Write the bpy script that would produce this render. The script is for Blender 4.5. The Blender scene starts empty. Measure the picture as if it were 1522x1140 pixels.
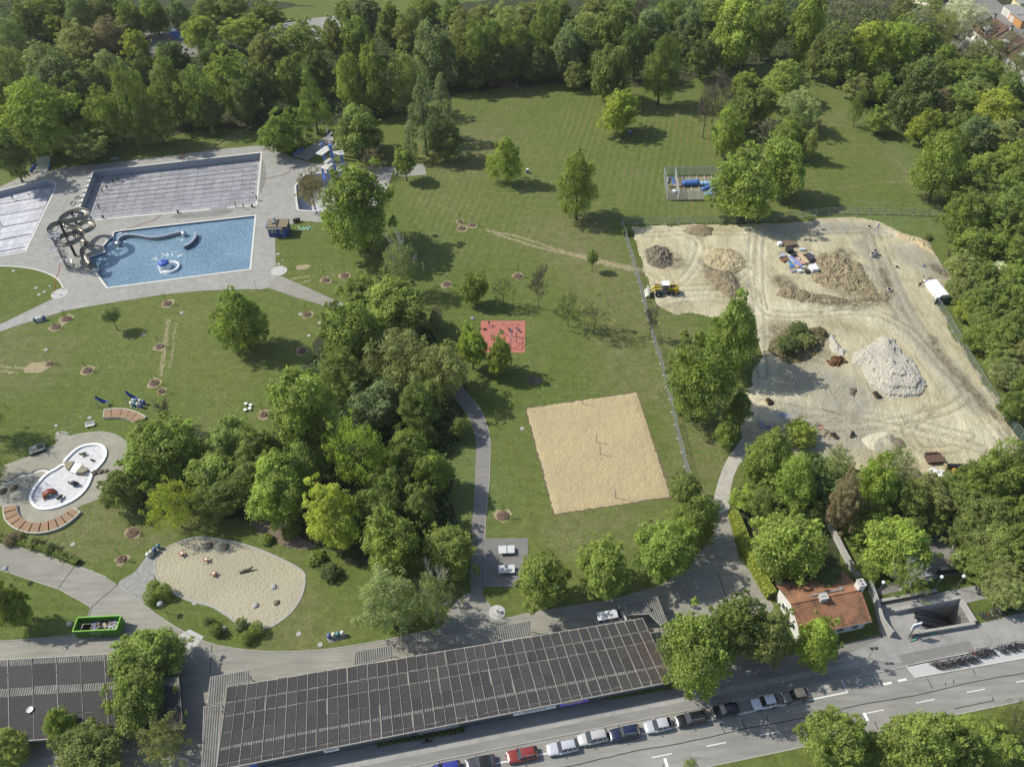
import bpy, bmesh, math, random
import numpy as np
from mathutils import Vector, Matrix
from mathutils.geometry import tessellate_polygon

rnd = random.Random(7)
rng = np.random.default_rng(7)
SC = bpy.context.scene
COL = SC.collection
R = math.radians

# ------------------------------------------------------------------ camera
FPX, PITCH, ROLL, CAMH = 1220.0, R(45.0), R(1.9), 122.0
CX, CY = 761.0, 570.0
FW = Vector((0, math.cos(PITCH), -math.sin(PITCH)))
RT = Vector((1, 0, 0))
DN = Vector((0, -math.sin(PITCH), -math.cos(PITCH)))
XC = math.cos(ROLL) * RT + math.sin(ROLL) * DN
DC = -math.sin(ROLL) * RT + math.cos(ROLL) * DN
CAM = Vector((0, 0, CAMH))
cam_data = bpy.data.cameras.new('camera')
cam_data.sensor_fit = 'HORIZONTAL'
cam_data.sensor_width = 36.0
cam_data.lens = 36.0 * FPX / 1522.0
cam_data.clip_end = 3000
cam = bpy.data.objects.new('camera', cam_data)
COL.objects.link(cam)
mw = Matrix.Identity(4)
for i in range(3):
    mw[i][0] = XC[i]; mw[i][1] = -DC[i]; mw[i][2] = -FW[i]; mw[i][3] = CAM[i]
cam.matrix_world = mw
SC.camera = cam

# ------------------------------------------------------------------ sky, sun, exposure
SH_AZ, SUN_EL = R(-17.0), R(46.0)            # heading of the shadows on the ground, sun height
world = bpy.data.worlds.new('World')
SC.world = world
world.use_nodes = True
wn = world.node_tree
sky = wn.nodes.new('ShaderNodeTexSky')
sky.sky_type = 'NISHITA'
sky.sun_disc = False
sky.sun_elevation = SUN_EL
to_sun = Vector((-math.cos(SH_AZ), -math.sin(SH_AZ), 0))
sky.sun_rotation = math.atan2(to_sun.x, to_sun.y)
sky.air_density = 1.0
sky.dust_density = 1.2
wn.links.new(sky.outputs[0], wn.nodes['Background'].inputs[0])
wn.nodes['Background'].inputs[1].default_value = 0.15
sun_data = bpy.data.lights.new('sun', 'SUN')
sun_data.energy = 4.4
sun_data.angle = R(0.53)
sun_data.color = (1.0, 0.95, 0.86)
sun = bpy.data.objects.new('sun', sun_data)
COL.objects.link(sun)
sun_dir = Vector((to_sun.x * math.cos(SUN_EL), to_sun.y * math.cos(SUN_EL), math.sin(SUN_EL)))
sun.rotation_euler = sun_dir.to_track_quat('Z', 'Y').to_euler()
SC.view_settings.view_transform = 'Standard'
SC.view_settings.look = 'None'
SC.view_settings.exposure = 0.17
SC.view_settings.gamma = 1.0
SC.view_settings.use_curve_mapping = False
SC.render.engine = 'CYCLES'
SC.cycles.max_bounces = 6
SC.cycles.transparent_max_bounces = 8

# ------------------------------------------------------------------ helpers: places
def G(x, y, z=0.0):
    """the point at height z that stands at this spot of the photographed ground plan"""
    d = FW + (x - CX) / FPX * XC + (y - CY) / FPX * DC
    t = (z - CAMH) / d.z
    return CAM + d * t

def depth_of(P):
    return (P - CAM).dot(FW)

SU = Vector((math.cos(R(9.3)), math.sin(R(9.3)), 0))      # along the street
SN = Vector((-math.sin(R(9.3)), math.cos(R(9.3)), 0))     # across it
def S(u, n, z=0.0):
    return SU * u + SN * n + Vector((0, 0, z))
def toS(P):
    return P.dot(SU), P.dot(SN)
def heading(p, q):
    a = G(*q) - G(*p)
    return math.atan2(a.y, a.x)

def smooth(pts, closed=False, k=6):
    P = [Vector((p[0], p[1], 0)) for p in pts]
    n = len(P); out = []
    rngi = range(n) if closed else range(n - 1)
    for i in rngi:
        if closed:
            a, b, c, d = P[(i - 1) % n], P[i], P[(i + 1) % n], P[(i + 2) % n]
        else:
            a, b, c, d = P[max(i - 1, 0)], P[i], P[i + 1], P[min(i + 2, n - 1)]
        for j in range(k):
            t = j / k
            v = 0.5 * ((2 * b) + (c - a) * t + (2 * a - 5 * b + 4 * c - d) * t * t + (3 * b - a - 3 * c + d) * t ** 3)
            out.append((v.x, v.y))
    if not closed:
        out.append((P[-1].x, P[-1].y))
    return out

def jitter_world(P, step, amp, seed=0):
    r = random.Random(seed); out = []
    n = len(P)
    for i in range(n):
        a, b = P[i], P[(i + 1) % n]
        L = (b - a).length
        m = max(1, int(L / step))
        for j in range(m):
            p = a.lerp(b, j / m)
            out.append(p + Vector((r.gauss(0, amp), r.gauss(0, amp), 0)))
    return out

# ------------------------------------------------------------------ helpers: meshes
class MB:
    def __init__(s):
        s.v = []; s.f = []
    def quad(s, a, b, c, d):
        i = len(s.v); s.v += [tuple(a), tuple(b), tuple(c), tuple(d)]; s.f.append((i, i + 1, i + 2, i + 3)); return s
    def tri(s, a, b, c):
        i = len(s.v); s.v += [tuple(a), tuple(b), tuple(c)]; s.f.append((i, i + 1, i + 2)); return s
    def ngon(s, P):
        i = len(s.v); s.v += [tuple(p) for p in P]; s.f.append(tuple(range(i, i + len(P)))); return s
    def box(s, c, d, rz=0.0, tilt=None):
        cx, cy, cz = c; hx, hy, hz = d[0] / 2, d[1] / 2, d[2] / 2
        i = len(s.v); ca, sa = math.cos(rz), math.sin(rz)
        for z in (-hz, hz):
            for x, y in ((-hx, -hy), (hx, -hy), (hx, hy), (-hx, hy)):
                p = Vector((x, y, z))
                if tilt: p = tilt @ p
                s.v.append((cx + p.x * ca - p.y * sa, cy + p.x * sa + p.y * ca, cz + p.z))
        for q in ((0, 3, 2, 1), (4, 5, 6, 7), (0, 1, 5, 4), (1, 2, 6, 5), (2, 3, 7, 6), (3, 0, 4, 7)):
            s.f.append(tuple(i + k for k in q))
        return s
    def rings(s, rings, caps=True, closed=True):
        i = len(s.v); n = len(rings[0])
        for r in rings: s.v += [tuple(p) for p in r]
        for k in range(len(rings) - 1):
            for j in range(n if closed else n - 1):
                a = i + k * n + j; b = i + k * n + (j + 1) % n
                s.f.append((a, b, b + n, a + n))
        if caps:
            s.f.append(tuple(i + j for j in reversed(range(n))))
            s.f.append(tuple(i + (len(rings) - 1) * n + j for j in range(n)))
        return s
    def tube(s, pts, r, n=6, closed=False, caps=True):
        P = [Vector(p) for p in pts]; m = len(P); rs = r if isinstance(r, (list, tuple)) else [r] * m
        rings = []; up = None
        for k in range(m):
            if closed: t = P[(k + 1) % m] - P[k - 1]
            else: t = P[min(k + 1, m - 1)] - P[max(k - 1, 0)]
            if t.length < 1e-9: t = Vector((0, 0, 1))
            t.normalize()
            if up is None:
                up = Vector((0, 0, 1)) if abs(t.z) < 0.9 else Vector((1, 0, 0))
            x = t.cross(up)
            if x.length < 1e-6: x = t.cross(Vector((0, 1, 0)))
            x.normalize(); y = t.cross(x).normalized(); up = -y if abs(t.z) >= .9 else Vector((0, 0, 1))
            rings.append([P[k] + x * rs[k] * math.cos(a) + y * rs[k] * math.sin(a) for a in [2 * math.pi * j / n for j in range(n)]])
        if closed:
            rings.append(rings[0]); caps = False
        return s.rings(rings, caps)
    def cyl(s, a, b, r0, r1=None, n=8):
        return s.tube([a, b], [r0, r0 if r1 is None else r1], n)
    def lathe(s, prof, c=(0, 0, 0), n=16, caps=True):
        rings = [[(c[0] + r * math.cos(2 * math.pi * j / n), c[1] + r * math.sin(2 * math.pi * j / n), c[2] + z) for j in range(n)] for r, z in prof]
        return s.rings(rings, caps)
    def prism(s, P, z0, z1):
        P = [Vector((p[0], p[1], 0)) for p in P]
        area = sum(P[i].x * P[(i + 1) % len(P)].y - P[(i + 1) % len(P)].x * P[i].y for i in range(len(P)))
        if area < 0: P.reverse()
        i = len(s.v); n = len(P)
        s.v += [(p.x, p.y, z0) for p in P] + [(p.x, p.y, z1) for p in P]
        for j in range(n):
            k = (j + 1) % n
            s.f.append((i + j, i + k, i + n + k, i + n + j))
        for t in tessellate_polygon([P]):
            a, b, c = t
            nz = (P[b] - P[a]).cross(P[c] - P[a]).z
            if nz < 0: b, c = c, b
            s.f.append((i + n + a, i + n + b, i + n + c)); s.f.append((i + a, i + c, i + b))
        return s
    def sheet(s, outer, holes=(), z=0.0):
        loops = [[Vector((p[0], p[1], 0)) for p in outer]] + [[Vector((p[0], p[1], 0)) for p in h] for h in holes]
        flat = [p for l in loops for p in l]
        i = len(s.v); s.v += [(p.x, p.y, z) for p in flat]
        for a, b, c in tessellate_polygon(loops):
            nz = (flat[b] - flat[a]).cross(flat[c] - flat[a]).z
            if nz < 0: b, c = c, b
            s.f.append((i + a, i + b, i + c))
        return s
    def strip(s, pts, w, z0, z1):
        """a kerb or a painted band along world points"""
        P = [Vector((p[0], p[1], 0)) for p in pts]; m = len(P); i = len(s.v)
        for k in range(m):
            t = (P[min(k + 1, m - 1)] - P[max(k - 1, 0)]).normalized(); nrm = Vector((-t.y, t.x, 0))
            for sd, z in ((-1, z0), (-1, z1), (1, z1), (1, z0)):
                q = P[k] + nrm * sd * w / 2; s.v.append((q.x, q.y, z))
        for k in range(m - 1):
            a = i + k * 4
            for j in range(3): s.f.append((a + j, a + j + 1, a + j + 5, a + j + 4))
        s.f.append((i, i + 1, i + 2, i + 3)); a = i + (m - 1) * 4; s.f.append((a + 3, a + 2, a + 1, a))
        return s
    def mesh(s, name, mat=None, shade=False):
        me = bpy.data.meshes.new(name); me.from_pydata(s.v, [], s.f); me.update()
        if shade: me.shade_smooth()
        if mat: me.materials.append(mat)
        return me
    def build(s, name, mat, parent=None, shade=False, loc=None, rz=0.0):
        return obj(name, s.mesh(name, mat, shade), parent, loc, rz)

def obj(name, me, parent=None, loc=None, rz=0.0, scale=None, color=None):
    o = bpy.data.objects.new(name, me); COL.objects.link(o)
    if parent: o.parent = parent
    if loc is not None: o.location = loc
    if rz: o.rotation_euler = (0, 0, rz)
    if scale is not None: o.scale = scale
    if color is not None: o.color = (*color, 1)
    return o

def tag(o, label, cat=None, group=None, kind=None):
    o['label'] = label
    if cat: o['category'] = cat
    if group: o['group'] = group
    if kind: o['kind'] = kind
    return o

def thing(name, label, cat, loc=(0, 0, 0), rz=0.0, group=None):
    o = bpy.data.objects.new(name, None); COL.objects.link(o)
    o.empty_display_size = 0.3
    o.location = loc; o.rotation_euler = (0, 0, rz)
    return tag(o, label, cat, group)

def dup(root, loc=None, rz=None, label=None, group=None, color=None):
    def cp(o, par):
        c = o.copy(); COL.objects.link(c); c.parent = par
        if color is not None and o.get('painted'): c.color = (*color, 1)
        for ch in o.children: cp(ch, c)
        return c
    r = cp(root, None)
    if loc is not None: r.location = loc
    if rz is not None: r.rotation_euler = (0, 0, rz)
    if label: r['label'] = label
    if group: r['group'] = group
    return r

# ------------------------------------------------------------------ helpers: materials
class NT:
    def __init__(s, name):
        s.m = bpy.data.materials.new(name); s.m.use_nodes = True
        s.t = s.m.node_tree; s.b = s.t.nodes['Principled BSDF']; s.out = s.t.nodes['Material Output']
        s.b.inputs['Roughness'].default_value = 0.85
        s.b.inputs['Specular IOR Level'].default_value = 0.25
    def put(s, sock, val):
        if isinstance(val, bpy.types.NodeSocket): s.t.links.new(val, sock)
        elif isinstance(val, (tuple, list)) and len(val) == 3 and sock.type == 'RGBA': sock.default_value = (*val, 1)
        else: sock.default_value = val
    def n(s, typ, ins=None, **attrs):
        nd = s.t.nodes.new('ShaderNode' + typ)
        for k, v in attrs.items(): setattr(nd, k, v)
        for k, v in (ins or {}).items(): s.put(nd.inputs[k], v)
        return nd
    def pos(s): return s.n('TexCoord').outputs['Object']
    def noise(s, scale, detail=3, rough=0.55, vec=None, dist=0.0):
        return s.n('TexNoise', {'Vector': vec if vec is not None else s.pos(), 'Scale': scale, 'Detail': detail, 'Roughness': rough, 'Distortion': dist}).outputs[0]
    def ramp(s, f, a, b, lo=0.0, hi=1.0):
        return s.n('MapRange', {'Value': f, 'From Min': a, 'From Max': b, 'To Min': lo, 'To Max': hi}).outputs[0]
    def mix(s, f, a, b, mode='MIX'):
        nd = s.n('Mix', data_type='RGBA', blend_type=mode)
        s.put(nd.inputs[0], f); s.put(nd.inputs[6], a); s.put(nd.inputs[7], b)
        return nd.outputs[2]
    def math(s, op, a, b=0.5):
        nd = s.n('Math', operation=op); s.put(nd.inputs[0], a); s.put(nd.inputs[1], b); return nd.outputs[0]
    def scaled(s, vec, sc, rot=(0, 0, 0)):
        return s.n('Mapping', {'Vector': vec, 'Scale': sc, 'Rotation': rot}).outputs[0]
    def grey(s, col, f, lo, hi):
        """multiply a colour by lo..hi following factor f"""
        g = s.ramp(f, 0.25, 0.75, lo, hi)
        c = s.n('CombineColor'); [s.put(c.inputs[k], g) for k in range(3)]
        return s.mix(1.0, col, c.outputs[0], 'MULTIPLY')
    def bump(s, h, strength=0.4, dist=0.1):
        nd = s.n('Bump', {'Height': h, 'Strength': strength, 'Distance': dist})
        s.t.links.new(nd.outputs[0], s.b.inputs['Normal'])
    def col(s, c): s.put(s.b.inputs['Base Color'], c); return s
    def done(s, rough=None, spec=None, metal=None):
        if rough is not None: s.b.inputs['Roughness'].default_value = rough
        if spec is not None: s.b.inputs['Specular IOR Level'].default_value = spec
        if metal is not None: s.b.inputs['Metallic'].default_value = metal
        return s.m

def plain(name, c, rough=0.8, var=0.12, scale=2.0, bump=0.0, spec=0.25, metal=0.0, objcol=False, c2=None, detail=4):
    t = NT(name)
    base = t.n('ObjectInfo').outputs['Color'] if objcol else c
    f = t.noise(scale, detail, 0.6)
    if c2 is not None: base = t.mix(t.ramp(f, 0.35, 0.65), c, c2)
    t.col(t.grey(base, t.noise(scale * 3.1, detail, 0.6), 1 - var, 1 + var))
    if bump: t.bump(t.noise(scale * 4, 4, 0.7), bump, 0.05)
    return t.done(rough, spec, metal)

MAT = {}
def mat_lawn(name, attrs=True):
    t = NT(name); p = t.pos()
    at = (lambda k: t.n('Attribute', attribute_name=k).outputs['Fac'])
    big, mid, fine = t.noise(0.018, 3), t.noise(0.11, 4, 0.6), t.noise(1.6, 5, 0.7)
    c = t.mix(t.ramp(big, 0.35, 0.65), (0.088, 0.124, 0.025), (0.118, 0.140, 0.036))
    c = t.mix(t.ramp(mid, 0.52, 0.76, 0, 0.5), c, (0.145, 0.150, 0.056))
    w0 = t.n('TexWave', {'Vector': t.scaled(p, (1, 1, 1), (0, 0, R(3))), 'Scale': 0.17, 'Distortion': 2.0, 'Detail': 2, 'Detail Scale': 0.3}, wave_type='BANDS', bands_direction='Y').outputs['Fac']
    c = t.mix(t.ramp(w0, 0.5, 1.0, 0, 0.20), c, (0.135, 0.155, 0.050))
    if attrs:
        w1 = t.n('TexWave', {'Vector': t.scaled(p, (1, 1, 1), (0, 0, R(14))), 'Scale': 0.16, 'Distortion': 2.6, 'Detail': 3, 'Detail Scale': 0.2}, wave_type='BANDS', bands_direction='X').outputs['Fac']
        w2 = t.n('TexWave', {'Vector': t.scaled(p, (1, 1, 1), (0, 0, R(4))), 'Scale': 0.21, 'Distortion': 2.0, 'Detail': 3, 'Detail Scale': 0.2}, wave_type='BANDS', bands_direction='Y').outputs['Fac']
        msk = t.ramp(t.noise(0.016, 2), 0.45, 0.55)
        wf = t.n('Mix', {0: msk, 2: w1, 3: w2}, data_type='FLOAT').outputs[0]
        st = t.math('MULTIPLY', t.ramp(wf, 0.45, 0.95, 0, 0.60), t.math('MULTIPLY', at('mown'), t.ramp(t.noise(.05, 3), .3, .6, .35, 1)))
        c = t.mix(st, c, (0.158, 0.162, 0.064))
        c = t.mix(t.math('MULTIPLY', at('dry'), t.ramp(t.noise(0.45, 5, 0.7), 0.36, 0.62, 0.05, 0.70)), c, (0.165, 0.150, 0.070))
        c = t.mix(t.math('MULTIPLY', at('long'), t.ramp(t.noise(0.3, 4), 0.35, 0.6, 0.2, 0.9)), c, (0.112, 0.150, 0.046))
    c = t.grey(c, fine, 0.68, 1.30)
    c = t.grey(c, t.noise(0.5, 4, .65), 0.78, 1.20)
    c = t.mix(t.ramp(t.noise(0.23, 5, .7), 0.60, 0.72, 0, .55), c, (0.060, 0.100, 0.022))
    vor = t.n('TexVoronoi', {'Vector': p, 'Scale': 2.1})
    sep = t.n('SeparateColor', {'Color': vor.outputs['Color']})
    dot = t.math('MULTIPLY', t.math('LESS_THAN', vor.outputs['Distance'], 0.22), t.math('GREATER_THAN', sep.outputs[0], 0.35))
    patch = t.ramp(t.noise(0.07, 4, 0.65), 0.49, 0.60)
    c = t.mix(t.math('MULTIPLY', t.math('MULTIPLY', dot, patch), 0.42), c, (0.46, 0.48, 0.38))
    t.col(c); t.bump(fine, 0.6, 0.15)
    return t.done(0.9, 0.15)

def mat_paving(name, c, c2, brick=(0.5, 0.25), amt=0.10, rot=9.0, stain=0.18):
    t = NT(name); p = t.scaled(t.pos(), (1, 1, 1), (0, 0, R(-rot)))
    b = t.n('TexBrick', {'Vector': p, 'Color1': (1, 1, 1), 'Color2': (0.86, 0.86, 0.86), 'Mortar': (1 - amt * 3,) * 3, 'Scale': 1.0, 'Mortar Size': 0.02, 'Brick Width': brick[0], 'Row Height': brick[1]})
    base = t.mix(t.ramp(t.noise(0.12, 4, 0.6), 0.35, 0.68), c, c2)
    base = t.mix(0.75, base, b.outputs['Color'], 'MULTIPLY')
    base = t.grey(base, t.noise(0.6, 5, 0.65), 1 - stain, 1 + stain)
    base = t.grey(base, t.noise(6, 3, 0.7), 0.93, 1.07)
    t.col(base); return t.done(0.85, 0.25)

def mat_asphalt(name, c, c2, crack=True, stain=0.15):
    t = NT(name); p = t.pos()
    base = t.mix(t.ramp(t.noise(0.07, 4, 0.6), 0.35, 0.65), c, c2)
    st = t.noise(0.8, 4, 0.6, t.scaled(p, (0.25, 1.6, 1), (0, 0, R(-9))))
    base = t.grey(base, st, 1 - stain, 1 + stain)
    base = t.grey(base, t.noise(9, 3, 0.8), 0.90, 1.10)
    if crack:
        v = t.n('TexVoronoi', {'Vector': t.n('VectorMath', {0: p, 1: t.n('TexNoise', {'Vector': p, 'Scale': 0.5}).outputs[1]}, operation='ADD').outputs[0], 'Scale': 0.09}, feature='DISTANCE_TO_EDGE').outputs['Distance']
        k = t.math('MULTIPLY', t.math('LESS_THAN', v, 0.0045), t.ramp(t.noise(0.05, 2), 0.5, 0.6))
        base = t.mix(t.math('MULTIPLY', k, 0.55), base, (0.03, 0.03, 0.03))
    t.col(base); t.bump(t.noise(14, 3, 0.8), 0.25, 0.03)
    return t.done(0.85, 0.25)

MAT['lawn'] = mat_lawn('lawn_grass', False)
MAT['lawnfield'] = mat_lawn('lawn_grass_field', True)
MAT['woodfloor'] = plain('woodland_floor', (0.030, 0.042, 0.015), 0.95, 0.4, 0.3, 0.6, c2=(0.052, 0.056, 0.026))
MAT['deck'] = mat_paving('concrete_paving', (0.285, 0.280, 0.248), (0.33, 0.323, 0.288), (0.6, 0.3), 0.06)
MAT['slabs'] = mat_paving('light_paving', (0.30, 0.29, 0.265), (0.36, 0.35, 0.32), (0.5, 0.5), 0.12)
MAT['gravelpave'] = mat_paving('washed_paving', (0.30, 0.285, 0.22), (0.35, 0.33, 0.26), (0.2, 0.2), 0.14)
MAT['road'] = mat_asphalt('road_asphalt', (0.225, 0.220, 0.195), (0.262, 0.256, 0.228), False, .2)
MAT['parkroad'] = mat_asphalt('park_asphalt', (0.225, 0.214, 0.178), (0.28, 0.268, 0.225), False, .2)
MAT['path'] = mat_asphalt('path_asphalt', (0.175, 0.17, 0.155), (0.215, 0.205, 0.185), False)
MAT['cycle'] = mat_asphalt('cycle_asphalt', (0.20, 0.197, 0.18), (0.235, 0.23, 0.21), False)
MAT['gravel'] = plain('light_gravel', (0.30, 0.295, 0.27), 0.95, 0.25, 1.5, 0.5, c2=(0.22, 0.22, 0.2))
MAT['concrete'] = plain('concrete', (0.42, 0.41, 0.38), 0.85, 0.15, 1.2, 0.1)
MAT['kerb'] = plain('kerb_stone', (0.33, 0.32, 0.285), 0.85, 0.2, 1.0)
MAT['rim'] = plain('pool_rim', (0.54, 0.53, 0.465), 0.6, 0.1, 1.0)
MAT['white'] = plain('white_paint', (0.74, 0.74, 0.72), 0.55, 0.05, 1.5)
MAT['paint'] = plain('road_paint', (0.66, 0.65, 0.60), 0.7, 0.18, 3.0)
MAT['tar'] = plain('tar_joint', (0.035, 0.035, 0.035), 0.8, 0.2, 1.0)
MAT['dark'] = plain('dark_metal', (0.03, 0.032, 0.035), 0.5, 0.15, 2)
MAT['steel'] = plain('galvanised_steel', (0.50, 0.51, 0.52), 0.38, 0.15, 1.0, metal=0.85, spec=0.5)
MAT['greysteel'] = plain('grey_metal', (0.24, 0.25, 0.26), 0.5, 0.12, 1.0)
MAT['blue'] = plain('blue_paint', (0.055, 0.12, 0.42), 0.5, 0.12, 1.0)
MAT['bluesteel'] = plain('pale_blue_paint', (0.11, 0.20, 0.48), 0.5, 0.1, 1.0)
MAT['bark'] = plain('bark', (0.085, 0.07, 0.05), 0.95, 0.3, 2.0, 0.5)
MAT['greybark'] = plain('grey_twigs', (0.13, 0.115, 0.09), 0.95, 0.25, 2.0)
MAT['birch'] = plain('birch_bark', (0.50, 0.48, 0.42), 0.8, 0.4, 2.0)
MAT['wood'] = plain('bleached_wood', (0.40, 0.32, 0.20), 0.8, 0.2, 2.0)
MAT['mulch'] = plain('bark_mulch', (0.095, 0.062, 0.042), 0.95, 0.45, 3.0, 0.8, c2=(0.16, 0.11, 0.08))
MAT['drysoil'] = plain('dry_soil', (0.335, 0.285, 0.17), 0.95, 0.25, 1.5, 0.5, c2=(0.25, 0.215, 0.12))
MAT['drygrass'] = plain('worn_grass', (0.19, 0.175, 0.085), 0.95, 0.3, 0.8, 0.3, c2=(0.125, 0.135, 0.05))
MAT['longgrass'] = plain('unmown_grass', (0.070, 0.115, 0.024), 0.95, 0.35, 0.5, 0.7, c2=(0.115, 0.135, 0.045))
MAT['patchy'] = plain('patchy_ground', (0.105, 0.115, 0.038), 0.95, 0.25, 0.6, 0.4, c2=(0.175, 0.150, 0.078))

def mat_leaf():
    t = NT('foliage')
    c = t.n('ObjectInfo').outputs['Color']
    a = t.n('Attribute', attribute_name='var').outputs['Fac']
    c = t.grey(c, a, 0.60, 1.42)
    c = t.mix(t.ramp(t.noise(0.9, 2), 0.45, 0.7, 0, 0.35), c, t.mix(1.0, c, (1.18, 1.08, 0.85), 'MULTIPLY'))
    d = t.n('BsdfDiffuse', {'Color': c}); tr = t.n('BsdfTranslucent', {'Color': t.mix(1.0, c, (0.95, 1.0, 0.5), 'MULTIPLY')})
    gl = t.n('BsdfGlossy', {'Color': (1, 1, 1), 'Roughness': 0.6})
    m1 = t.n('AddShader', {0: d.outputs[0], 1: tr.outputs[0]})
    m2 = t.n('MixShader', {0: 0.012, 1: m1.outputs[0], 2: gl.outputs[0]})
    t.t.links.new(m2.outputs[0], t.out.inputs[0])
    return t.m
MAT['leaf'] = mat_leaf()
# ------------------------------------------------------------------ the ground plan
P50 = [(140, 255.4), (387.5, 228), (380, 304.5), (111.5, 329.5)]
LEFTPOOL = [(-70, 303), (0, 284.5), (39.5, 274.5), (69.7, 268.5), (79, 271), (82, 274.5), (79, 285), (43.4, 360), (37, 373.4), (0, 380.8), (-70, 394)]
LEISURE = [(378.5, 321.5), (371, 400), (160.7, 427.5), (144, 405), (130, 385), (157, 375), (154.5, 366), (162, 357), (169.5, 352), (170, 346), (176, 344.5), (213, 340)]
DIVEPOOL = [(454, 260), (440, 277), (442, 300), (444, 312), (480, 315), (540, 308), (545, 262), (500, 257)]
PIT = [(1341, 913), (1424, 897), (1444, 929), (1352, 943)]
def W(px, z=0.0): return [G(x, y, z) for x, y in px]
def pull(P, k):
    """shrink a world polygon towards its middle by k metres along each corner's bisector"""
    n = len(P); out = []
    ar = sum(P[i].x * P[(i + 1) % n].y - P[(i + 1) % n].x * P[i].y for i in range(n))
    sg = 1 if ar > 0 else -1
    for i in range(n):
        a, b, c = P[i - 1], P[i], P[(i + 1) % n]
        t1 = (b - a).normalized(); t2 = (c - b).normalized()
        n1 = Vector((-t1.y, t1.x, 0)) * sg; n2 = Vector((-t2.y, t2.x, 0)) * sg
        m = (n1 + n2); m = m / max(0.35, m.dot(n1)) if m.length > 1e-6 else n1
        out.append(b + m * k)
    return out
POOLS = [W(q) for q in (P50, LEFTPOOL, LEISURE, DIVEPOOL)]
PITW = W(PIT)

def sheet(name, P, z, mat, label, cat, holes=(), kind='structure'):
    o = MB().sheet(P, holes, z).build(name, mat)
    return tag(o, label, cat, None, kind)

big = [Vector((-900, -250, 0)), Vector((900, -250, 0)), Vector((900, 1500, 0)), Vector((-900, 1500, 0))]
sheet('ground', big, 0.0, MAT['lawn'], 'green lawn of the park with daisies and worn patches', 'lawn', POOLS + [PITW])
def vnoise(x, y, seed):
    r = np.random.default_rng(seed); T = r.random((256, 256))
    xi = np.floor(x).astype(int); yi = np.floor(y).astype(int); fx = x - xi; fy = y - yi
    fx = fx * fx * (3 - 2 * fx); fy = fy * fy * (3 - 2 * fy)
    a = T[xi % 256, yi % 256]; b = T[(xi + 1) % 256, yi % 256]; c = T[xi % 256, (yi + 1) % 256]; d = T[(xi + 1) % 256, (yi + 1) % 256]
    return (a * (1 - fx) + b * fx) * (1 - fy) + (c * (1 - fx) + d * fx) * fy
def fbm(x, y, sc, octv=4, seed=1):
    s = 0; a = .5
    for k in range(octv):
        s = s + a * vnoise(x * sc + 91.3 * k, y * sc + 17.7 * k, seed + k); sc *= 2.1; a *= .5
    return s / (1 - .5 ** octv)
def inside(X, Y, P):
    m = np.zeros(X.shape, bool); n = len(P)
    for i in range(n):
        x1, y1, x2, y2 = P[i].x, P[i].y, P[(i + 1) % n].x, P[(i + 1) % n].y
        c = ((y1 > Y) != (y2 > Y)) & (X < (x2 - x1) * (Y - y1) / (y2 - y1 + 1e-12) + x1); m ^= c
    return m
def dist_to(X, Y, pts, closed=True):
    d = np.full(X.shape, 1e9); n = len(pts)
    for i in range(n if closed else n - 1):
        a, b = pts[i], pts[(i + 1) % n]; vx, vy = b.x - a.x, b.y - a.y
        t = np.clip(((X - a.x) * vx + (Y - a.y) * vy) / (vx * vx + vy * vy + 1e-12), 0, 1)
        d = np.minimum(d, np.hypot(X - a.x - t * vx, Y - a.y - t * vy))
    return d
# the lawn itself: one broad sheet whose dryness, mowing and rough verges vary over the park
def band_attr(runs, soft=1.5):
    def fn(X, Y):
        s = np.zeros(X.shape)
        for pts, w in runs:
            P = W(smooth(pts, False, 5)) if len(pts) > 1 else W([pts[0], (pts[0][0] + .5, pts[0][1])])
            d = dist_to(X, Y, P, False); s = np.maximum(s, np.clip(soft - d / w, 0, 1))
        return s
    return fn
L_mown = lambda X, Y: np.clip(dist_to(X, Y, MOWN) / 6, 0, 1) * inside(X, Y, MOWN)
MOWN = W(smooth([(595, 255), (665, 145), (800, 128), (880, 140), (1000, 150), (1060, 120), (1180, 110), (1240, 180), (1210, 230), (1230, 300), (1100, 326), (930, 330), (925, 380), (700, 400), (640, 380), (600, 330)], True))
L_dry = band_attr([([(850, 350), (890, 400), (930, 470), (955, 560)], 9), ([(1010, 500), (1050, 600), (1045, 690)], 6), ([(90, 800), (150, 780), (230, 790)], 7), ([(0, 520), (40, 545)], 9), ([(850, 790), (960, 780)], 5), ([(680, 240), (720, 200)], 9), ([(1230, 180), (1255, 175)], 4), ([(1330, 225), (1360, 270), (1390, 300)], 4), ([(400, 840), (450, 920), (420, 960)], 4), ([(860, 330), (800, 350)], 5), ([(60, 900), (100, 915)], 4), ([(815, 345), (870, 375), (930, 392)], 4), ([(1010, 630), (1025, 700), (1040, 740)], 4)])
L_long = band_attr([([(1190, 100), (1260, 130), (1310, 190), (1370, 240), (1400, 330)], 6), ([(1240, 320), (1330, 330), (1400, 345)], 5), ([(560, 640), (700, 700), (690, 780)], 6)])
LR = [Vector((-235, 15, 0)), Vector((235, 15, 0)), Vector((235, 385, 0)), Vector((-235, 385, 0))]
lx, ly = np.meshgrid(np.arange(-234, 235, 1.5), np.arange(16, 385, 1.5), indexing='ij')
bad = np.zeros(lx.shape, bool)
for q in POOLS + [PITW]: bad |= inside(lx, ly, pull(q, -2.2))
idx = np.arange(lx.size).reshape(lx.shape); kp = ~(bad[:-1, :-1] | bad[1:, :-1] | bad[:-1, 1:] | bad[1:, 1:])
ff = np.stack([idx[:-1, :-1][kp], idx[1:, :-1][kp], idx[1:, 1:][kp], idx[:-1, 1:][kp]], 1)
me = bpy.data.meshes.new('lawn'); me.from_pydata(np.stack([lx.ravel(), ly.ravel(), np.full(lx.size, .010)], 1).tolist(), [], ff.tolist()); me.update()
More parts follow.
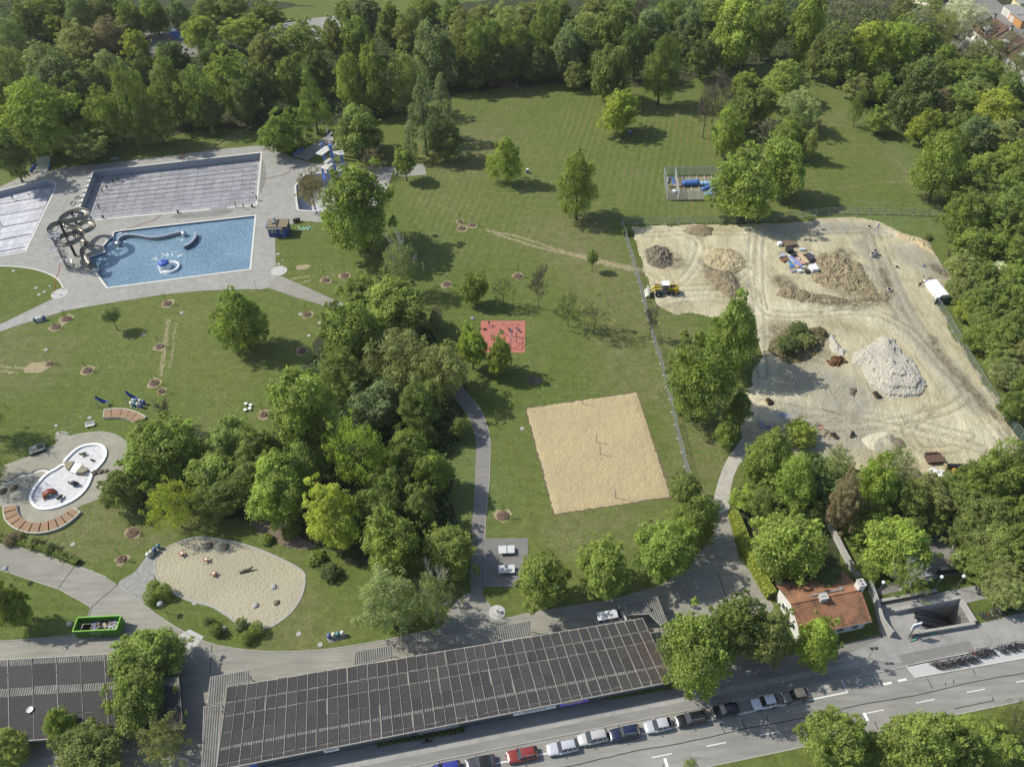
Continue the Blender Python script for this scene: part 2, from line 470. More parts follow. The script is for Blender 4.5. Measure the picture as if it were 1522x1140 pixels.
for k, fn in (('mown', L_mown), ('dry', L_dry), ('long', L_long)):
    A_ = me.attributes.new(k, 'FLOAT', 'POINT'); A_.data.foreach_set('value', fn(lx.ravel(), ly.ravel()).astype(np.float32))
me.materials.append(MAT['lawnfield']); tag(obj('lawn', me), 'broad green park lawn with mowing stripes and dry patches', 'lawn', None, 'structure')
sheet('meadow', W([(560, -60), (900, -60), (905, 6), (860, 14), (760, 18), (640, 14)]), 0.012, MAT['longgrass'], 'pale green meadow beyond the far edge of the wood', 'meadow')
# woodland floors
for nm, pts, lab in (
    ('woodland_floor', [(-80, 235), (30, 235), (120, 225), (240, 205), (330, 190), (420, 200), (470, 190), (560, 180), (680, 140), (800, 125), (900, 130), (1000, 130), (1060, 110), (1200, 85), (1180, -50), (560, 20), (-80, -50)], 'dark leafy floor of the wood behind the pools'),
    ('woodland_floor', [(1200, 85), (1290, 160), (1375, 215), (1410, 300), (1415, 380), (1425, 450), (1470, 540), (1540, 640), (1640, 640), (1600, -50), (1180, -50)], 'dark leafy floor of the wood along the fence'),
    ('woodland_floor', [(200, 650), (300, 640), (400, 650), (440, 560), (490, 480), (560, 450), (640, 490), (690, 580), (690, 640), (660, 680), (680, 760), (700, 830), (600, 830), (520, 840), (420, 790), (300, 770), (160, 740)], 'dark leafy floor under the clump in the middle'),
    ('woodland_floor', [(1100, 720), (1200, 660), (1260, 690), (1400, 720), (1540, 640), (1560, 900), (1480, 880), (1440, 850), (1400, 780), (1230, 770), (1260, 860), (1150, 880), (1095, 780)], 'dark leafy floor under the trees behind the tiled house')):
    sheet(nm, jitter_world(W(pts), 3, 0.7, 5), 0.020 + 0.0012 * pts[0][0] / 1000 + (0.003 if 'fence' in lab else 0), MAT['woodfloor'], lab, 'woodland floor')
sheet('soil_patch', jitter_world(W([(372, 778), (410, 772), (450, 795), (470, 812), (450, 818), (420, 805), (385, 795)]), 1.2, 0.3, 3), 0.028, plain('soil', (0.16, 0.125, 0.09), 0.95, 0.3, 1.2, 0.5), 'bare brown soil under the clump beside the sandy playground', 'soil')

# pool deck
DECK = [(-70, 295), (0, 278), (33, 262.6), (45, 257), (72, 254), (110, 248), (158, 243), (240, 233.5), (330, 222), (388, 216.5), (403, 215.5), (415, 222), (432, 234), (457, 241), (480, 246), (519.5, 247), (586.6, 249), (577, 278), (560, 305), (530, 330), (478, 331), (440, 328), (436, 333), (425, 335), (411, 347), (409, 357), (410, 398), (412, 408), (398, 428), (390, 430.5), (363, 430), (297, 432.6), (237, 439), (179, 448), (131.6, 456), (98.7, 462), (81.6, 443), (94.7, 431), (93, 424), (89.5, 419.5), (76, 409), (52.6, 401), (26, 397), (0, 396), (-70, 396)]
sheet('pool_deck', W(DECK), 0.045, MAT['deck'], 'pale grey paved deck around the outdoor pools', 'deck', POOLS)
for nm, pts, m, lab in (
    ('path', [(98.7, 462), (79, 468), (26, 484), (-60, 515), (-60, 498), (0, 482.6), (81.6, 443)], 'slabs', 'grey path leading left from the pool deck'),
    ('path', [(412, 408), (513, 453), (540, 470), (600, 492), (645, 515), (668, 545), (650, 560), (620, 525), (560, 492), (500, 460), (442, 443), (398, 428)], 'parkroad', 'grey path leading from the pool deck into the clump of trees'),
    ('ramp', [(436, 232.6), (451.7, 223.4), (486.6, 201.7), (496, 204), (494.5, 215.5), (457, 238.5)], 'slabs', 'pale paved foot-bath ramp behind the diving tower'),
    ('ramp', [(45.4, 256.7), (54, 245), (54, 234), (73.7, 232.4), (75.7, 243), (72.4, 254)], 'rim', 'small white ramp at the far left corner of the pool deck'),
    ('path', [(588, 260), (586, 249), (630, 244), (634, 260), (600, 263)], 'deck', 'short paved spur beside the small round tree')):
    sheet(nm, W(pts), 0.05, MAT[m], lab, nm)
MB().strip(W(smooth([(-70, 396), (0, 396), (26, 397), (52.6, 401), (76, 409), (89.5, 419.5), (94.7, 431)])), 0.35, 0, 0.10).build('kerb', MAT['rim'])
tag(bpy.data.objects['kerb'], 'pale curved kerb round the lawn at the left of the deck', 'kerb', None, 'structure')

# asphalt yard and park road
YARD = smooth([(-80, 792), (0, 809), (60, 820), (112, 840), (158, 858), (200, 888), (240, 918), (280, 942), (320, 958), (380, 967), (440, 968), (500, 963), (583, 949), (640, 936), (656, 930), (662, 915)], False, 4) + \
    [(680, 890), (700, 880), (718, 872), (718, 885), (730, 900), (752, 917.6), (797, 908), (907, 891), (984, 869), (1026, 836), (1052, 807), (1066, 770), (1061, 752), (1082, 755), (1083, 770), (1099, 831), (1118, 852), (1128, 869), (1150, 900), (1145, 960), (1130, 1000), (1000, 1020), (700, 1080), (330, 1150), (-80, 1170)]
sheet('yard', W(YARD), 0.022, MAT['parkroad'], 'pale worn asphalt road and yard round the changing halls', 'road')
LP = [(-80, 830), (0, 846.6), (34, 858), (87, 875.5), (121, 894), (135.5, 903), (131.6, 914), (105, 945), (39.5, 950.5), (-80, 958)]
sheet('lawn_island', W(LP), 0.10, MAT['lawn'], 'small triangular lawn behind the green skip', 'lawn')
MB().strip(W(LP), 0.14, 0, 0.12).build('kerb', MAT['kerb'])
tag(bpy.data.objects['kerb.001'], 'kerb round the small triangular lawn', 'kerb', None, 'structure')
PATHL = smooth([(700, 885), (700, 840), (700, 797), (704, 750), (706, 707), (707.6, 665), (704, 640), (696, 620), (677, 594), (655, 568)], False, 5)
PATHR = smooth([(681, 568), (698, 589), (711, 604), (719.5, 620.5), (726, 640), (728.7, 660), (728, 690), (727, 718), (722, 770), (721, 800), (720, 872)], False, 5)
sheet('footpath', W(PATHL + [(645, 545), (668, 545)] + PATHR), 0.03, MAT['path'], 'dark grey footpath curving past the volleyball court', 'footpath')
sheet('paved_pad', W([(719, 800), (785, 799.5), (784, 856), (782, 872), (718, 872)]), 0.036, MAT['path'], 'grey paved pad under the table tennis tables', 'paving')
MB().strip(W(PATHR), 0.12, 0, 0.06).build('kerb', MAT['kerb']); tag(bpy.data.objects['kerb.002'], 'thin kerb along the footpath by the court', 'kerb', None, 'structure')
KERBN = smooth([(-80, 792), (0, 809), (60, 820), (112, 840), (158, 858)], False, 4)
MB().strip(W(KERBN), 0.2, 0, 0.12).build('kerb', MAT['kerb']); tag(bpy.data.objects['kerb.003'], 'kerb of the park road below the curved wooden deck', 'kerb', None, 'structure')
KERBS = smooth([(176, 868), (200, 888), (240, 918), (280, 942), (320, 958), (380, 967), (440, 968), (500, 963), (583, 949), (640, 936)], False, 4)
MB().strip(W(KERBS), 0.15, 0, 0.10).build('kerb', MAT['kerb']); tag(bpy.data.objects['kerb.004'], 'pale kerb of the park road below the sandy playground', 'kerb', None, 'structure')
sheet('gravel_path', W(smooth([(176, 868), (200, 850), (213, 833), (221, 826), (232, 832), (230, 850), (228, 870), (222, 895), (205, 892)], True)), 0.034, MAT['gravel'], 'grey gravel path from the park road to the sandy playground', 'path')
sheet('concrete_patch', W([(262, 945), (282, 935), (303, 946), (290, 962), (270, 967)]), 0.03, MAT['concrete'], 'pale repaired patch in the park road', 'paving')
for a, b in (((112, 840), (86, 875)), ((176, 868), (135, 903)), ((315, 958), (312, 1000)), ((1066, 850), (1083, 896)), ((720, 800), (719, 872)), ((243, 935), (262, 945))):
    o = MB().strip([G(*a), G(*b)], 0.10, 0.02, 0.044).build('joint_line', MAT['tar'])
    tag(o, 'dark tar joint across the asphalt near pixel-straight slab edge'.replace('pixel-straight ', ''), 'joint', 'tar joints in the park road', 'structure')
sheet('site_road', W(smooth([(1060, 754), (1063, 731), (1076, 691.6), (1089, 670.5), (1110, 639), (1122, 600), (1150, 600), (1150, 640), (1107, 681), (1093, 702), (1086, 728), (1082, 756)], True, 4)), 0.04, plain('pale_site_road', (0.40, 0.375, 0.31), .9, .2, .5, .2, c2=(0.33, 0.315, 0.27)), 'pale track from the yard up to the building site', 'track')

# sand court
SAND = W([(782, 607), (946, 583.5), (997, 738), (824, 764)])
def mat_sand(name, c, c2, foot=1.4, st=0.9):
    t = NT(name); p = t.pos()
    b = t.mix(t.ramp(t.noise(0.12, 4), 0.35, 0.65), c, c2)
    b = t.grey(b, t.noise(2.2, 4, 0.7), 0.88, 1.10); b = t.mix(t.ramp(t.noise(.35, 5, .75), .60, .70, 0, .35), b, (.22, .17, .095))
    v = t.n('TexVoronoi', {'Vector': p, 'Scale': foot}, feature='SMOOTH_F1').outputs['Distance']
    h = t.math('ADD', t.math('MULTIPLY', v, 1.0), t.math('MULTIPLY', t.noise(foot * 1.6, 3, 0.7), 1.2))
    t.col(b); t.bump(h, st, 0.13); return t.done(0.95, 0.1)
MAT['sand'] = mat_sand('court_sand', (0.44, 0.362, 0.200), (0.39, 0.325, 0.185), 3.0, 0.75)
MAT['playsand'] = mat_sand('play_sand', (0.40, 0.365, 0.26), (0.345, 0.32, 0.23), 2.4, 0.9)
edge = jitter_world(pull(SAND, -0.25), 0.5, 0.13, 3)
sheet('court_edge', edge, 0.016, plain('dug_edge', (0.13, 0.10, 0.065), .95, .3, 2, .5), 'dark dug edge of earth round the sand court', 'soil')
PLAY = smooth([(231, 832), (252, 812), (292, 799), (335, 803), (380, 815), (420, 832), (448, 848), (453, 862), (447, 888), (430, 912), (405, 930), (388, 934), (372, 928), (352, 925), (338, 915), (314, 901), (278, 891), (248, 875), (233, 857)], True, 5)
sheet('play_sand', W(PLAY), 0.03, MAT['playsand'], 'kidney shaped pale sand pit of the playground', 'sand')
MB().strip(W(PLAY + PLAY[:1]), 0.35, 0, 0.09).build('sandpit_border', MAT['kerb']); tag(bpy.data.objects['sandpit_border'], 'low stone border round the kidney shaped sand pit', 'border', None, 'structure')

# street
ua, ub = -95, 130
def band(name, n0, n1, z, m, label, u0=ua, u1=ub, cat='pavement'):
    return sheet(name, [S(u0, n0), S(u1, n0), S(u1, n1), S(u0, n1)], z, MAT[m], label, cat)
band('road', 38.7, 47.0, 0.026, 'road', 'grey two-lane asphalt street at the bottom', cat='road')
band('median', 20, 38.7, 0.09, 'lawn', 'grass median strip along the bottom edge of the street', cat='verge')
band('cycle_path', 47.0, 48.35, 0.11, 'cycle', 'grey cycle path beside the parked cars', cat='cycle path')
band('sidewalk', 48.35, 49.25, 0.112, 'slabs', 'pale paved strip along the cycle path', cat='pavement')
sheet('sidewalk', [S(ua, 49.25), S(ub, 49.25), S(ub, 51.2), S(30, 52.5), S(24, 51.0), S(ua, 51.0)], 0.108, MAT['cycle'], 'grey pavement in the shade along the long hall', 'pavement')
for nn, hh, lab in ((47.0, .13, 'kerb between the parking lane and the cycle path'), (38.7, .12, 'kerb along the grass median')):
    o = MB().box((0, 0, hh / 2), (ub - ua, 0.16, hh)).build('kerb', MAT['kerb'], loc=S((ua + ub) / 2, nn), rz=R(9.3)); tag(o, lab, 'kerb', None, 'structure')
PLAZA = W([(1235, 985), (1312, 948), (1300, 905), (1296, 893), (1340, 884), (1400, 880), (1462, 868), (1482, 886), (1426, 899), (1447, 930), (1560, 900), (1560, 962), (1400, 985)])
sheet('plaza', PLAZA, 0.116, mat_paving('plaza_paving', (0.275, 0.268, 0.245), (0.325, 0.315, 0.29), (0.4, 0.4), .13), 'grey paved forecourt round the underground station stairs', 'plaza', [PITW])
sheet('asphalt_patch', W([(1334, 974), (1440, 952.5), (1447, 967), (1342, 988)]), 0.122, MAT['path'], 'darker asphalt rectangle in the forecourt paving', 'paving')
sheet('grass_patch', W([(1428, 899), (1484, 886), (1545, 880), (1545, 903), (1450, 928)]), 0.124, MAT['lawn'], 'green grass patch beside the station stairs', 'grass')
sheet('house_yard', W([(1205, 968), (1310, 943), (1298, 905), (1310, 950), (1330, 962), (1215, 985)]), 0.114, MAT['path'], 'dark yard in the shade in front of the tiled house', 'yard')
# painted marks and joints of the street
def mark(u0, u1, n, w=0.14, m='paint', z=0.034, lab='white dashed lane mark', cat='road marking', grp='road markings'):
    o = MB().strip([S(u0, n), S(u1, n)], w, z - .003, z).build('road_marking' if m == 'paint' else 'tar_joint', MAT[m]); return tag(o, lab, cat, grp, 'structure')
ud = [toS(G(*q)) for q in ((1138, 1092), (1297, 1057.5), (1375, 1041), (1450, 1026))]
nd = sum(x[1] for x in ud) / 4
for k in range(-5, 9):
    u = ud[0][0] + (ud[3][0] - ud[0][0]) / 4.0 * k if False else ud[2][0] + (ud[3][0] - ud[2][0]) * k
    mark(u - 1.5, u + 1.5, nd, lab='white dash of the lane line in the middle of the street')
mark(-60, toS(G(1259, 1027))[0], 45.0, 0.22, lab='long white line along the parking lane')
u0 = toS(G(1259, 1027))[0]
for uu in (toS(G(1204, 1033))[0], u0, toS(G(1305, 1012))[0]):
    o = MB().strip([S(uu, 45.0), S(uu, 46.9)], 0.14, 0.031, 0.035).build('road_marking', MAT['paint']); tag(o, 'white line across a parking bay', 'road marking', 'parking bay lines', 'structure')
for q in ((1319, 1015.5), (1341, 1010.5)):
    uu, nn2 = toS(G(*q)); mark(uu - .7, uu + .7, nn2, 0.35, lab='short white dash by the bicycle island')
pts = [S(u, 42.7 + 0.10 * math.sin(u * 0.35) + rnd.uniform(-.05, .05)) for u in np.arange(ua, ub, 1.3)]
o = MB().strip(pts, 0.13, 0.028, 0.033).build('tar_joint', MAT['tar']); tag(o, 'wandering black tar seam along the street', 'tar seam', None, 'structure')
for k, (a, b) in enumerate((((1377, 1008), (1386, 1023)), ((1405, 1014), (1405, 1020)), ((1418, 1010), (1418, 1017)), ((1070, 1075), (1078, 1090)), ((1102, 1070), (1110, 1083)), ((1140, 1063), (1146, 1077)), ((1447, 995), (1451, 1003)), ((1419, 1053), (1477, 1041)), ((1475, 1035), (1478, 1042)), ((1300, 1072), (1306, 1090)))):
    A, B = G(*a), G(*b); mid = A.lerp(B, .5) + Vector((rnd.uniform(-.2, .2), 0, 0))
    o = MB().strip([A, mid, B], 0.12, 0.028, 0.0335).build('tar_joint', MAT['tar']); tag(o, 'short black tar repair across the street lane', 'tar seam', 'short tar repairs', 'structure')
# distant street seen through the wood
sheet('car_park', W([(385, 36), (500, 24), (520, 40), (500, 60), (400, 78), (380, 60)]), 0.03, MAT['road'], 'grey asphalt car park beyond the wood behind the pools', 'car park')
sheet('verge', W([(370, 26), (440, 10), (495, 12), (500, 24), (385, 36)]), 0.028, MAT['lawn'], 'grass strip beside the far car park', 'verge')
sheet('gravel_yard', W([(215, 50), (290, 45), (295, 85), (225, 85)]), 0.03, MAT['path'], 'grey yard with a gravel heap in a gap of the wood', 'yard')
for pts, lab in (([(262, 319), (300, 316), (342, 311), (346, 315), (330, 321), (290, 324), (258, 325)], 'dark damp patch along the near edge of the lap pool'), ([(388, 240), (394, 248), (396, 262), (393, 276), (386, 286)], 'dark damp patch beside the right end of the lap pool')):
    sheet('damp_patch', jitter_world(W(smooth(pts, True, 4)), .6, .12, 9), .052, mat_paving('damp_paving', (.19, .187, .168), (.22, .216, .195), (.6, .3), .06), lab, 'damp patch')
sheet('estate_street', W([(1380, 60), (1440, 80), (1560, 150), (1560, 70), (1480, 0), (1330, -30)]), 0.026, MAT['path'], 'street below the terraced houses', 'street')

# worn tracks in the grass
MAT['paletrack'] = plain('pale_worn_soil', (0.31, 0.27, 0.155), 0.95, 0.25, 1.0, 0.3, c2=(0.22, 0.20, 0.105))
def blobs(name, runs, label, m='paletrack', z=0.022, kind='stuff'):
    mb = MB(); r = random.Random(len(label))
    for pts, w, dens, size in runs:
        P = W(smooth(pts, False, 6))
        for a, b in zip(P[:-1], P[1:]):
            L = (b - a).length
            for _ in range(max(1, int(L * dens * 9))):
                c = a.lerp(b, r.random()) + Vector((r.gauss(0, w), r.gauss(0, w), 0))
                n = 7; s = size * r.uniform(.15, .75); el = r.uniform(.35, .9); ph = math.atan2(b.y - a.y, b.x - a.x)
                q = []
                for k in range(n):
                    an = 2 * math.pi * k / n; rr = s * r.uniform(.6, 1.2)
                    x, y = rr * math.cos(an), rr * el * math.sin(an)
                    q.append((c.x + x * math.cos(ph) - y * math.sin(ph), c.y + x * math.sin(ph) + y * math.cos(ph), z + r.uniform(0, .006)))
                mb.ngon(q)
    o = mb.build(name, MAT[m]); return tag(o, label, 'track', None, kind)
blobs('worn_track', [([(722, 343), (770, 352), (830, 372), (880, 384), (950, 400)], .2, 1.6, .5), ([(735, 347), (800, 368), (860, 382), (945, 402)], .22, 1.8, .5), ([(860, 380), (900, 392), (955, 402)], .5, 2.5, .6)], 'pale worn track crossing the lawn to the building site')
blobs('worn_track', [([(250, 475), (247, 500), (243, 530), (238, 560)], .25, 1.6, .5), ([(262, 480), (258, 510), (253, 545)], .2, 1.1, .35)], 'pale tyre marks in the lawn below the leisure pool')
blobs('worn_track', [([(0, 545), (25, 547), (50, 548)], .2, 1.2, .5), ([(0, 552), (22, 554)], .2, 1.5, .5)], 'pale worn streaks in the lawn at the left edge')
blobs('worn_track', [([(432, 415), (446, 413), (460, 410)], .12, 3, .35), ([(441, 422), (462, 417)], .12, 3, .35)], 'two parallel bare streaks beside the deck path')
blobs('worn_track', [([(305, 225), (325, 212), (350, 200), (380, 186)], .2, 1.8, .4), ([(312, 226), (335, 213), (360, 200)], .2, 1.5, .35)], 'two pale wheel ruts in the grass behind the big pool')
blobs('worn_track', [([(1245, 282), (1300, 272), (1345, 271), (1355, 265), (1340, 248), (1325, 235)], .3, 1.3, .5), ([(1260, 216), (1300, 217), (1325, 210)], .3, 1.2, .5), ([(1270, 300), (1340, 302)], .3, 1., .45), ([(1360, 270), (1375, 290), (1395, 300)], .8, 2., .6)], 'pale mowing tracks looping in the far right meadow', 'drygrass')
blobs('worn_track', [([(820, 335), (850, 360), (870, 378)], .9, 1.2, .6), ([(600, 370), (640, 390), (700, 395)], 3, .5, .8)], 'yellowed worn grass beside the track', 'drygrass')
for (x, y), s in (((55, 546), 2.6), ((450, 397), 1.6), ((160, 1), 0)):
    if s: sheet('bare_patch', jitter_world([G(x, y) + Vector((s * math.cos(a), .75 * s * math.sin(a), 0)) for a in [k * math.pi / 4 for k in range(8)]], 1, .25, int(x)), 0.03, MAT['drysoil'], {55: 'sandy bare square beside the leftmost mulch ring', 450: 'sandy bare patch beside the deck lamp', 448: 'second sandy bare patch beside the deck lamp'}[x], 'bare patch')

# ------------------------------------------------------------------ building site
def field(name, P, step, zf, mat, label, cat, attrs=None, kind=None, drop=-0.15, shade=True):
    x0, x1 = min(p.x for p in P) - step, max(p.x for p in P) + step; y0, y1 = min(p.y for p in P) - step, max(p.y for p in P) + step
    xs, ys = np.arange(x0, x1, step), np.arange(y0, y1, step)
    X, Y = np.meshgrid(xs, ys, indexing='ij')
    ins = inside(X, Y, P); d = dist_to(X, Y, P)
    Z = np.where(ins, zf(X, Y, d), drop)
    idx = np.arange(X.size).reshape(X.shape)
    keep = ins[:-1, :-1] | ins[1:, :-1] | ins[:-1, 1:] | ins[1:, 1:]
    f = np.stack([idx[:-1, :-1][keep], idx[1:, :-1][keep], idx[1:, 1:][keep], idx[:-1, 1:][keep]], 1)
    used = np.unique(f); mp = np.full(X.size, -1); mp[used] = np.arange(len(used)); f = mp[f]
    V = np.stack([X.ravel()[used], Y.ravel()[used], Z.ravel()[used]], 1)
    me = bpy.data.meshes.new(name); me.from_pydata(V.tolist(), [], f.tolist()); me.update()
    if shade: me.shade_smooth()
    for k, fn in (attrs or {}).items():
        A = me.attributes.new(k, 'FLOAT', 'POINT'); A.data.foreach_set('value', fn(V[:, 0], V[:, 1]).astype(np.float32))
    me.materials.append(mat)
    return tag(obj(name, me), label, cat, None, kind)

field('sand_court', jitter_world(SAND, 0.5, 0.08, 2), 0.16, lambda X, Y, d: .03 + np.minimum(1, d) * (.14 * fbm(X, Y, 1.3, 4, 61) + .10 * fbm(X, Y, .18, 2, 62)), MAT['sand'], 'square yellow sand court for beach volleyball', 'sand', None, 'structure', -.02)
SITE = jitter_world(W([(941, 338), (1000, 336), (1060, 334), (1100, 335), (1180, 332), (1215, 326), (1262, 322), (1305, 330), (1330, 344), (1375, 358), (1390, 380), (1408, 405), (1414, 422), (1396, 432), (1392, 455), (1412, 495), (1440, 535), (1478, 592), (1503, 640), (1518, 664), (1505, 690), (1470, 712), (1400, 716), (1300, 704), (1220, 692), (1160, 690), (1125, 668), (1105, 655), (1100, 630), (1120, 560), (1132, 520), (1118, 480), (1060, 468), (1000, 466), (984, 455), (968, 430), (958, 402), (950, 372)]), 2.2, 0.45, 11)
A_light = band_attr([([(1118, 350), (1122, 380), (1118, 410), (1126, 460), (1134, 520), (1130, 570)], 3.2), ([(1135, 470), (1200, 462), (1270, 462), (1330, 482), (1385, 530), (1440, 600), (1485, 655)], 3.0), ([(1130, 600), (1200, 612), (1300, 622), (1420, 640), (1490, 665)], 4.0), ([(1000, 345), (1035, 370), (1025, 410)], 2.0), ([(985, 440), (1040, 440)], 2.5), ([(1330, 350), (1300, 345)], 2), ([(1395, 375), (1408, 410)], 1.5)])
A_grey = band_attr([([(1150, 345), (1220, 340), (1290, 345)], 3.), ([(1285, 365), (1312, 400), (1330, 440), (1355, 490), (1400, 545), (1450, 600)], 2.6), ([(1345, 380), (1385, 400)], 4.), ([(1330, 440), (1290, 400)], 1.4), ([(1200, 565), (1260, 590), (1250, 610)], 5.), ([(1220, 650), (1290, 655)], 4.), ([(1180, 620), (1220, 640)], 4.)])
A_dark = band_attr([([(1225, 395), (1250, 415), (1270, 430)], 4.5), ([(1160, 420), (1190, 440), (1240, 452), (1310, 448)], 2.0), ([(1310, 405), (1322, 440)], 1.), ([(1385, 400), (1405, 408)], 1.8), ([(1385, 505), (1410, 545), (1450, 590), (1480, 620)], 1.1), ([(985, 380), (1000, 392)], 3.0), ([(1065, 400), (1080, 420)], 4.), ([(1165, 500), (1195, 520)], 4.5), ([(1250, 378), (1262, 380)], 1.8)])
def ruts(runs, half=.95, w=.42):
    def fn(X, Y):
        s = np.zeros(X.shape)
        for pts in runs:
            d = dist_to(X, Y, W(smooth(pts, False, 6)), False); s = np.maximum(s, np.clip(1 - np.abs(d - half) / w, 0, 1))
        return s
    return fn
A_rut = ruts([[(1121, 345), (1118, 400), (1128, 470), (1133, 560)], [(1130, 350), (1127, 400), (1136, 460), (1180, 470), (1260, 458), (1330, 478), (1390, 530), (1450, 605), (1490, 660)], [(1140, 465), (1200, 470), (1290, 466), (1350, 492), (1400, 545), (1465, 625)], [(1300, 345), (1318, 390), (1340, 440), (1372, 495), (1420, 560), (1470, 622)], [(1292, 350), (1305, 400), (1330, 455), (1365, 505), (1412, 560)], [(1130, 600), (1220, 616), (1330, 625), (1440, 650)], [(1150, 640), (1240, 622), (1340, 640), (1460, 668)], [(1120, 640), (1200, 640), (1300, 632), (1400, 612), (1440, 590)], [(955, 405), (990, 425), (1035, 430), (1080, 425), (1110, 400)], [(1000, 345), (1040, 362), (1030, 400), (1000, 430)], [(960, 350), (1060, 348), (1160, 350), (1270, 345), (1320, 352)], [(990, 452), (1040, 445), (1090, 448)], [(1380, 610), (1350, 640), (1370, 670), (1420, 668)]])
def site_mat():
    t = NT('site_soil'); p = t.pos()
    at = lambda k: t.n('Attribute', attribute_name=k).outputs['Fac']
    st = t.noise(0.35, 5, 0.65, t.scaled(p, (1.0, .35, 1), (0, 0, R(35))), 0.5)
    nz = t.noise(0.22, 5, 0.65)
    c = t.mix(t.ramp(nz, 0.35, 0.65), (0.47, 0.415, 0.25), (0.55, 0.50, 0.33))
    c = t.mix(t.ramp(t.noise(0.09, 4, .6), .52, .68, 0, .6), c, (0.295, 0.250, 0.155))
    c = t.mix(t.math('MULTIPLY', at('light'), t.ramp(nz, 0.25, 0.6, .35, .9)), c, (0.62, 0.57, 0.41))
    c = t.mix(t.math('MULTIPLY', at('grey'), t.ramp(st, 0.3, 0.6, .3, 1)), c, (0.345, 0.328, 0.258))
    c = t.mix(t.math('MULTIPLY', at('dark'), t.ramp(t.noise(.8, 5, .7), 0.36, 0.55, .15, .95)), c, (0.165, 0.138, 0.088))
    c = t.mix(t.math('MULTIPLY', at('rut'), t.ramp(t.noise(.5, 4, .7), .35, .6, .25, .85)), c, (0.265, 0.228, 0.150))
    c = t.grey(c, st, 0.80, 1.15); c = t.grey(c, t.noise(1.7, 5, .75), 0.82, 1.14)
    t.col(c); t.bump(t.math('ADD', t.noise(1.6, 5, .8), t.math('MULTIPLY', st, 1.5)), 1.0, 0.4)
    return t.done(.95, .1)
field('building_site_ground', SITE, 0.45, lambda X, Y, d: 0.03 + np.minimum(1, d / 3) * np.maximum(0, 0.19 + 1.1 * np.maximum(0, fbm(X, Y, .11, 5, 3) - .42) + .55 * np.maximum(0, fbm(X, Y, .45, 4, 9) - .42) * (.4 + A_dark(X, Y) + .5 * A_grey(X, Y)) - .20 * A_rut(X, Y)), site_mat(), 'pale sandy churned ground of the building site', 'building site', {'light': A_light, 'grey': A_grey, 'dark': A_dark, 'rut': A_rut}, 'structure', 0.0)
def heap(name, px, h, slope, mat, label, cat, amp=.35, sc=.35, step=.35, seed=1, terr=0.0, z0=0.2):
    P = jitter_world(W(px), 1.2, .22, seed)
    def zf(X, Y, d):
        z = h * (1 - np.exp(-d * slope / h)) + amp * np.minimum(1, d) * (((1 - np.abs(2 * fbm(X, Y, sc, 5, seed) - 1)) - .75) * 2 + .9 * (fbm(X, Y, sc * 7, 4, seed + 40) - .5))
        if terr: z = z * (1 - terr) + terr * np.round(z / .9) * .9
        return z + .05 + z0 + np.random.default_rng(seed).normal(0, .045 if amp > .2 else .015, X.shape)
    return field(name, P, min(step, .3), zf, mat, label, cat, shade=False)
MAT['whitegravel'] = plain('white_gravel', (0.455, 0.425, 0.345), 0.95, 0.18, 1.6, 1.0, c2=(0.385, 0.36, 0.295))
MAT['browngravel'] = plain('brown_spoil', (0.185, 0.148, 0.088), 0.95, 0.3, 0.9, 0.8, c2=(0.245, 0.20, 0.125))
MAT['darkspoil'] = plain('dark_spoil', (0.085, 0.075, 0.055), 0.95, 0.4, 1.5, 1.0, c2=(0.16, 0.14, 0.10))
MAT['greyspoil'] = plain('grey_spoil', (0.20, 0.175, 0.125), 0.95, 0.35, 1.5, 1.0, c2=(0.135, 0.115, 0.08))
MAT['rustsoil'] = plain('brush', (0.16, 0.085, 0.035), 0.95, 0.4, 2, 1.0, c2=(0.09, 0.055, 0.03))
heap('gravel_heap', [(1274, 553), (1258, 545), (1262, 526), (1284, 517), (1305, 502), (1333, 503), (1343, 528), (1362, 540), (1376, 566), (1378, 582), (1364, 592), (1331, 596), (1312, 592), (1292, 579), (1281, 563)], 3.3, .75, MAT['whitegravel'], 'tall white gravel heap with stepped flanks on the building site', 'gravel heap', .5, .14, .25, 3, .40)
heap('gravel_heap', [(1229, 499), (1240, 496), (1243, 510), (1252, 520), (1262, 526), (1255, 536), (1238, 530), (1229, 520)], 1.5, 1.0, MAT['whitegravel'], 'low white gravel ridge beside the dark bushes', 'gravel heap', .3, .5, .4, 5)
heap('spoil_heap', [(1013, 346), (1022, 338), (1045, 335), (1062, 341), (1060, 352), (1040, 356), (1020, 353)], 1.6, .8, MAT['browngravel'], 'smooth brown earth mound at the top edge of the building site', 'spoil heap', .15, .4, .4, 7)
heap('spoil_heap', [(957, 375), (972, 366), (990, 368), (1002, 380), (1003, 396), (985, 402), (972, 400), (960, 390)], 2.0, .8, MAT['greyspoil'], 'grey rubble heap near the corner of the site fence', 'spoil heap', .7, .6, .35, 8)
heap('spoil_heap', [(1040, 385), (1058, 371), (1085, 370), (1108, 382), (1112, 400), (1085, 412), (1060, 402)], 1.3, .5, plain('yellow_soil', (0.42, 0.36, 0.21), .95, .25, 1, .6, c2=(.30, .25, .15)), 'yellowish earth mound behind the striped brown spoil', 'spoil heap', .5, .4, .4, 9)
heap('spoil_heap', [(1043, 412), (1062, 404), (1085, 404), (1100, 420), (1102, 440), (1085, 446), (1062, 430)], 2.3, .8, MAT['browngravel'], 'brown striped earth mound beside the tall tree', 'spoil heap', .35, .5, .4, 10)
heap('spoil_heap', [(1202, 400), (1212, 380), (1240, 374), (1282, 395), (1300, 425), (1308, 445), (1262, 440), (1225, 430), (1205, 420)], 1.1, .4, plain('dry_turf', (0.20, 0.165, 0.095), .95, .35, 1.2, .9, c2=(.30, .25, .15)), 'flat brown mound of turf in the middle of the site', 'spoil heap', .6, .5, .45, 12)
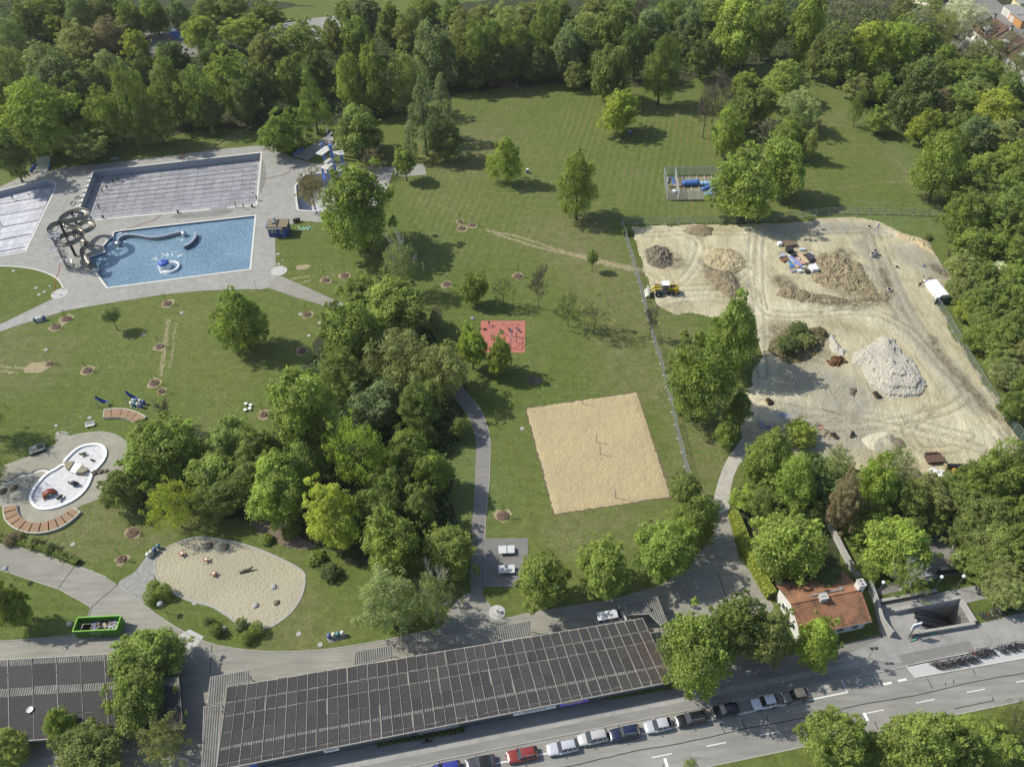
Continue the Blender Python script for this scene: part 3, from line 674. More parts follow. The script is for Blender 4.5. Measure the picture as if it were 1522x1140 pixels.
heap('spoil_heap', [(1150, 442), (1165, 424), (1205, 436), (1262, 446), (1318, 436), (1325, 447), (1262, 452), (1200, 452)], .8, .5, MAT['browngravel'], 'long low brown bank below the rubbish pile', 'spoil heap', .6, .5, .45, 14)
heap('brush_heap', [(1225, 538), (1236, 530), (1252, 532), (1260, 542), (1250, 551), (1232, 550)], 1.4, 1.1, MAT['rustsoil'], 'rust brown heap of brushwood beside the white gravel', 'brush heap', .9, 1.2, .25, 15)
heap('spoil_heap', [(1260, 580), (1268, 573), (1276, 577), (1278, 588), (1268, 594), (1261, 590)], 1.0, .9, MAT['darkspoil'], 'small dark earth heap in front of the white gravel', 'spoil heap', .5, 1., .3, 16)
heap('gravel_heap', [(1278, 652), (1292, 644), (1315, 642), (1330, 650), (1330, 668), (1300, 680), (1282, 672)], 1.7, .7, plain('yellow_gravel', (0.47, 0.43, 0.31), .95, .15, 1.2, .5), 'pale yellow gravel heap behind the trees', 'gravel heap', .2, .5, .35, 17)
heap('gravel_heap', [(1312, 650), (1325, 645), (1345, 655), (1352, 668), (1330, 678)], 1.5, .7, MAT['greyspoil'], 'grey gravel heap beside the pale yellow one', 'gravel heap', .3, .5, .35, 18)
heap('spoil_heap', [(1140, 520), (1160, 492), (1200, 488), (1230, 498), (1228, 520), (1205, 540), (1170, 548)], 2.8, .6, plain('overgrown_soil', (0.075, 0.078, 0.03), .95, .4, .8, 1, c2=(.19, .15, .085)), 'overgrown green and brown bank on the building site', 'spoil heap', .5, .5, .4, 19)
heap('spoil_heap', [(1330, 345), (1372, 358), (1390, 380), (1378, 374), (1350, 362), (1330, 354)], .9, .5, plain('ochre_soil', (0.46, 0.375, 0.22), .95, .2, 1, .6), 'ochre soil bank at the far corner of the site', 'spoil heap', .4, .6, .4, 21)
# ------------------------------------------------------------------ trees: a few crowns and trunks per kind, shared by all trees
def leaf_mesh(name, C, Nrm, size, var, mat=None):
    n = len(C)
    t = rng.normal(size=(n, 3)); t -= (t * Nrm).sum(1, keepdims=True) * Nrm; t /= np.linalg.norm(t, axis=1, keepdims=True) + 1e-9
    b = np.cross(Nrm, t)
    s = size[:, None]
    v = np.empty((n, 4, 3)); v[:, 0] = C - t * s; v[:, 1] = C - b * s * .62 + Nrm * s * .12; v[:, 2] = C + t * s - Nrm * s * .15; v[:, 3] = C + b * s * .62 + Nrm * s * .12
    me = bpy.data.meshes.new(name)
    me.vertices.add(n * 4); me.vertices.foreach_set('co', v.reshape(-1).astype(np.float32))
    me.loops.add(n * 4); me.loops.foreach_set('vertex_index', np.arange(n * 4, dtype=np.int32))
    me.polygons.add(n); me.polygons.foreach_set('loop_start', np.arange(0, n * 4, 4, dtype=np.int32)); me.polygons.foreach_set('loop_total', np.full(n, 4, np.int32))
    me.update(calc_edges=True)
    A = me.attributes.new('var', 'FLOAT', 'POINT'); A.data.foreach_set('value', np.repeat(var, 4).astype(np.float32))
    me.materials.append(mat or MAT['leaf'])
    return me
def unit(a): return a / (np.linalg.norm(a, axis=-1, keepdims=True) + 1e-9)

def crown(kind, seed):
    global rng
    rng = np.random.default_rng(seed)
    r = rng
    if kind == 'broad':      nl, lr, rad, nclump, k, ls, tap = 50, (.17, .33), .74, 66, 11, .034, 0.15
    elif kind == 'lumpy':    nl, lr, rad, nclump, k, ls, tap = 32, (.24, .38), .73, 86, 12, .038, 0.10
    elif kind == 'ovoid':    nl, lr, rad, nclump, k, ls, tap = 48, (.20, .32), .75, 64, 11, .031, 0.45
    elif kind == 'fine':     nl, lr, rad, nclump, k, ls, tap = 64, (.15, .26), .79, 52, 9, .027, 0.25
    elif kind == 'airy':     nl, lr, rad, nclump, k, ls, tap = 46, (.14, .24), .75, 26, 9, .027, 0.2
    elif kind == 'sparse':   nl, lr, rad, nclump, k, ls, tap = 30, (.12, .22), .78, 10, 6, .034, 0.2
    elif kind == 'ball':     nl, lr, rad, nclump, k, ls, tap = 50, (.25, .35), .66, 40, 6, .055, 0.0
    elif kind == 'conifer':  nl, lr, rad, nclump, k, ls, tap = 90, (.12, .22), .80, 34, 8, .030, 0.8
    d = unit(r.normal(size=(nl * 3, 3)))
    d = d[d[:, 2] > -0.75][:nl]
    # spread the lobes over the crown
    for _ in range(12):
        df = d[:, None] - d[None]; dist = np.linalg.norm(df, axis=2) + np.eye(len(d))
        d = unit(d + (df / dist[..., None] ** 3).sum(1) * 0.01)
    z = d[:, 2]
    wid = 1 - tap * (z + .2) * (z > -.2)
    wid = np.clip(wid, .12, 1.1)
    if kind == 'conifer':
        z = r.uniform(-.95, .95, len(d)); wid = np.clip((1 - z) / 1.6, .08, 1) * r.uniform(.7, 1.1, len(d)); a = r.uniform(0, 6.28, len(d))
        cen = np.stack([np.cos(a) * wid * rad, np.sin(a) * wid * rad, z], 1)
        R_ = r.uniform(*lr, len(d)) * (.6 + .5 * wid)
    else:
        rr = rad * r.uniform(.72, 1.10, len(d)) * (1 + .16 * np.sin(d[:, 0] * 3.1 + seed) * np.cos(d[:, 1] * 2.7 + seed * 2))
        cen = d * rr[:, None]; cen[:, :2] *= wid[:, None]
        R_ = r.uniform(*lr, len(d))
        ninn = nl // 4
        cen = np.vstack([cen, unit(r.normal(size=(ninn, 3))) * .34]); R_ = np.append(R_, r.uniform(.25, .36, ninn))
    if kind not in ('ball', 'conifer'):
        # notches and outlying sprays: drop some lobes, add small ones that break the outline
        keepl = r.random(len(cen)) > .14; cen, R_ = cen[keepl], R_[keepl]
        ns = {'lumpy': 34, 'broad': 46, 'ovoid': 40, 'fine': 46}.get(kind, 24)
        sd = unit(r.normal(size=(ns, 3))); sd = np.where(sd[:, 2:3] < -.5, sd * [1, 1, -1], sd)
        sz = sd[:, 2]; sw_ = np.clip(1 - tap * (sz + .2) * (sz > -.2), .15, 1.1)
        sc_ = sd * r.uniform(.86, 1.12, (ns, 1)); sc_[:, :2] *= sw_[:, None]
        cen = np.vstack([cen, sc_]); R_ = np.append(R_, r.uniform(.07, .15, ns))
        wob = 1 + .17 * np.sin(2.2 * cen[:, 0] + 1.7 * seed) * np.sin(2.6 * cen[:, 1] + seed) + .12 * np.sin(3.5 * cen[:, 2] + 2.3 * seed)
        cen = cen * wob[:, None]
    C, Nn, Vv = [], [], []
    for i in range(len(cen)):
        nc = max(8, int(nclump * min(1.25, (R_[i] / np.mean(lr)) ** 2)))
        q = unit(r.normal(size=(nc, 3)))
        q = np.where(q[:, 2:3] < -.55, q * [1, 1, -1], q)
        p = cen[i] + q * R_[i] * r.uniform(.72, 1.10, (nc, 1)) * [1, 1, .82]
        # drop clumps that lie deep inside another lobe
        dd = np.linalg.norm(p[:, None] - cen[None], axis=2) / R_[None]; dd[:, i] = 9
        keep = (dd.min(1) > .72)
        p, q = p[keep], q[keep]
        cv = np.clip(r.normal(.5, .16) + r.normal(0, .17, len(p)), .1, .9)
        m = len(p)
        cc = np.repeat(p, k, 0) + r.normal(size=(m * k, 3)) * R_[i] * [.19, .19, .13]
        nn = unit(np.repeat(q, k, 0) * .9 + r.normal(size=(m * k, 3)) * .55 + [0, 0, .45])
        C.append(cc); Nn.append(nn); Vv.append(np.repeat(cv, k) * .6 + r.uniform(.1, .9, m * k) * .4)
    C, Nn, Vv = np.vstack(C), np.vstack(Nn), np.concatenate(Vv)
    if kind in ('airy', 'sparse'):           # hanging twigs
        C[:, 2] -= r.exponential(.05, len(C)); Nn[:, 2] *= .4; Nn = unit(Nn)
    ext = np.percentile(np.abs(C), 99, axis=0)
    C[:, 0] /= ext[0]; C[:, 1] /= ext[1]
    C[:, 2] = (C[:, 2] - np.percentile(C[:, 2], .5)) / (np.percentile(C[:, 2], 99.5) - np.percentile(C[:, 2], .5)) * 2 - 1
    return leaf_mesh('crown_' + kind, C, Nn, .84 * ls * (.55 + 1.1 * r.random(len(C)) ** 1.7), Vv)

def limbs(seed, n=8, depth=1, mat='bark', spread=.6, base=.055, lift=.55):
    r = random.Random(seed); mb = MB()
    def grow(p, q, r0, r1, lev):
        m = p.lerp(q, .5) + Vector((r.uniform(-1, 1), r.uniform(-1, 1), 0)) * (q - p).length * .07
        mb.tube([p, m, q], [r0, (r0 + r1) / 2, r1], 5 if lev < 2 else 3, caps=False)
        if lev >= depth: return
        for k in range(n if lev == 0 else 5):
            t = r.uniform(.35, 1.0) if lev == 0 else r.uniform(.3, 1)
            s = p.lerp(m, t * 2) if t < .5 else m.lerp(q, t * 2 - 1)
            a = 2.4 * k + r.uniform(-.5, .5); dirv = Vector((math.cos(a), math.sin(a), r.uniform(.2, 1.1)))
            if lev > 0: dirv = (q - p).normalized() * 1.1 + Vector((r.uniform(-1, 1), r.uniform(-1, 1), r.uniform(-.2, .8)))
            dirv.normalize(); L = spread * r.uniform(.55, 1.0) * (.62 ** lev)
            grow(s, s + dirv * L, max(.004, r1 * .62 + (r0 - r1) * .2), max(.003, r1 * .2), lev + 1)
    mb.lathe([(base * 1.7, -.02), (base * 1.15, .06), (base, .2)], n=8, caps=False)
    grow(Vector((0, 0, .18)), Vector((r.uniform(-.05, .05), r.uniform(-.05, .05), 1.0 + lift * .4)), base, base * .35, 0)
    return mb.mesh('trunk', MAT[mat], True)

CR = {k: [crown(k, 100 + 10 * i + j) for j in range(n)] for i, (k, n) in enumerate((('broad', 9), ('lumpy', 6), ('ovoid', 5), ('fine', 5), ('airy', 3), ('sparse', 2), ('ball', 2), ('conifer', 2)))}
TR = [limbs(i) for i in range(4)]
TRA = [limbs(20 + i, 9, 3, 'greybark', .75, .04) for i in range(3)]
TRB = [limbs(30 + i, 9, 3, 'birch', .7, .045) for i in range(2)]
BARE = [limbs(40 + i, 11, 4, 'greybark', .80, .045, .9) for i in range(2)]

COLS = {'dark': (.094, .124, .040), 'mid': (.128, .164, .044), 'green': (.149, .190, .044), 'bright': (.172, .218, .046), 'lime': (.218, .244, .048),
        'olive': (.160, .180, .062), 'blue': (.124, .162, .070), 'pale': (.184, .212, .090), 'brown': (.164, .138, .082), 'grey': (.160, .164, .106), 'pine': (.114, .138, .068), 'white': (.35, .37, .29)}
CWORD = {'dark': 'dark green', 'mid': 'mid-green', 'green': 'fresh green', 'bright': 'bright green', 'lime': 'yellow-green', 'olive': 'olive green', 'blue': 'bluish green', 'pale': 'pale green', 'brown': 'brownish', 'grey': 'greyish', 'pine': 'grey-green', 'white': 'white-blossoming'}
KWORD = {'broad': 'broadleaf tree', 'lumpy': 'lumpy-crowned tree', 'ovoid': 'tall oval tree', 'fine': 'fine-leaved tree', 'airy': 'airy tree', 'sparse': 'half-leafless tree', 'ball': 'clipped ball shrub', 'conifer': 'conifer', 'bare': 'bare tree', 'birch': 'birch'}
ZONES = {
 'P': ('in the wood behind the pools', 'trees of the wood behind the pools'),
 'N': ('in the wood beyond the striped lawn', 'trees of the wood beyond the striped lawn'),
 'E': ('in the wood at the upper right', 'trees of the wood at the upper right'),
 'F': ('along the building site fence', 'trees along the building site fence'),
 'S': ('in the wood behind the station stairs', 'trees behind the station stairs'),
 'H': ('round the tiled house', 'trees round the tiled house'),
 'B': ('between building site and tiled house', 'trees below the building site'),
 'C': ('in the clump between footpath and playground', 'trees of the middle clump'),
 'L': ('standing on the open lawn', 'single trees on the lawns'),
 'G': ('in the group beside the storage cage', 'trees beside the storage cage'),
 'V': ('in the row below the sand court', 'trees below the sand court'),
 'M': ('on the street median', 'trees on the street median'),
 'W': ('at the lower left beside the hall roofs', 'trees at the lower left'),
 'A': ('in the pair inside the site fence', 'trees inside the site fence')}
T = []
def tz(zone, rows):
    for row in rows:
        x, y, hw, hh, k, c = row[:6]; T.append((zone, x, y, hw, hh, k, c, row[6] if len(row) > 6 else None))
tz('P', [(57, 175, 51, 52, 'ovoid', 'green'), (150, 170, 31, 40, 'fine', 'green'), (190, 155, 29, 52, 'fine', 'mid'), (229, 174, 26, 33, 'ovoid', 'mid'), (132, 216, 29, 20, 'broad', 'olive'),
 (250, 130, 32, 50, 'ovoid', 'mid'), (289, 142, 28, 42, 'fine', 'mid'), (341, 115, 36, 46, 'broad', 'green'), (85, 117, 40, 36, 'lumpy', 'blue'), (130, 122, 30, 28, 'lumpy', 'olive'), (160, 97, 26, 25, 'fine', 'pale'),
 (110, 62, 36, 25, 'fine', 'olive'), (155, 50, 32, 22, 'fine', 'brown'), (200, 64, 21, 19, 'broad', 'lime'), (15, 55, 22, 24, 'fine', 'blue'), (40, 25, 25, 25, 'broad', 'mid'), (78, 38, 20, 14, 'broad', 'lime'), (72, 10, 30, 22, 'broad', 'mid'),
 (118, 16, 21, 25, 'fine', 'blue'), (158, 12, 25, 22, 'broad', 'olive'), (190, 25, 22, 26, 'broad', 'mid'), (226, 18, 23, 26, 'lumpy', 'mid'), (266, 23, 18, 22, 'broad', 'blue'), (307, 15, 26, 18, 'ovoid', 'mid'), (345, 12, 26, 16, 'broad', 'mid'),
 (300, 50, 28, 22, 'lumpy', 'bright'), (360, 46, 31, 22, 'broad', 'green'), (12, 100, 26, 28, 'fine', 'olive'), (38, 100, 17, 15, 'broad', 'lime'), (52, 113, 16, 23, 'fine', 'pale'), (257, 85, 26, 23, 'lumpy', 'dark'), (394, 85, 26, 30, 'broad', 'olive'), (4, 140, 18, 22, 'broad', 'mid'),
 (12, 228, 26, 36, 'broad', 'dark'), (60, 80, 22, 20, 'fine', 'pale'), (440, 68, 36, 36, 'broad', 'mid'), (415, 127, 11, 17, 'fine', 'white'), (462, 147, 25, 46, 'conifer', 'mid'), (395, 128, 22, 32, 'broad', 'dark'), (495, 52, 19, 26, 'broad', 'olive'), (528, 55, 24, 28, 'lumpy', 'mid'), (540, 18, 27, 20, 'broad', 'blue'),
 (522, 122, 27, 37, 'ovoid', 'green'), (553, 112, 28, 48, 'broad', 'green'), (595, 115, 29, 46, 'fine', 'olive'), (578, 33, 24, 26, 'broad', 'mid'), (612, 40, 26, 28, 'fine', 'olive'), (647, 78, 32, 42, 'lumpy', 'blue'), (630, 10, 24, 16, 'broad', 'green'),
 (528, 192, 39, 34, 'lumpy', 'mid'), (418, 192, 34, 30, 'broad', 'green'), (320, 90, 24, 30, 'broad', 'dark'), (215, 105, 24, 28, 'broad', 'dark'), (100, 160, 30, 40, 'broad', 'dark'), (10, 180, 24, 40, 'broad', 'mid'), (470, 100, 24, 36, 'broad', 'dark'), (365, 150, 20, 30, 'broad', 'dark'), (395, 20, 24, 20, 'broad', 'mid'), (515, 20, 18, 16, 'broad', 'mid'), (430, 120, 22, 30, 'broad', 'mid'), (310, 165, 22, 22, 'broad', 'dark'),
 (628, 168, 31, 62, 'conifer', 'pine'), (656, 158, 24, 46, 'conifer', 'pine'), (660, 205, 23, 28, 'broad', 'dark')])
tz('N', [(690, 57, 27, 42, 'fine', 'olive'), (720, 75, 26, 42, 'broad', 'mid'), (750, 50, 31, 40, 'fine', 'olive'), (773, 75, 23, 34, 'broad', 'mid'), (807, 45, 22, 40, 'fine', 'mid'), (845, 74, 24, 36, 'broad', 'blue'), (868, 45, 27, 26, 'fine', 'olive'), (915, 42, 32, 32, 'broad', 'mid'), (858, 110, 19, 18, 'fine', 'olive'),
 (907, 107, 31, 37, 'lumpy', 'mid'), (984, 100, 27, 46, 'ovoid', 'mid'), (968, 45, 24, 30, 'lumpy', 'blue'), (1023, 45, 22, 36, 'broad', 'blue'), (997, 14, 24, 18, 'fine', 'mid'), (950, 28, 14, 32, 'bare', 'grey'), (1086, 50, 38, 47, 'lumpy', 'bright'), (1140, 40, 28, 40, 'broad', 'mid'), (884, 14, 22, 15, 'broad', 'olive'), (828, 14, 22, 14, 'broad', 'mid'), (925, 8, 22, 14, 'broad', 'mid'),
 (875, 85, 22, 26, 'broad', 'dark'), (945, 75, 22, 36, 'broad', 'dark'), (1045, 80, 22, 30, 'broad', 'dark'), (700, 100, 22, 26, 'broad', 'dark'), (745, 95, 24, 26, 'broad', 'dark'), (800, 90, 24, 26, 'broad', 'dark'), (825, 60, 20, 26, 'broad', 'mid'), (1060, 15, 26, 18, 'broad', 'mid'), (1110, 8, 26, 16, 'broad', 'mid'), (670, 20, 20, 20, 'broad', 'mid'), (720, 25, 26, 18, 'fine', 'olive'), (790, 22, 24, 16, 'broad', 'olive')])
tz('L', [(920, 163, 30, 30, 'broad', 'lime'), (858, 272, 30, 46, 'ovoid', 'green'), (753, 235, 24, 31, 'ovoid', 'bright'), (601, 239, 17, 18, 'lumpy', 'green', 3.0), (551, 238, 23, 15, 'sparse', 'brown'), (534, 310, 56, 60, 'lumpy', 'green'), (461, 276, 23, 29, 'airy', 'brown'), (352, 470, 39, 45, 'ovoid', 'green'), (164.5, 469, 12, 12, 'broad', 'pale', 2.6),
 (596, 390, 30, 34, 'birch', 'pale', 3.5), (704, 425, 19, 24, 'broad', 'green'), (648, 471, 11, 16, 'fine', 'grey'), (701, 515, 22, 30, 'broad', 'bright'), (741, 525, 20, 28, 'broad', 'bright'), (748, 432, 20, 22, 'sparse', 'olive'), (881, 383, 8, 11, 'broad', 'green', 2.2), (801, 428, 16, 30, 'bare', 'grey'), (845, 455, 20, 26, 'sparse', 'mid'), (884, 468, 28, 28, 'sparse', 'olive'),
 (1050, 165, 18, 40, 'bare', 'grey'), (1072, 145, 20, 32, 'bare', 'grey'), (968, 480, 12, 32, 'bare', 'grey'), (316, 193, 4, 6, 'broad', 'pale', 1.0), (245, 612, 12, 16, 'bare', 'grey')])
tz('G', [(1110, 127, 25, 20, 'broad', 'green'), (1105, 162, 27, 28, 'broad', 'mid'), (1084, 197, 25, 33, 'lumpy', 'bright'), (1168, 120, 37, 30, 'ovoid', 'green'), (1186, 160, 31, 28, 'fine', 'pale'), (1175, 202, 26, 26, 'broad', 'green'), (1205, 212, 13, 30, 'fine', 'olive'), (1108, 270, 44, 52, 'broad', 'green'), (1165, 248, 34, 40, 'lumpy', 'green'), (1140, 192, 22, 15, 'sparse', 'grey'), (1135, 155, 22, 24, 'broad', 'mid')])
tz('E', [(1198, 42, 30, 46, 'lumpy', 'bright'), (1245, 77, 29, 38, 'broad', 'mid'), (1216, 78, 20, 30, 'fine', 'olive'), (1285, 72, 27, 40, 'lumpy', 'lime'), (1335, 72, 30, 38, 'broad', 'bright'), (1253, 20, 36, 20, 'sparse', 'grey'), (1302, 18, 32, 20, 'sparse', 'grey'), (1364, 137, 38, 48, 'lumpy', 'dark'), (1311, 130, 19, 20, 'broad', 'bright'), (1277, 128, 22, 20, 'broad', 'olive'), (1277, 157, 14, 28, 'airy', 'green'), (1308, 175, 20, 20, 'broad', 'green'),
 (1432, 22, 30, 27, 'fine', 'white'), (1400, 42, 26, 26, 'airy', 'olive'), (1384, 18, 24, 20, 'fine', 'olive'), (1405, 82, 16, 16, 'broad', 'bright'), (1438, 74, 26, 20, 'sparse', 'grey'), (1473, 107, 27, 20, 'fine', 'green'), (1448, 115, 27, 22, 'broad', 'mid'), (1420, 110, 24, 22, 'broad', 'bright'), (1511, 100, 18, 34, 'airy', 'pale'), (1398, 150, 26, 18, 'fine', 'brown'), (1482, 162, 36, 24, 'lumpy', 'lime'), (1448, 138, 30, 20, 'broad', 'olive'),
 (1378, 184, 23, 25, 'broad', 'lime'), (1420, 186, 28, 24, 'broad', 'mid'), (1401, 243, 36, 50, 'ovoid', 'green'), (1453, 202, 31, 28, 'broad', 'blue'), (1492, 205, 30, 26, 'broad', 'olive'), (1465, 250, 36, 28, 'broad', 'green'), (1508, 232, 24, 24, 'broad', 'bright'), (1450, 280, 38, 26, 'broad', 'mid'), (1503, 277, 30, 26, 'lumpy', 'green'), (1365, 40, 26, 26, 'fine', 'grey'), (1350, 105, 24, 20, 'broad', 'mid'), (1345, 15, 22, 20, 'fine', 'olive'), (1500, 130, 24, 22, 'broad', 'mid'), (1390, 110, 26, 22, 'broad', 'mid'), (1430, 150, 26, 22, 'broad', 'mid'), (1462, 48, 20, 24, 'sparse', 'grey'), (1478, 78, 22, 22, 'airy', 'olive'), (1500, 70, 20, 24, 'sparse', 'grey'), (1455, 78, 20, 18, 'fine', 'olive'), (1375, 60, 22, 22, 'broad', 'green')])
tz('F', [(1437, 322, 31, 35, 'broad', 'green'), (1490, 315, 36, 36, 'broad', 'mid'), (1446, 365, 28, 26, 'lumpy', 'green'), (1490, 360, 34, 28, 'broad', 'green'), (1436, 394, 25, 20, 'broad', 'olive'), (1490, 400, 15, 13, 'fine', 'white'), (1466, 410, 26, 23, 'broad', 'mid'), (1510, 415, 24, 28, 'broad', 'green'), (1438, 430, 27, 22, 'broad', 'olive'), (1467, 442, 30, 28, 'broad', 'mid'), (1506, 448, 28, 28, 'broad', 'green'), (1440, 462, 20, 16, 'broad', 'lime'),
 (1472, 477, 28, 24, 'broad', 'mid'), (1512, 480, 26, 28, 'broad', 'mid'), (1458, 500, 24, 20, 'broad', 'green'), (1492, 505, 30, 28, 'broad', 'green'), (1488, 535, 22, 22, 'broad', 'mid'), (1500, 553, 25, 22, 'fine', 'pale'), (1518, 525, 24, 24, 'broad', 'olive'), (1514, 600, 20, 26, 'broad', 'mid'), (1540, 340, 30, 36, 'broad', 'mid'), (1540, 260, 30, 36, 'broad', 'mid'), (1545, 560, 26, 36, 'broad', 'mid'), (1500, 440, 26, 26, 'broad', 'dark')])
tz('A', [(1097, 487, 42, 60, 'ovoid', 'green'), (1040, 562, 48, 60, 'broad', 'green'), (1100, 607, 17, 24, 'lumpy', 'mid', 2), (1082, 640, 19, 22, 'lumpy', 'green', 1.5)])
tz('B', [(1190, 642, 23, 18, 'broad', 'bright'), (1147, 682, 38, 40, 'broad', 'green'), (1182, 712, 33, 42, 'ovoid', 'green'), (1248, 682, 23, 25, 'airy', 'pale'), (1256, 744, 30, 46, 'fine', 'brown'), (1305, 716, 31, 48, 'broad', 'bright'), (1330, 692, 32, 30, 'airy', 'mid'), (1347, 747, 36, 36, 'broad', 'mid'), (1378, 737, 31, 30, 'broad', 'olive'), (1388, 772, 22, 22, 'broad', 'mid'), (1132, 742, 28, 20, 'fine', 'mid'), (1215, 762, 16, 20, 'conifer', 'dark'), (1112, 740, 22, 17, 'broad', 'bright'), (1290, 770, 28, 30, 'broad', 'mid')])
tz('H', [(1168, 808, 54, 54, 'lumpy', 'bright'), (1333, 806, 48, 45, 'lumpy', 'bright'), (1352, 855, 34, 24, 'birch', 'mid', 2), (1214, 953, 30, 35, 'lumpy', 'bright'), (1143, 940, 38, 44, 'broad', 'olive'), (1090, 930, 40, 46, 'broad', 'mid'), (1036, 970, 54, 60, 'lumpy', 'green'), (1228, 865, 24, 22, 'broad', 'dark', 0.8), (1290, 848, 18, 16, 'broad', 'green', 0.5)])
tz('S', [(1497, 690, 42, 48, 'airy', 'green'), (1470, 715, 36, 42, 'broad', 'green'), (1427, 732, 36, 27, 'broad', 'mid'), (1466, 767, 44, 36, 'broad', 'mid'), (1508, 760, 36, 36, 'broad', 'green'), (1441, 792, 33, 28, 'broad', 'mid'), (1474, 802, 40, 34, 'fine', 'olive'), (1453, 836, 33, 26, 'broad', 'mid'), (1505, 815, 34, 34, 'broad', 'mid'), (1492, 850, 36, 28, 'fine', 'olive'), (1497, 872, 34, 22, 'broad', 'olive'), (1550, 800, 40, 60, 'broad', 'mid'), (1548, 690, 40, 50, 'broad', 'mid')])
tz('C', [(237, 668, 58, 48, 'lumpy', 'green'), (180, 728, 32, 30, 'broad', 'mid'), (253, 750, 33, 38, 'airy', 'lime'), (337, 652, 38, 32, 'lumpy', 'mid'), (316, 702, 42, 38, 'lumpy', 'green'), (328, 740, 36, 32, 'broad', 'mid'), (382, 668, 34, 34, 'broad', 'mid'), (410, 728, 46, 48, 'lumpy', 'bright'), (455, 610, 54, 66, 'lumpy', 'green'), (396, 668, 25, 26, 'broad', 'mid'), (557, 602, 42, 34, 'lumpy', 'blue'), (528, 672, 42, 52, 'airy', 'bright'), (600, 682, 34, 40, 'lumpy', 'green'), (641, 702, 27, 32, 'lumpy', 'green'),
 (490, 760, 42, 52, 'broad', 'lime'), (580, 728, 30, 36, 'broad', 'mid'), (582, 800, 46, 52, 'lumpy', 'green'), (665, 817, 42, 40, 'broad', 'green'), (635, 646, 17, 18, 'lumpy', 'mid'), (680, 636, 14, 15, 'lumpy', 'mid', 1.), (520, 495, 48, 50, 'lumpy', 'green'), (582, 463, 50, 40, 'lumpy', 'green'), (538, 431, 31, 22, 'broad', 'green'), (592, 532, 56, 44, 'fine', 'olive'), (655, 547, 40, 42, 'fine', 'olive'), (510, 560, 36, 40, 'broad', 'mid'), (620, 600, 40, 40, 'fine', 'mid'), (560, 760, 34, 36, 'broad', 'mid'), (620, 750, 30, 34, 'broad', 'mid'), (450, 690, 36, 40, 'broad', 'mid'), (360, 715, 34, 34, 'broad', 'mid'),
 (578, 893, 43, 48, 'fine', 'pale'), (645, 886, 38, 44, 'birch', 'pale')])
tz('V', [(1018, 727, 24, 25, 'broad', 'mid'), (1036, 771, 33, 38, 'ovoid', 'green'), (985, 813, 44, 45, 'broad', 'green'), (893, 844, 40, 42, 'broad', 'green'), (804, 862, 40, 42, 'broad', 'green')])
tz('M', [(1243, 1102, 48, 48, 'broad', 'green'), (1375, 1098, 50, 54, 'lumpy', 'green'), (1425, 1110, 34, 40, 'broad', 'mid'), (1474, 1097, 42, 36, 'broad', 'green'), (1512, 1072, 26, 40, 'airy', 'olive'), (1308, 1122, 32, 30, 'broad', 'mid'), (1027, 1137, 12, 14, 'airy', 'green')])
tz('W', [(218, 972, 50, 40, 'lumpy', 'green'), (203, 1030, 52, 44, 'broad', 'green'), (8, 896, 26, 42, 'broad', 'green'), (238, 1098, 46, 40, 'airy', 'olive'), (90, 1078, 22, 26, 'broad', 'green'), (8, 1112, 32, 28, 'broad', 'green'), (130, 1122, 50, 34, 'broad', 'mid'), (-28, 610, 30, 40, 'airy', 'mid'), (-20, 690, 30, 30, 'airy', 'mid')])

tree_list = []
def add_tree(zone, x, y, hw, hh, kind, col, trunk=None):
    i = len(tree_list); r = random.Random(i * 13 + 5)
    zc = 6.0
    for _ in range(8):
        P = G(x, y, zc); dep = depth_of(P); rad = hw * dep / FPX
        al = math.asin(min(.99, (CAMH - zc) / (P - CAM).length))
        hm = hh * dep / FPX
        a = math.sqrt(max(0.01, hm * hm - (rad * math.sin(al)) ** 2)) / math.cos(al)
        a = min(max(a, .72 * rad), 1.9 * rad)
        tk = trunk if trunk is not None else min(2.2, .22 * a + .5)
        zc = tk + a
    P = G(x, y, zc)
    name = {'conifer': 'conifer_tree', 'birch': 'birch_tree', 'bare': 'bare_tree'}.get(kind, 'broadleaf_tree')
    o = thing(name, '', 'tree', (P.x, P.y, 0), r.uniform(0, 6.28), ZONES[zone][1])
    c = COLS[col]; br_ = r.uniform(.86, 1.14); j = lambda: br_ * r.uniform(.965, 1.035)
    cc = (c[0] * j(), c[1] * j(), c[2] * j())
    if kind == 'bare':
        obj('trunk', BARE[i % 2], o, scale=(rad, rad, (zc + a) / 1.75))
        obj('crown', CR['sparse'][i % 2], o, (0, 0, zc), scale=(rad * .8, rad * .8, a * .7), color=(.12, .115, .07))
    else:
        pool = {'birch': TRB, 'airy': TRA, 'sparse': TRA}.get(kind, TR)
        obj('trunk', pool[i % len(pool)], o, scale=(rad, rad, zc if kind != 'conifer' else zc * 1.15))
        ck = 'airy' if kind == 'birch' else kind
        el = r.uniform(.88, 1.14); cro = obj('crown', CR[ck][r.randrange(len(CR[ck]))], o, (0, 0, zc), scale=(rad * el, rad / el, a * r.uniform(.95, 1.06)), color=cc); cro.rotation_euler = (r.uniform(-.09, .09), r.uniform(-.09, .09), r.uniform(0, 6.28))
    tree_list.append((o, zone, x, y, kind, col))
for t in T: add_tree(*t)
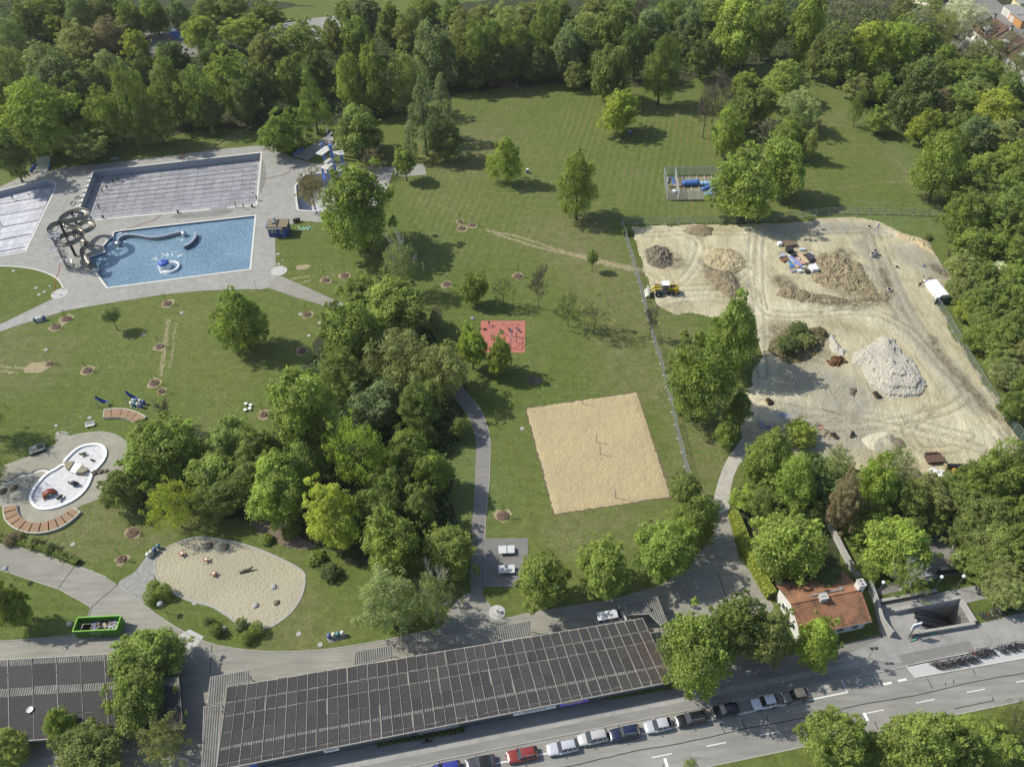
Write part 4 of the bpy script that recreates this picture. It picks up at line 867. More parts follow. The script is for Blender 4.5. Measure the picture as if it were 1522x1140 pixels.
# labels that single out each tree: colour and kind within its group, then place in the row
ORD = ['first', 'second', 'third', 'fourth', 'fifth', 'sixth', 'seventh', 'eighth', 'ninth', 'tenth', 'eleventh', 'twelfth', 'thirteenth', 'fourteenth', 'fifteenth', 'sixteenth', 'seventeenth', 'eighteenth']
cls = {}
for t in tree_list: cls.setdefault((t[1], t[4], t[5]), []).append(t)
for (zn, k, c), L in cls.items():
    L.sort(key=lambda t: t[2])
    what = (CWORD[c] + ' ' if k != 'bare' else '') + KWORD[k]
    for i, t in enumerate(L):
        t[0]['label'] = f"{what} {ZONES[zn][0]}" + ('' if len(L) == 1 else f", {ORD[i]} from the left")

# clipped balls, loose shrubs, hedges
def shrub(x, y, rp, col, label, kind='ball', squash=.95):
    P = G(x, y, .8); rad = rp * depth_of(P) / FPX; i = int(x)
    o = thing('shrub', label, 'shrub', (P.x, P.y, 1.5 if 'site bank' in label else 0), i, 'shrubs')
    obj('crown', CR[kind][i % len(CR[kind])], o, (0, 0, rad * squash), scale=(rad, rad, rad * squash), color=COLS[col])
    MB().cyl((0, 0, 0), (0, 0, rad), .06, .04, 5).build('stem', MAT['bark'], o)
for a in ((228.4, 873, 10, 'green', 'top left clipped ball shrub by the sandy playground'), (225, 890, 11, 'green', 'lower clipped ball shrub touching the park road lamp'), (245, 881, 12, 'green', 'largest of three clipped ball shrubs by the playground'), (381.6, 936, 11, 'green', 'bright ball shrub at the lower tip of the sand pit'), (366, 948, 10, 'green', 'smaller ball shrub beside the park road kerb'), (358, 931, 12, 'pale', 'loose pale shrub at the lower tip of the sand pit', 'broad'), (321, 936, 10, 'mid', 'loose dark shrub between lamp and ball shrubs', 'broad'), (312, 925, 8, 'dark', 'small dark shrub beside the playground lawn', 'broad'),
          (1183, 500, 15, 'dark', 'dark bush on the overgrown site bank', 'broad', .6), (1168, 522, 18, 'dark', 'lower dark bush on the overgrown site bank', 'broad', .6), (1217, 496, 13, 'brown', 'brown dry bush beside the white gravel', 'broad', .6), (1196, 513, 14, 'olive', 'olive bush on the overgrown site bank', 'broad', .5), (930, 345, 7, 'dark', 'dark bush in the corner of the site fence', 'broad'), (1378, 350, 7, 'olive', 'low bush at the far edge of the site', 'broad', .5),
          (690, 800, 16, 'pale', 'pale low shrub beside the footpath', 'fine', .6), (435, 790, 14, 'mid', 'green shrub at the edge of the bare soil', 'broad', .7), (470, 830, 14, 'green', 'low green shrub beside the sand pit border', 'broad', .6), (490, 850, 16, 'dark', 'dark low shrub below the yellow-green tree', 'broad', .6), (395, 800, 10, 'green', 'low creeping shrub on the sand pit border', 'broad', .6),
          (75, 815, 12, 'dark', 'dark shrub in the hedge above the park road', 'fine', .6), (50, 806, 12, 'olive', 'olive shrub in the hedge above the park road', 'fine', .6), (18, 800, 14, 'brown', 'brownish shrub in the hedge above the park road', 'fine', .6), (95, 825, 9, 'dark', 'small dark shrub ending the hedge by the park road', 'fine', .6)):
    shrub(*a)
def hedge(name, px, w, h, col, label, n):
    P = W(smooth(px, False, 4)); r = np.random.default_rng(n)
    L = [0]
    for a, b in zip(P[:-1], P[1:]): L.append(L[-1] + (b - a).length)
    t = r.uniform(0, L[-1], n); C = np.empty((n, 3)); N_ = np.empty((n, 3))
    for i in range(n):
        k = max(j for j in range(len(L)) if L[j] <= t[i]); k = min(k, len(P) - 2)
        a, b = P[k], P[k + 1]; f = (t[i] - L[k]) / max(1e-6, L[k + 1] - L[k]); p = a.lerp(b, f); d = (b - a).normalized(); s = Vector((-d.y, d.x, 0))
        face = r.random()
        if face < .45: o_ = r.uniform(-w / 2, w / 2); z = h + r.normal() * .08; nn = Vector((0, 0, 1))
        else:
            sg = -1 if face < .73 else 1; o_ = sg * (w / 2 + r.normal() * .06); z = r.uniform(0.05, h); nn = s * sg
        q = p + s * o_; C[i] = (q.x, q.y, z); N_[i] = nn
    N_ = unit(N_ + r.normal(size=(n, 3)) * .5)
    me = leaf_mesh(name, C, N_, np.full(n, .13) * r.uniform(.6, 1.4, n), r.random(n))
    o = thing(name, label, 'hedge', (0, 0, 0)); obj('foliage', me, o, color=COLS[col])
    MB().strip(P, w * .8, 0, h * .9).build('branches', MAT['woodfloor'], o)
hedge('hedge', [(1088, 768), (1100, 795), (1112, 825), (1125, 855), (1145, 890)], 1.5, 1.9, 'lime', 'bright yellow-green clipped hedge beside the yard gate', 9000)
hedge('hedge', [(-30, 792), (0, 800), (40, 810), (80, 822), (118, 838)], 1.2, .9, 'mid', 'low dark hedge along the park road at the left edge', 5000)
hedge('hedge', [(560, 1105), (690, 1083)], 1.0, .5, 'dark', 'dark planting strip at the foot of the long hall', 1500)
hedge('hedge', [(900, 1036), (1002, 1018)], 1.0, .5, 'mid', 'green planting strip near the street end of the hall', 2000)

# low undergrowth that fills the woods between the trunks
def undergrowth(px, n, label, seed, hmax=2.6):
    global rng
    rng = np.random.default_rng(seed); P = W(px)
    x0, x1 = min(p.x for p in P), max(p.x for p in P); y0, y1 = min(p.y for p in P), max(p.y for p in P)
    X, Y = rng.uniform(x0, x1, n * 3), rng.uniform(y0, y1, n * 3); ok = inside(X, Y, P); X, Y = X[ok][:n], Y[ok][:n]
    h = np.clip(fbm(X, Y, .16, 3, seed) * 2 - .35, .05, 1) * hmax
    C = np.stack([X, Y, h * rng.uniform(.35, 1, len(X))], 1); N_ = unit(rng.normal(size=C.shape) * .6 + [0, 0, 1])
    o = obj('undergrowth', leaf_mesh('undergrowth', C, N_, rng.uniform(.22, .5, len(X)), rng.random(len(X))), color=(.070, .105, .034)); tag(o, label, 'undergrowth', None, 'stuff')
undergrowth([(-80, 225), (30, 225), (120, 218), (240, 195), (330, 180), (420, 185), (470, 180), (560, 170), (680, 130), (800, 115), (900, 120), (1000, 120), (1060, 100), (1200, 80), (1180, -40), (900, 10), (640, 20), (520, 60), (400, 80), (300, 90), (215, 90), (190, 20), (-80, -40)], 60000, 'dark green undergrowth in the wood behind the pools', 51)
undergrowth([(1210, 85), (1290, 150), (1385, 215), (1420, 300), (1428, 380), (1435, 450), (1480, 540), (1545, 630), (1640, 640), (1600, 150), (1440, 90), (1330, 10), (1200, 0)], 40000, 'dark green undergrowth in the wood along the fence', 52)
undergrowth([(210, 665), (300, 650), (420, 660), (450, 560), (500, 490), (560, 460), (640, 500), (670, 580), (690, 650), (660, 690), (670, 760), (690, 800), (600, 820), (520, 815), (430, 770), (300, 750), (170, 730)], 14000, 'dark green undergrowth in the middle clump', 53, 1.8)
undergrowth([(1110, 725), (1200, 675), (1260, 700), (1400, 730), (1540, 660), (1560, 890), (1490, 870), (1445, 840), (1405, 780), (1300, 770), (1235, 770)], 14000, 'dark green undergrowth behind the tiled house', 54, 1.8)
# ------------------------------------------------------------------ pools
def lerp2(Q, s, t):
    return Q[0].lerp(Q[1], s).lerp(Q[3].lerp(Q[2], s), t)
MAT['poolsteel'] = plain('pool_floor_steel', (0.37, 0.375, 0.40), 0.45, 0.22, 0.25, objcol=True, spec=.5, detail=6)
MAT['poolwall'] = plain('pool_wall', (0.28, 0.29, 0.315), 0.6, 0.12, 0.5)
MAT['lane'] = plain('lane_paint', (0.10, 0.10, 0.12), 0.6, 0.2, 1)
def basin(root, P, z0, z1, mat, floor_mat=None):
    Q = P
    mb = MB(); n = len(Q)
    ar = sum(Q[i].x * Q[(i + 1) % n].y - Q[(i + 1) % n].x * Q[i].y for i in range(n))
    for i in range(n):
        a, b = Q[i], Q[(i + 1) % n]
        if ar > 0: a, b = b, a
        mb.quad((a.x, a.y, z0), (b.x, b.y, z0), (b.x, b.y, z1), (a.x, a.y, z1))
    mb.build('wall', mat, root)
    if floor_mat: MB().sheet(Q, (), z0).build('floor', floor_mat, root)
def rim(root, P, w=.5, z=.12, mat='rim'):
    out = pull(P, -w); mb = MB(); n = len(P)
    for i in range(n):
        a, b, c, d = P[i], P[(i + 1) % n], out[(i + 1) % n], out[i]
        m = [Vector((p.x, p.y, z)) for p in (a, b, c, d)]
        nz = (m[1] - m[0]).cross(m[2] - m[0]).z
        mb.quad(*(m if nz > 0 else m[::-1]))
        for p, q in ((a, b), (c, d)): mb.quad((p.x, p.y, 0.0), (q.x, q.y, 0.0), (q.x, q.y, z), (p.x, p.y, z))
    mb.build('rim', MAT[mat], root)
lap = thing('lap_pool', 'large empty rectangular swimming pool with lane lines on its steel floor', 'pool')
Q = POOLS[0]; basin(lap, Q, -2.1, .05, MAT['poolwall'], MAT['poolwall']); rim(lap, Q, .55, .11)
nu, nv = 18, 10
for i in range(nu):
    for j in range(nv):
        a = [lerp2(Q, (i + e) / nu, (j + f) / nv) for e, f in ((.012, .02), (.988, .02), (.988, .98), (.012, .98))]
        tz_ = rnd.uniform(0, .03)
        o = MB().quad(*[(p.x, p.y, -2.06 + tz_ * k) for p, k in zip(reversed(a), (0, 1, .5, .2))]).build('floor_panel', MAT['poolsteel'], lap)
        g_ = .285 * rnd.uniform(.88, 1.10); o.color = (g_, g_ * 1.0, g_ * 1.02, 1)
        if (o.data.polygons[0].normal.z < 0): o.data.flip_normals()
for k in range(8):
    t = .13 + .087 * k
    MB().strip([lerp2(Q, .05, t), lerp2(Q, .965, t)], .22, -2.03, -2.015).build('lane_line', MAT['lane'], lap)
    e = lerp2(Q, .965, t); MB().box((e.x, e.y, -2.01), (.5, .7, .02), R(9)).build('lane_line', MAT['lane'], lap)
for k in range(8):
    p = lerp2(Q, -.012, .14 + .1 * k); mb = MB().box((p.x, p.y, .3), (.5, .5, .4), R(20)); mb.box((p.x + .05, p.y, .53), (.65, .6, .06), R(20)); mb.build('starting_block', MAT['rim'], lap)
steps = [(lerp2(Q, .015 + .004 * k, .02), lerp2(Q, .015 + .004 * k, .98)) for k in range(2)]
MB().strip([lerp2(Q, .75, 1.004), lerp2(Q, .84, 1.004)], .7, .05, .16).build('steps', MAT['greysteel'], lap)
for x, y in ((136, 327), (154, 325), (265, 317), (375, 308.5)):
    p = G(x, y); o = thing('waste_bin', {136: 'black bin at the slide end of the lap pool edge', 154: 'second black bin on the lap pool edge by the slide', 265: 'black bin halfway along the near edge of the lap pool', 381.5: 'black chair-like bin at the right end of the lap pool', 375: 'dark bin at the near right corner of the lap pool'}[x], 'bin', (p.x, p.y, .05), x)
    MB().lathe([(.22, 0), (.27, .75)], n=8).build('body', MAT['dark'], o); MB().lathe([(.3, .75), (.3, .82), (.1, .95)], n=8).build('lid', MAT['dark'], o)
left = thing('lap_pool', 'empty pool with silvery white floor panels at the left edge', 'pool')
Q = POOLS[1]; basin(left, Q, -1.7, .05, MAT['poolwall'], MAT['poolwall']); rim(left, Q, .5, .11)
LQ = W([(-70, 330), (69, 283), (31, 372), (-70, 391)], -1.66)
LQ = [G(-70, 303, -1.66), G(80.5, 277, -1.66), G(37.5, 372, -1.66), G(-70, 393, -1.66)]
for i in range(14):
    for j in range(9):
        a = [lerp2(LQ, (i + e) / 14, (j + f) / 9) for e, f in ((.01, .015), (.99, .015), (.99, .985), (.01, .985))]
        o = MB().quad(*[(p.x, p.y, -1.66 + .05 * rnd.random()) for p in a]).build('floor_panel', MAT['poolsteel'], left)
        g_ = .47 * rnd.uniform(.86, 1.12); o.color = (g_, g_, g_ * 1.02, 1)
        if o.data.polygons[0].normal.z < 0: o.data.flip_normals()
for t in (.16, .36, .56, .76, .95):
    MB().strip([lerp2(LQ, .02, t), lerp2(LQ, .98, t)], .3, -1.6, -1.58).build('lane_line', MAT['lane'], left)
# leisure pool
lei = thing('leisure_pool', 'blue leisure pool full of rippling water beside the water slide', 'pool')
Q = POOLS[2]; basin(lei, Q, -1.5, .05, plain('blue_tile', (.09, .19, .30), .5, .1, 1), plain('blue_floor', (.16, .34, .50), .6, .1, .5)); rim(lei, Q, .5, .11)
def water_mat():
    t = NT('pool_water'); p = t.pos()
    n1 = t.noise(.9, 3, .6, None, .6); n2 = t.noise(2.2, 2, .6)
    v = t.n('TexVoronoi', {'Vector': t.n('VectorMath', {0: p, 1: t.n('TexNoise', {'Vector': p, 'Scale': .8}).outputs[1]}, operation='ADD').outputs[0], 'Scale': 1.1}, feature='DISTANCE_TO_EDGE').outputs['Distance']
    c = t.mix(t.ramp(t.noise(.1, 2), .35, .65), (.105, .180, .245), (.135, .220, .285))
    c = t.mix(t.ramp(v, .10, 0.0, 0, .55), c, (.27, .37, .42))  # pale web of caustic light painted into the water colour
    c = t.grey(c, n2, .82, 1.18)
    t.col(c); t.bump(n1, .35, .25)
    return t.done(.12, .5)
MAT['water'] = water_mat()
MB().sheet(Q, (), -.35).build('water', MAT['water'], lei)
MAT['foam'] = plain('foam', (.62, .68, .70), .7, .15, 3)
fm = MB(); rr = random.Random(4)
for (x, y), n, s in (((232, 385.5), 26, .5), ((249, 379), 26, .5), ((268, 380), 26, .5), ((176, 362), 30, .7), ((146, 408), 16, .5), ((243, 404), 30, .8), ((178, 347), 16, .6), ((265, 357), 12, .4)):
    c = G(x, y, -.35)
    for _ in range(n):
        a = rr.uniform(0, 6.28); d = abs(rr.gauss(0, 1.1)); w = s * rr.uniform(.15, .6)
        fm.ngon([(c.x + d * math.cos(a) + w * math.cos(b), c.y + d * math.sin(a) * .6 + w * .6 * math.sin(b), -.345 + rr.uniform(0, .12) * (d < .8)) for b in [k * math.pi / 3 for k in range(6)]])
fmo = fm.build('foam', MAT['foam'], lei); fmo['kind'] = 'stuff'
ch = thing('current_channel_wall', 'curved steel wall of the current channel in the leisure pool', 'wall')
cp = W(smooth([(176, 364), (177, 357), (184, 352.5), (193, 351), (206, 352), (225, 355), (242, 353.5), (258, 349.5), (270, 347), (274, 349)], False, 5))
MB().strip(cp, .45, -1.5, .55).build('wall', MAT['greysteel'], ch); MB().strip(cp, .55, .55, .62).build('coping', MAT['steel'], ch)
for e in (cp[0], cp[-1]): MB().lathe([(.5, -1), (.7, .3), (.6, .8), (.2, 1.0)], (e.x, e.y, 0), 10).build('nozzle', MAT['steel'], ch)
ar = thing('massage_bench', 'dark curved bench wall standing in the leisure pool', 'wall')
cp = W(smooth([(291, 348.5), (291, 355), (287, 361), (281, 366), (274, 369)], False, 5)); MB().strip(cp, .6, -1.5, .7).build('wall', plain('slate_tile', (.10, .13, .18), .5, .1, 1), ar); MB().strip(cp, .68, .7, .76).build('coping', MAT['steel'], ar)
rl = thing('entry_rail', 'looping steel handrail where the deck steps into the leisure pool', 'handrail')
MB().tube(W(smooth([(169.5, 356), (168.5, 349), (172, 345), (178, 344.5)], False, 4), .8), .07, 6).build('rail', MAT['steel'], rl)
for q in ((169.5, 356), (169, 348), (178, 344.5)): p = G(*q); MB().cyl((p.x, p.y, 0), (p.x, p.y, .85), .05).build('post', MAT['steel'], rl)
P = G(246, 399, -.3)
mf = thing('mushroom_fountain', 'blue mushroom fountain with a water curtain in the leisure pool', 'fountain', (P.x, P.y, -.35))
MB().lathe([(.55, -1), (.45, .2), (.35, 1.7)], n=12).build('stem', MAT['white'], mf)
MB().lathe([(.3, 1.75), (1.25, 1.62), (1.35, 1.72), (1.1, 2.05), (.6, 2.25), (.15, 2.32)], n=20).build('cap', MAT['blue'], mf, True); MB().lathe([(.25, 2.3), (.2, 2.42)], n=8).build('knob', MAT['dark'], mf)
MB().lathe([(1.30, 1.62), (1.5, 1.1), (1.65, .1)], n=24, caps=False).build('water_curtain', MAT['foam'], mf, True)
ht = thing('whirl_seat', 'round white bubbling seat ring beside the mushroom fountain', 'whirlpool', tuple(G(254, 398.5, -.35)))
MB().lathe([(2.3, -1), (2.3, .55), (1.9, .6), (1.9, .25), (.02, .22)], n=24).build('ring', MAT['white'], ht, True); MB().lathe([(1.85, .3), (.02, .34)], n=16).build('water', MAT['water'], ht)
# diving pool and tower
dv = thing('diving_pool', 'deep empty diving pool half hidden behind trees', 'pool'); Q = POOLS[3]
basin(dv, Q, -3.8, .05, MAT['poolwall'], plain('dive_floor', (.48, .49, .52), .6, .1, .5)); rim(dv, Q, .5, .11)
dt = thing('diving_tower', 'diving tower with white platforms on blue columns', 'diving tower', tuple(G(497, 256)))
b0 = Vector(dt.location)
def col(px, py, h, w=.8):
    p = G(px, py) - b0; MB().box((p.x, p.y, h / 2), (w, w * .8, h), R(9)).build('column', MAT['bluesteel'], dt)
col(498, 256, 8.6, .95); col(511, 252, 5.4, .8); col(485, 247, 7.2, .7); col(489, 262, 2.8, .7); col(481, 261, 2.8, .6)
def plat(px, py, z, lx, ly, nm='platform', rz=60):
    p = G(px, py, z) - b0; o = MB().box((0, 0, 0), (lx, ly, .28)).build(nm, MAT['rim'], dt, False, (p.x, p.y, z), R(rz))
    mb = MB()
    for s in (-1, 1):
        for k in range(4): mb.cyl((-lx / 2 + k * lx / 3.6, s * ly / 2, .14), (-lx / 2 + k * lx / 3.6, s * ly / 2, 1.1), .035, n=4)
        mb.cyl((-lx / 2, s * ly / 2, 1.1), (lx / 2 - .6, s * ly / 2, 1.1), .035, n=4)
    r_ = mb.build('railing', MAT['steel'], o)
plat(481.5, 224.5, 7.3, 4.6, 2.3); plat(503, 228, 5.2, 3.2, 2.4, rz=10); plat(487, 247, 2.9, 3.6, 2.4); plat(507, 246, 2.9, 3.0, 2.0, rz=30); plat(489, 240, 4.4, 2.6, 1.8)
for q, z0, z1 in (((492, 240), 0, 2.9), ((495, 236), 2.9, 5.2), ((490, 230), 5.2, 7.3)):
    p = G(*q) - b0; mb = MB()
    for k in range(8): mb.box((p.x + .28 * k, p.y - .1 * k, z0 + (z1 - z0) * k / 7), (.5, 1.0, .06))
    mb.build('stairs', MAT['greysteel'], dt)
p = G(481, 263, 1.2) - b0; MB().box((p.x, p.y, 1.2), (3.2, .6, .1), R(-70)).build('springboard', MAT['blue'], dt)
# ------------------------------------------------------------------ water slide
def Z2(x, y, z): return G(60 + x / 7.6, 290 + y / 7.6, z)
sl = thing('water_slide', 'looping stainless steel water slide on dark columns', 'water slide', tuple(Z2(400, 690, 0)))
b0 = Vector(sl.location)
raw = [(165, 445, 10.3), (105, 400, 10.1), (135, 335, 9.9), (240, 300, 9.7), (380, 275, 9.5), (490, 240, 9.3), (528, 200, 9.1), (470, 165, 8.9), (360, 180, 8.7), (260, 235, 8.5), (232, 300, 8.2), (290, 345, 7.8), (400, 365, 7.4), (465, 410, 7.0), (440, 480, 6.6), (330, 545, 6.2), (210, 555, 5.9), (180, 515, 5.6), (260, 450, 5.3), (400, 420, 5.0), (530, 395, 4.7), (595, 345, 4.4), (560, 300, 4.1), (470, 310, 3.9), (400, 380, 3.7), (390, 450, 3.4), (440, 490, 3.1), (510, 530, 2.8), (515, 570, 2.5), (480, 610, 2.2), (480, 680, 1.8), (520, 750, 1.3), (570, 810, .8), (620, 850, .35)]
W3 = [Z2(*q) - b0 for q in raw]
PP = []
for i in range(len(W3) - 1):
    a, b, c, d = W3[max(i - 1, 0)], W3[i], W3[i + 1], W3[min(i + 2, len(W3) - 1)]
    for k in range(5):
        t = k / 5; PP.append(0.5 * ((2 * b) + (c - a) * t + (2 * a - 5 * b + 4 * c - d) * t * t + (3 * b - a - 3 * c + d) * t ** 3))
PP.append(W3[-1])
def trough(pts, r, th=.07):
    rings = []
    for k in range(len(pts)):
        t = (pts[min(k + 1, len(pts) - 1)] - pts[max(k - 1, 0)]).normalized(); x = t.cross(Vector((0, 0, 1))).normalized(); y = x.cross(t).normalized()
        sec = [pts[k] + x * r * math.sin(a) - y * r * math.cos(a) for a in np.linspace(-1.75, 1.75, 9)] + [pts[k] + x * (r + th) * math.sin(a) - y * (r + th) * math.cos(a) for a in np.linspace(1.75, -1.75, 9)]
        rings.append(sec)
    return MB().rings(rings)
MAT['slidesteel'] = plain('slide_steel', (.225, .205, .165), .30, .12, .6, metal=.6, spec=.6)
trough(PP, .62).build('chute', MAT['slidesteel'], sl, True)
for (x, y), z in (((400, 690), 10.6), ((520, 560), 10.0)):
    p = Z2(x, y, 0) - b0; MB().lathe([(.34, 0), (.3, z)], (p.x, p.y, 0), 10).build('column', MAT['dark'], sl)
    for q in PP[2:110:9]:
        if (Vector((q.x, q.y)) - Vector((p.x, p.y))).length < 6.0 and q.z < z: MB().cyl((p.x, p.y, q.z - .5), (q.x, q.y, q.z - .6), .12, .08, 5).build('bracket', MAT['greysteel'], sl)
for k in (128, 145, 155): q = PP[k]; MB().cyl((q.x, q.y, 0), (q.x, q.y, q.z - .5), .12, .1, 6).build('support', MAT['greysteel'], sl)
p = Z2(620, 858, 0) - b0; MB().box((p.x, p.y, .2), (2.0, 1.3, .5), R(9)).build('slide_end', MAT['concrete'], sl)
p = Z2(160, 450, 10.0) - b0; MB().box((p.x, p.y, 9.9), (2.6, 2.2, .15), R(9)).build('platform', MAT['greysteel'], sl)
stb = Z2(300, 815, 0); st = thing('spiral_staircase', 'steel spiral staircase up to the start of the water slide', 'staircase', tuple(stb))
tp = Z2(130, 440, 10.0) - stb; ax = Vector((tp.x, tp.y, 10.0)) * 0.0
MB().lathe([(.25, 0), (.22, 10.8)], n=8).build('column', MAT['greysteel'], st)
stepm = MB().ngon([(0.2, -.08, 0), (1.6, -.3, 0), (1.6, .3, 0), (.2, .08, 0)]); stepm.ngon([(.2, .08, -.05), (1.6, .3, -.05), (1.6, -.3, -.05), (.2, -.08, -.05)]); stepm = stepm.mesh('step', MAT['steel'])
for k in range(46): obj('step', stepm, st, (0, 0, .22 * (k + 1)), k * .42)
MB().tube([(1.6 * math.cos(.42 * k), 1.6 * math.sin(.42 * k), .22 * (k + 1) + 1.0) for k in range(46)], .05, 5).build('handrail', MAT['steel'], st)
mb = MB()
for k in range(46): mb.cyl((1.6 * math.cos(.42 * k), 1.6 * math.sin(.42 * k), .22 * (k + 1)), (1.6 * math.cos(.42 * k), 1.6 * math.sin(.42 * k), .22 * (k + 1) + 1.0), .025, n=3)
mb.build('balusters', MAT['steel'], st)
# lifeguard hut
def Zk(x, y, z=0): return G(380 + x / 19, 310 + y / 19, z)
A, B = Zk(390, 815), Zk(935, 800); c = A.lerp(B, .5); ang = math.atan2(B.y - A.y, B.x - A.x); wd = (B - A).length; dp = 3.3; hh = 2.9
hut = thing('lifeguard_hut', 'small blue lifeguard hut with a brown flat roof by the pools', 'hut', tuple(c), ang)
MB().box((0, dp / 2, hh / 2), (wd, dp, hh)).build('wall', plain('hut_blue', (.035, .06, .22), .55, .12, 1), hut)
MB().box((0, dp / 2, hh + .1), (wd + .5, dp + .5, .2)).build('roof', MAT['dark'], hut); MB().box((0, dp / 2, hh + .215), (wd + .3, dp + .3, .03)).build('roof_gravel', plain('roof_gravel', (.20, .165, .11), .95, .3, 2), hut)
for x, w_, z, h_ in ((-wd * .36, .9, 1.9, 1.0), (-wd * .17, .9, 1.9, 1.0), (wd * .2, .8, 1.7, 1.3)):
    o = MB().box((x, -.03, z), (w_, .06, h_)).build('window', MAT['rim'], hut); MB().box((x, -.07, z), (w_ - .16, .03, h_ - .16)).build('pane', plain('hut_glass', (.14, .16, .15), .1, .1, 1, spec=.6), o)
MB().box((wd * .29, -.03, .95), (.85, .06, 1.9)).build('door', MAT['blue'], hut)
for k in range(3): MB().box((-wd / 2 - .4, .6 + k * 1.0, hh - .1), (.8, .85, .05)).build('shutter', MAT['steel'], hut)
MB().box((-.4, -.25, hh - .05), (wd * .75, .5, .06)).build('awning', MAT['rim'], hut)
MB().box((-wd * .2, dp * .5, hh + .6), (.9, .7, .6)).build('roof_unit', MAT['steel'], hut); MB().cyl((-wd * .2, dp * .85, hh + .2), (-wd * .2, dp * .85, hh + 1.1), .3, n=8).build('vent', MAT['greysteel'], hut); MB().box((0, dp / 2, hh + .3), (.18, dp, .2)).build('roof_rail', MAT['dark'], hut)
for k, x in enumerate((438, 441.5, 445)):
    p = G(x, 331.5 - k * .8); o = thing('waste_bin', ['first', 'second', 'third'][k] + ' of three black bins behind the lifeguard hut, from the left', 'bin', (p.x, p.y, .05), 0, 'black bins behind the hut')
    MB().lathe([(.28, 0), (.33, 1.0)], n=8).build('body', MAT['dark'], o); MB().lathe([(.36, 1.0), (.3, 1.12)], n=8).build('lid', MAT['dark'], o)
# hoses and cables
def hose(px, r, m, label, z=.09, nm='hose'):
    o = MB().tube(W(smooth(px, False, 4), z), r, 5).build(nm, m); return tag(o, label, 'hose')
hg = plain('green_hose', (.02, .09, .05), .5, .1, 1); ho = plain('orange_cable', (.55, .15, .05), .6, .1, 1); ht_ = plain('mint_hose', (.30, .60, .48), .5, .1, 1)
hose([(111, 297), (113, 293), (118, 292), (120, 294), (116, 296), (112, 295), (115, 293), (119, 293)], .09, hg, 'coiled dark green hose on the deck beside the lap pool')
hose([(104, 305), (107, 300), (112, 300), (112, 303), (107, 306), (104, 304), (108, 301)], .09, hg, 'larger coil of dark green hose on the deck')
hose([(443, 336), (447, 341), (452, 342), (453, 339), (449, 339), (455, 341), (460, 340), (461, 337), (456, 338), (459, 342)], .10, ht_, 'mint green hose lying in loops beside the lifeguard hut')
hose([(239, 320), (228, 328), (212, 332), (206, 335), (190, 341), (178, 344)], .05, ho, 'orange cable across the strip between the two pools')
hose([(389, 266), (410, 263), (425, 258), (440, 249), (456, 240)], .05, ho, 'orange cable from the lap pool to the foot-bath ramp')
hose([(89, 391), (87, 405), (83, 413), (82, 425), (80, 435)], .05, ho, 'orange cable from the staircase to the deck lamp')
hose([(266, 237), (275, 233), (268, 231), (276, 230)], .10, ho, 'orange hose heap on the far edge of the deck')
hose([(128, 253), (134, 252), (138, 250)], .10, ho, 'orange hose beside the far corner of the lap pool')
hose([(-5, 551), (0, 551)], .01, MAT['dark'], 'thin dark cord at the left edge of the lawn')
# ------------------------------------------------------------------ lamps, bins, park furniture
def lamp(base, top, label, style='disc', h=None):
    b = G(*base)
    if h is None:
        h = 3.0
        best = 1e9
        for k in range(20, 100):
            z = k / 10; d = b + Vector((0, 0, z)) - CAM; w = d.dot(FW); q = (CX + FPX * d.dot(XC) / w, CY + FPX * d.dot(DC) / w)
            e = (q[0] - top[0]) ** 2 + (q[1] - top[1]) ** 2
            if e < best: best, h = e, z
    o = thing('lamp_post', label, 'lamp', (b.x, b.y, 0), 0, 'lamp posts')
    MB().lathe([(.10, 0), (.09, .3), (.055, .35), (.045, h)], n=8).build('pole', MAT['steel'], o)
    if style == 'disc':
        MB().lathe([(.12, h - .25), (.2, h - .05), (.2, h)], n=10).build('lantern', MAT['white'], o); MB().lathe([(.5, h), (.52, h + .06), (.1, h + .16)], n=14).build('lamp_shade', MAT['greysteel'], o, True)
    elif style == 'globe':
        MB().lathe([(.08, h - .05), (.24, h + .08), (.3, h + .28), (.24, h + .48), (.05, h + .57)], n=12).build('globe', MAT['white'], o, True)
    elif style == 'double':
        for s in (-1, 1): MB().box((s * .35, 0, h), (.5, .4, .12)).build('lamp_head', MAT['dark'], o)
    elif style == 'head':
        MB().box((.15, 0, h), (.5, .35, .12)).build('lamp_head', MAT['steel'], o)
    return o
lamp((246, 910), (237.7, 897), 'disc-topped lamp beside the ball shrubs by the playground')
lamp((22, 861), (11, 842), 'disc-topped lamp on the triangular lawn')
lamp((88.5, 643), (82, 633), 'slim lamp on the round pad above the splash pool', 'head')
lamp((79, 437), (75, 424), 'slim lamp at the deck edge by the curved lawn', 'head')
lamp((422, 398), (420, 387), 'slim lamp on the round concrete base by the deck path', 'head')
lamp((704, 487), (703, 473), 'disc-topped lamp at the corner of the red fitness pad')
lamp((443.5, 228), (442, 219), 'short lamp beside the foot-bath ramp', 'head')
lamp((381, 431), (380, 418), 'thin sign pole on the near edge of the pool deck', 'head')
lamp((1290, 979), (1299, 963), 'twin-headed lamp on the pavement by the disabled bays', 'double')
lamp((222, 218), (220, 206), 'slim lamp on the grass behind the lap pool', 'head')
lamp((46, 250), (44, 240), 'slim lamp beside the white ramp', 'head')
lamp((660, 1045), (659, 1035), 'square-headed sign lamp on the pavement by the long hall', 'double', 2.6)
for (bx, by), lab in (((1365, 872), 'globe lamp left of the others by the sunken forecourt'), ((1388, 876), 'middle globe lamp above the station stairs'), ((1420, 875), 'rightmost globe lamp above the station stairs'), ((1303, 884), 'globe lamp beside the tiled house wall')):
    lamp((bx, by), None, lab, 'globe', 3.6)
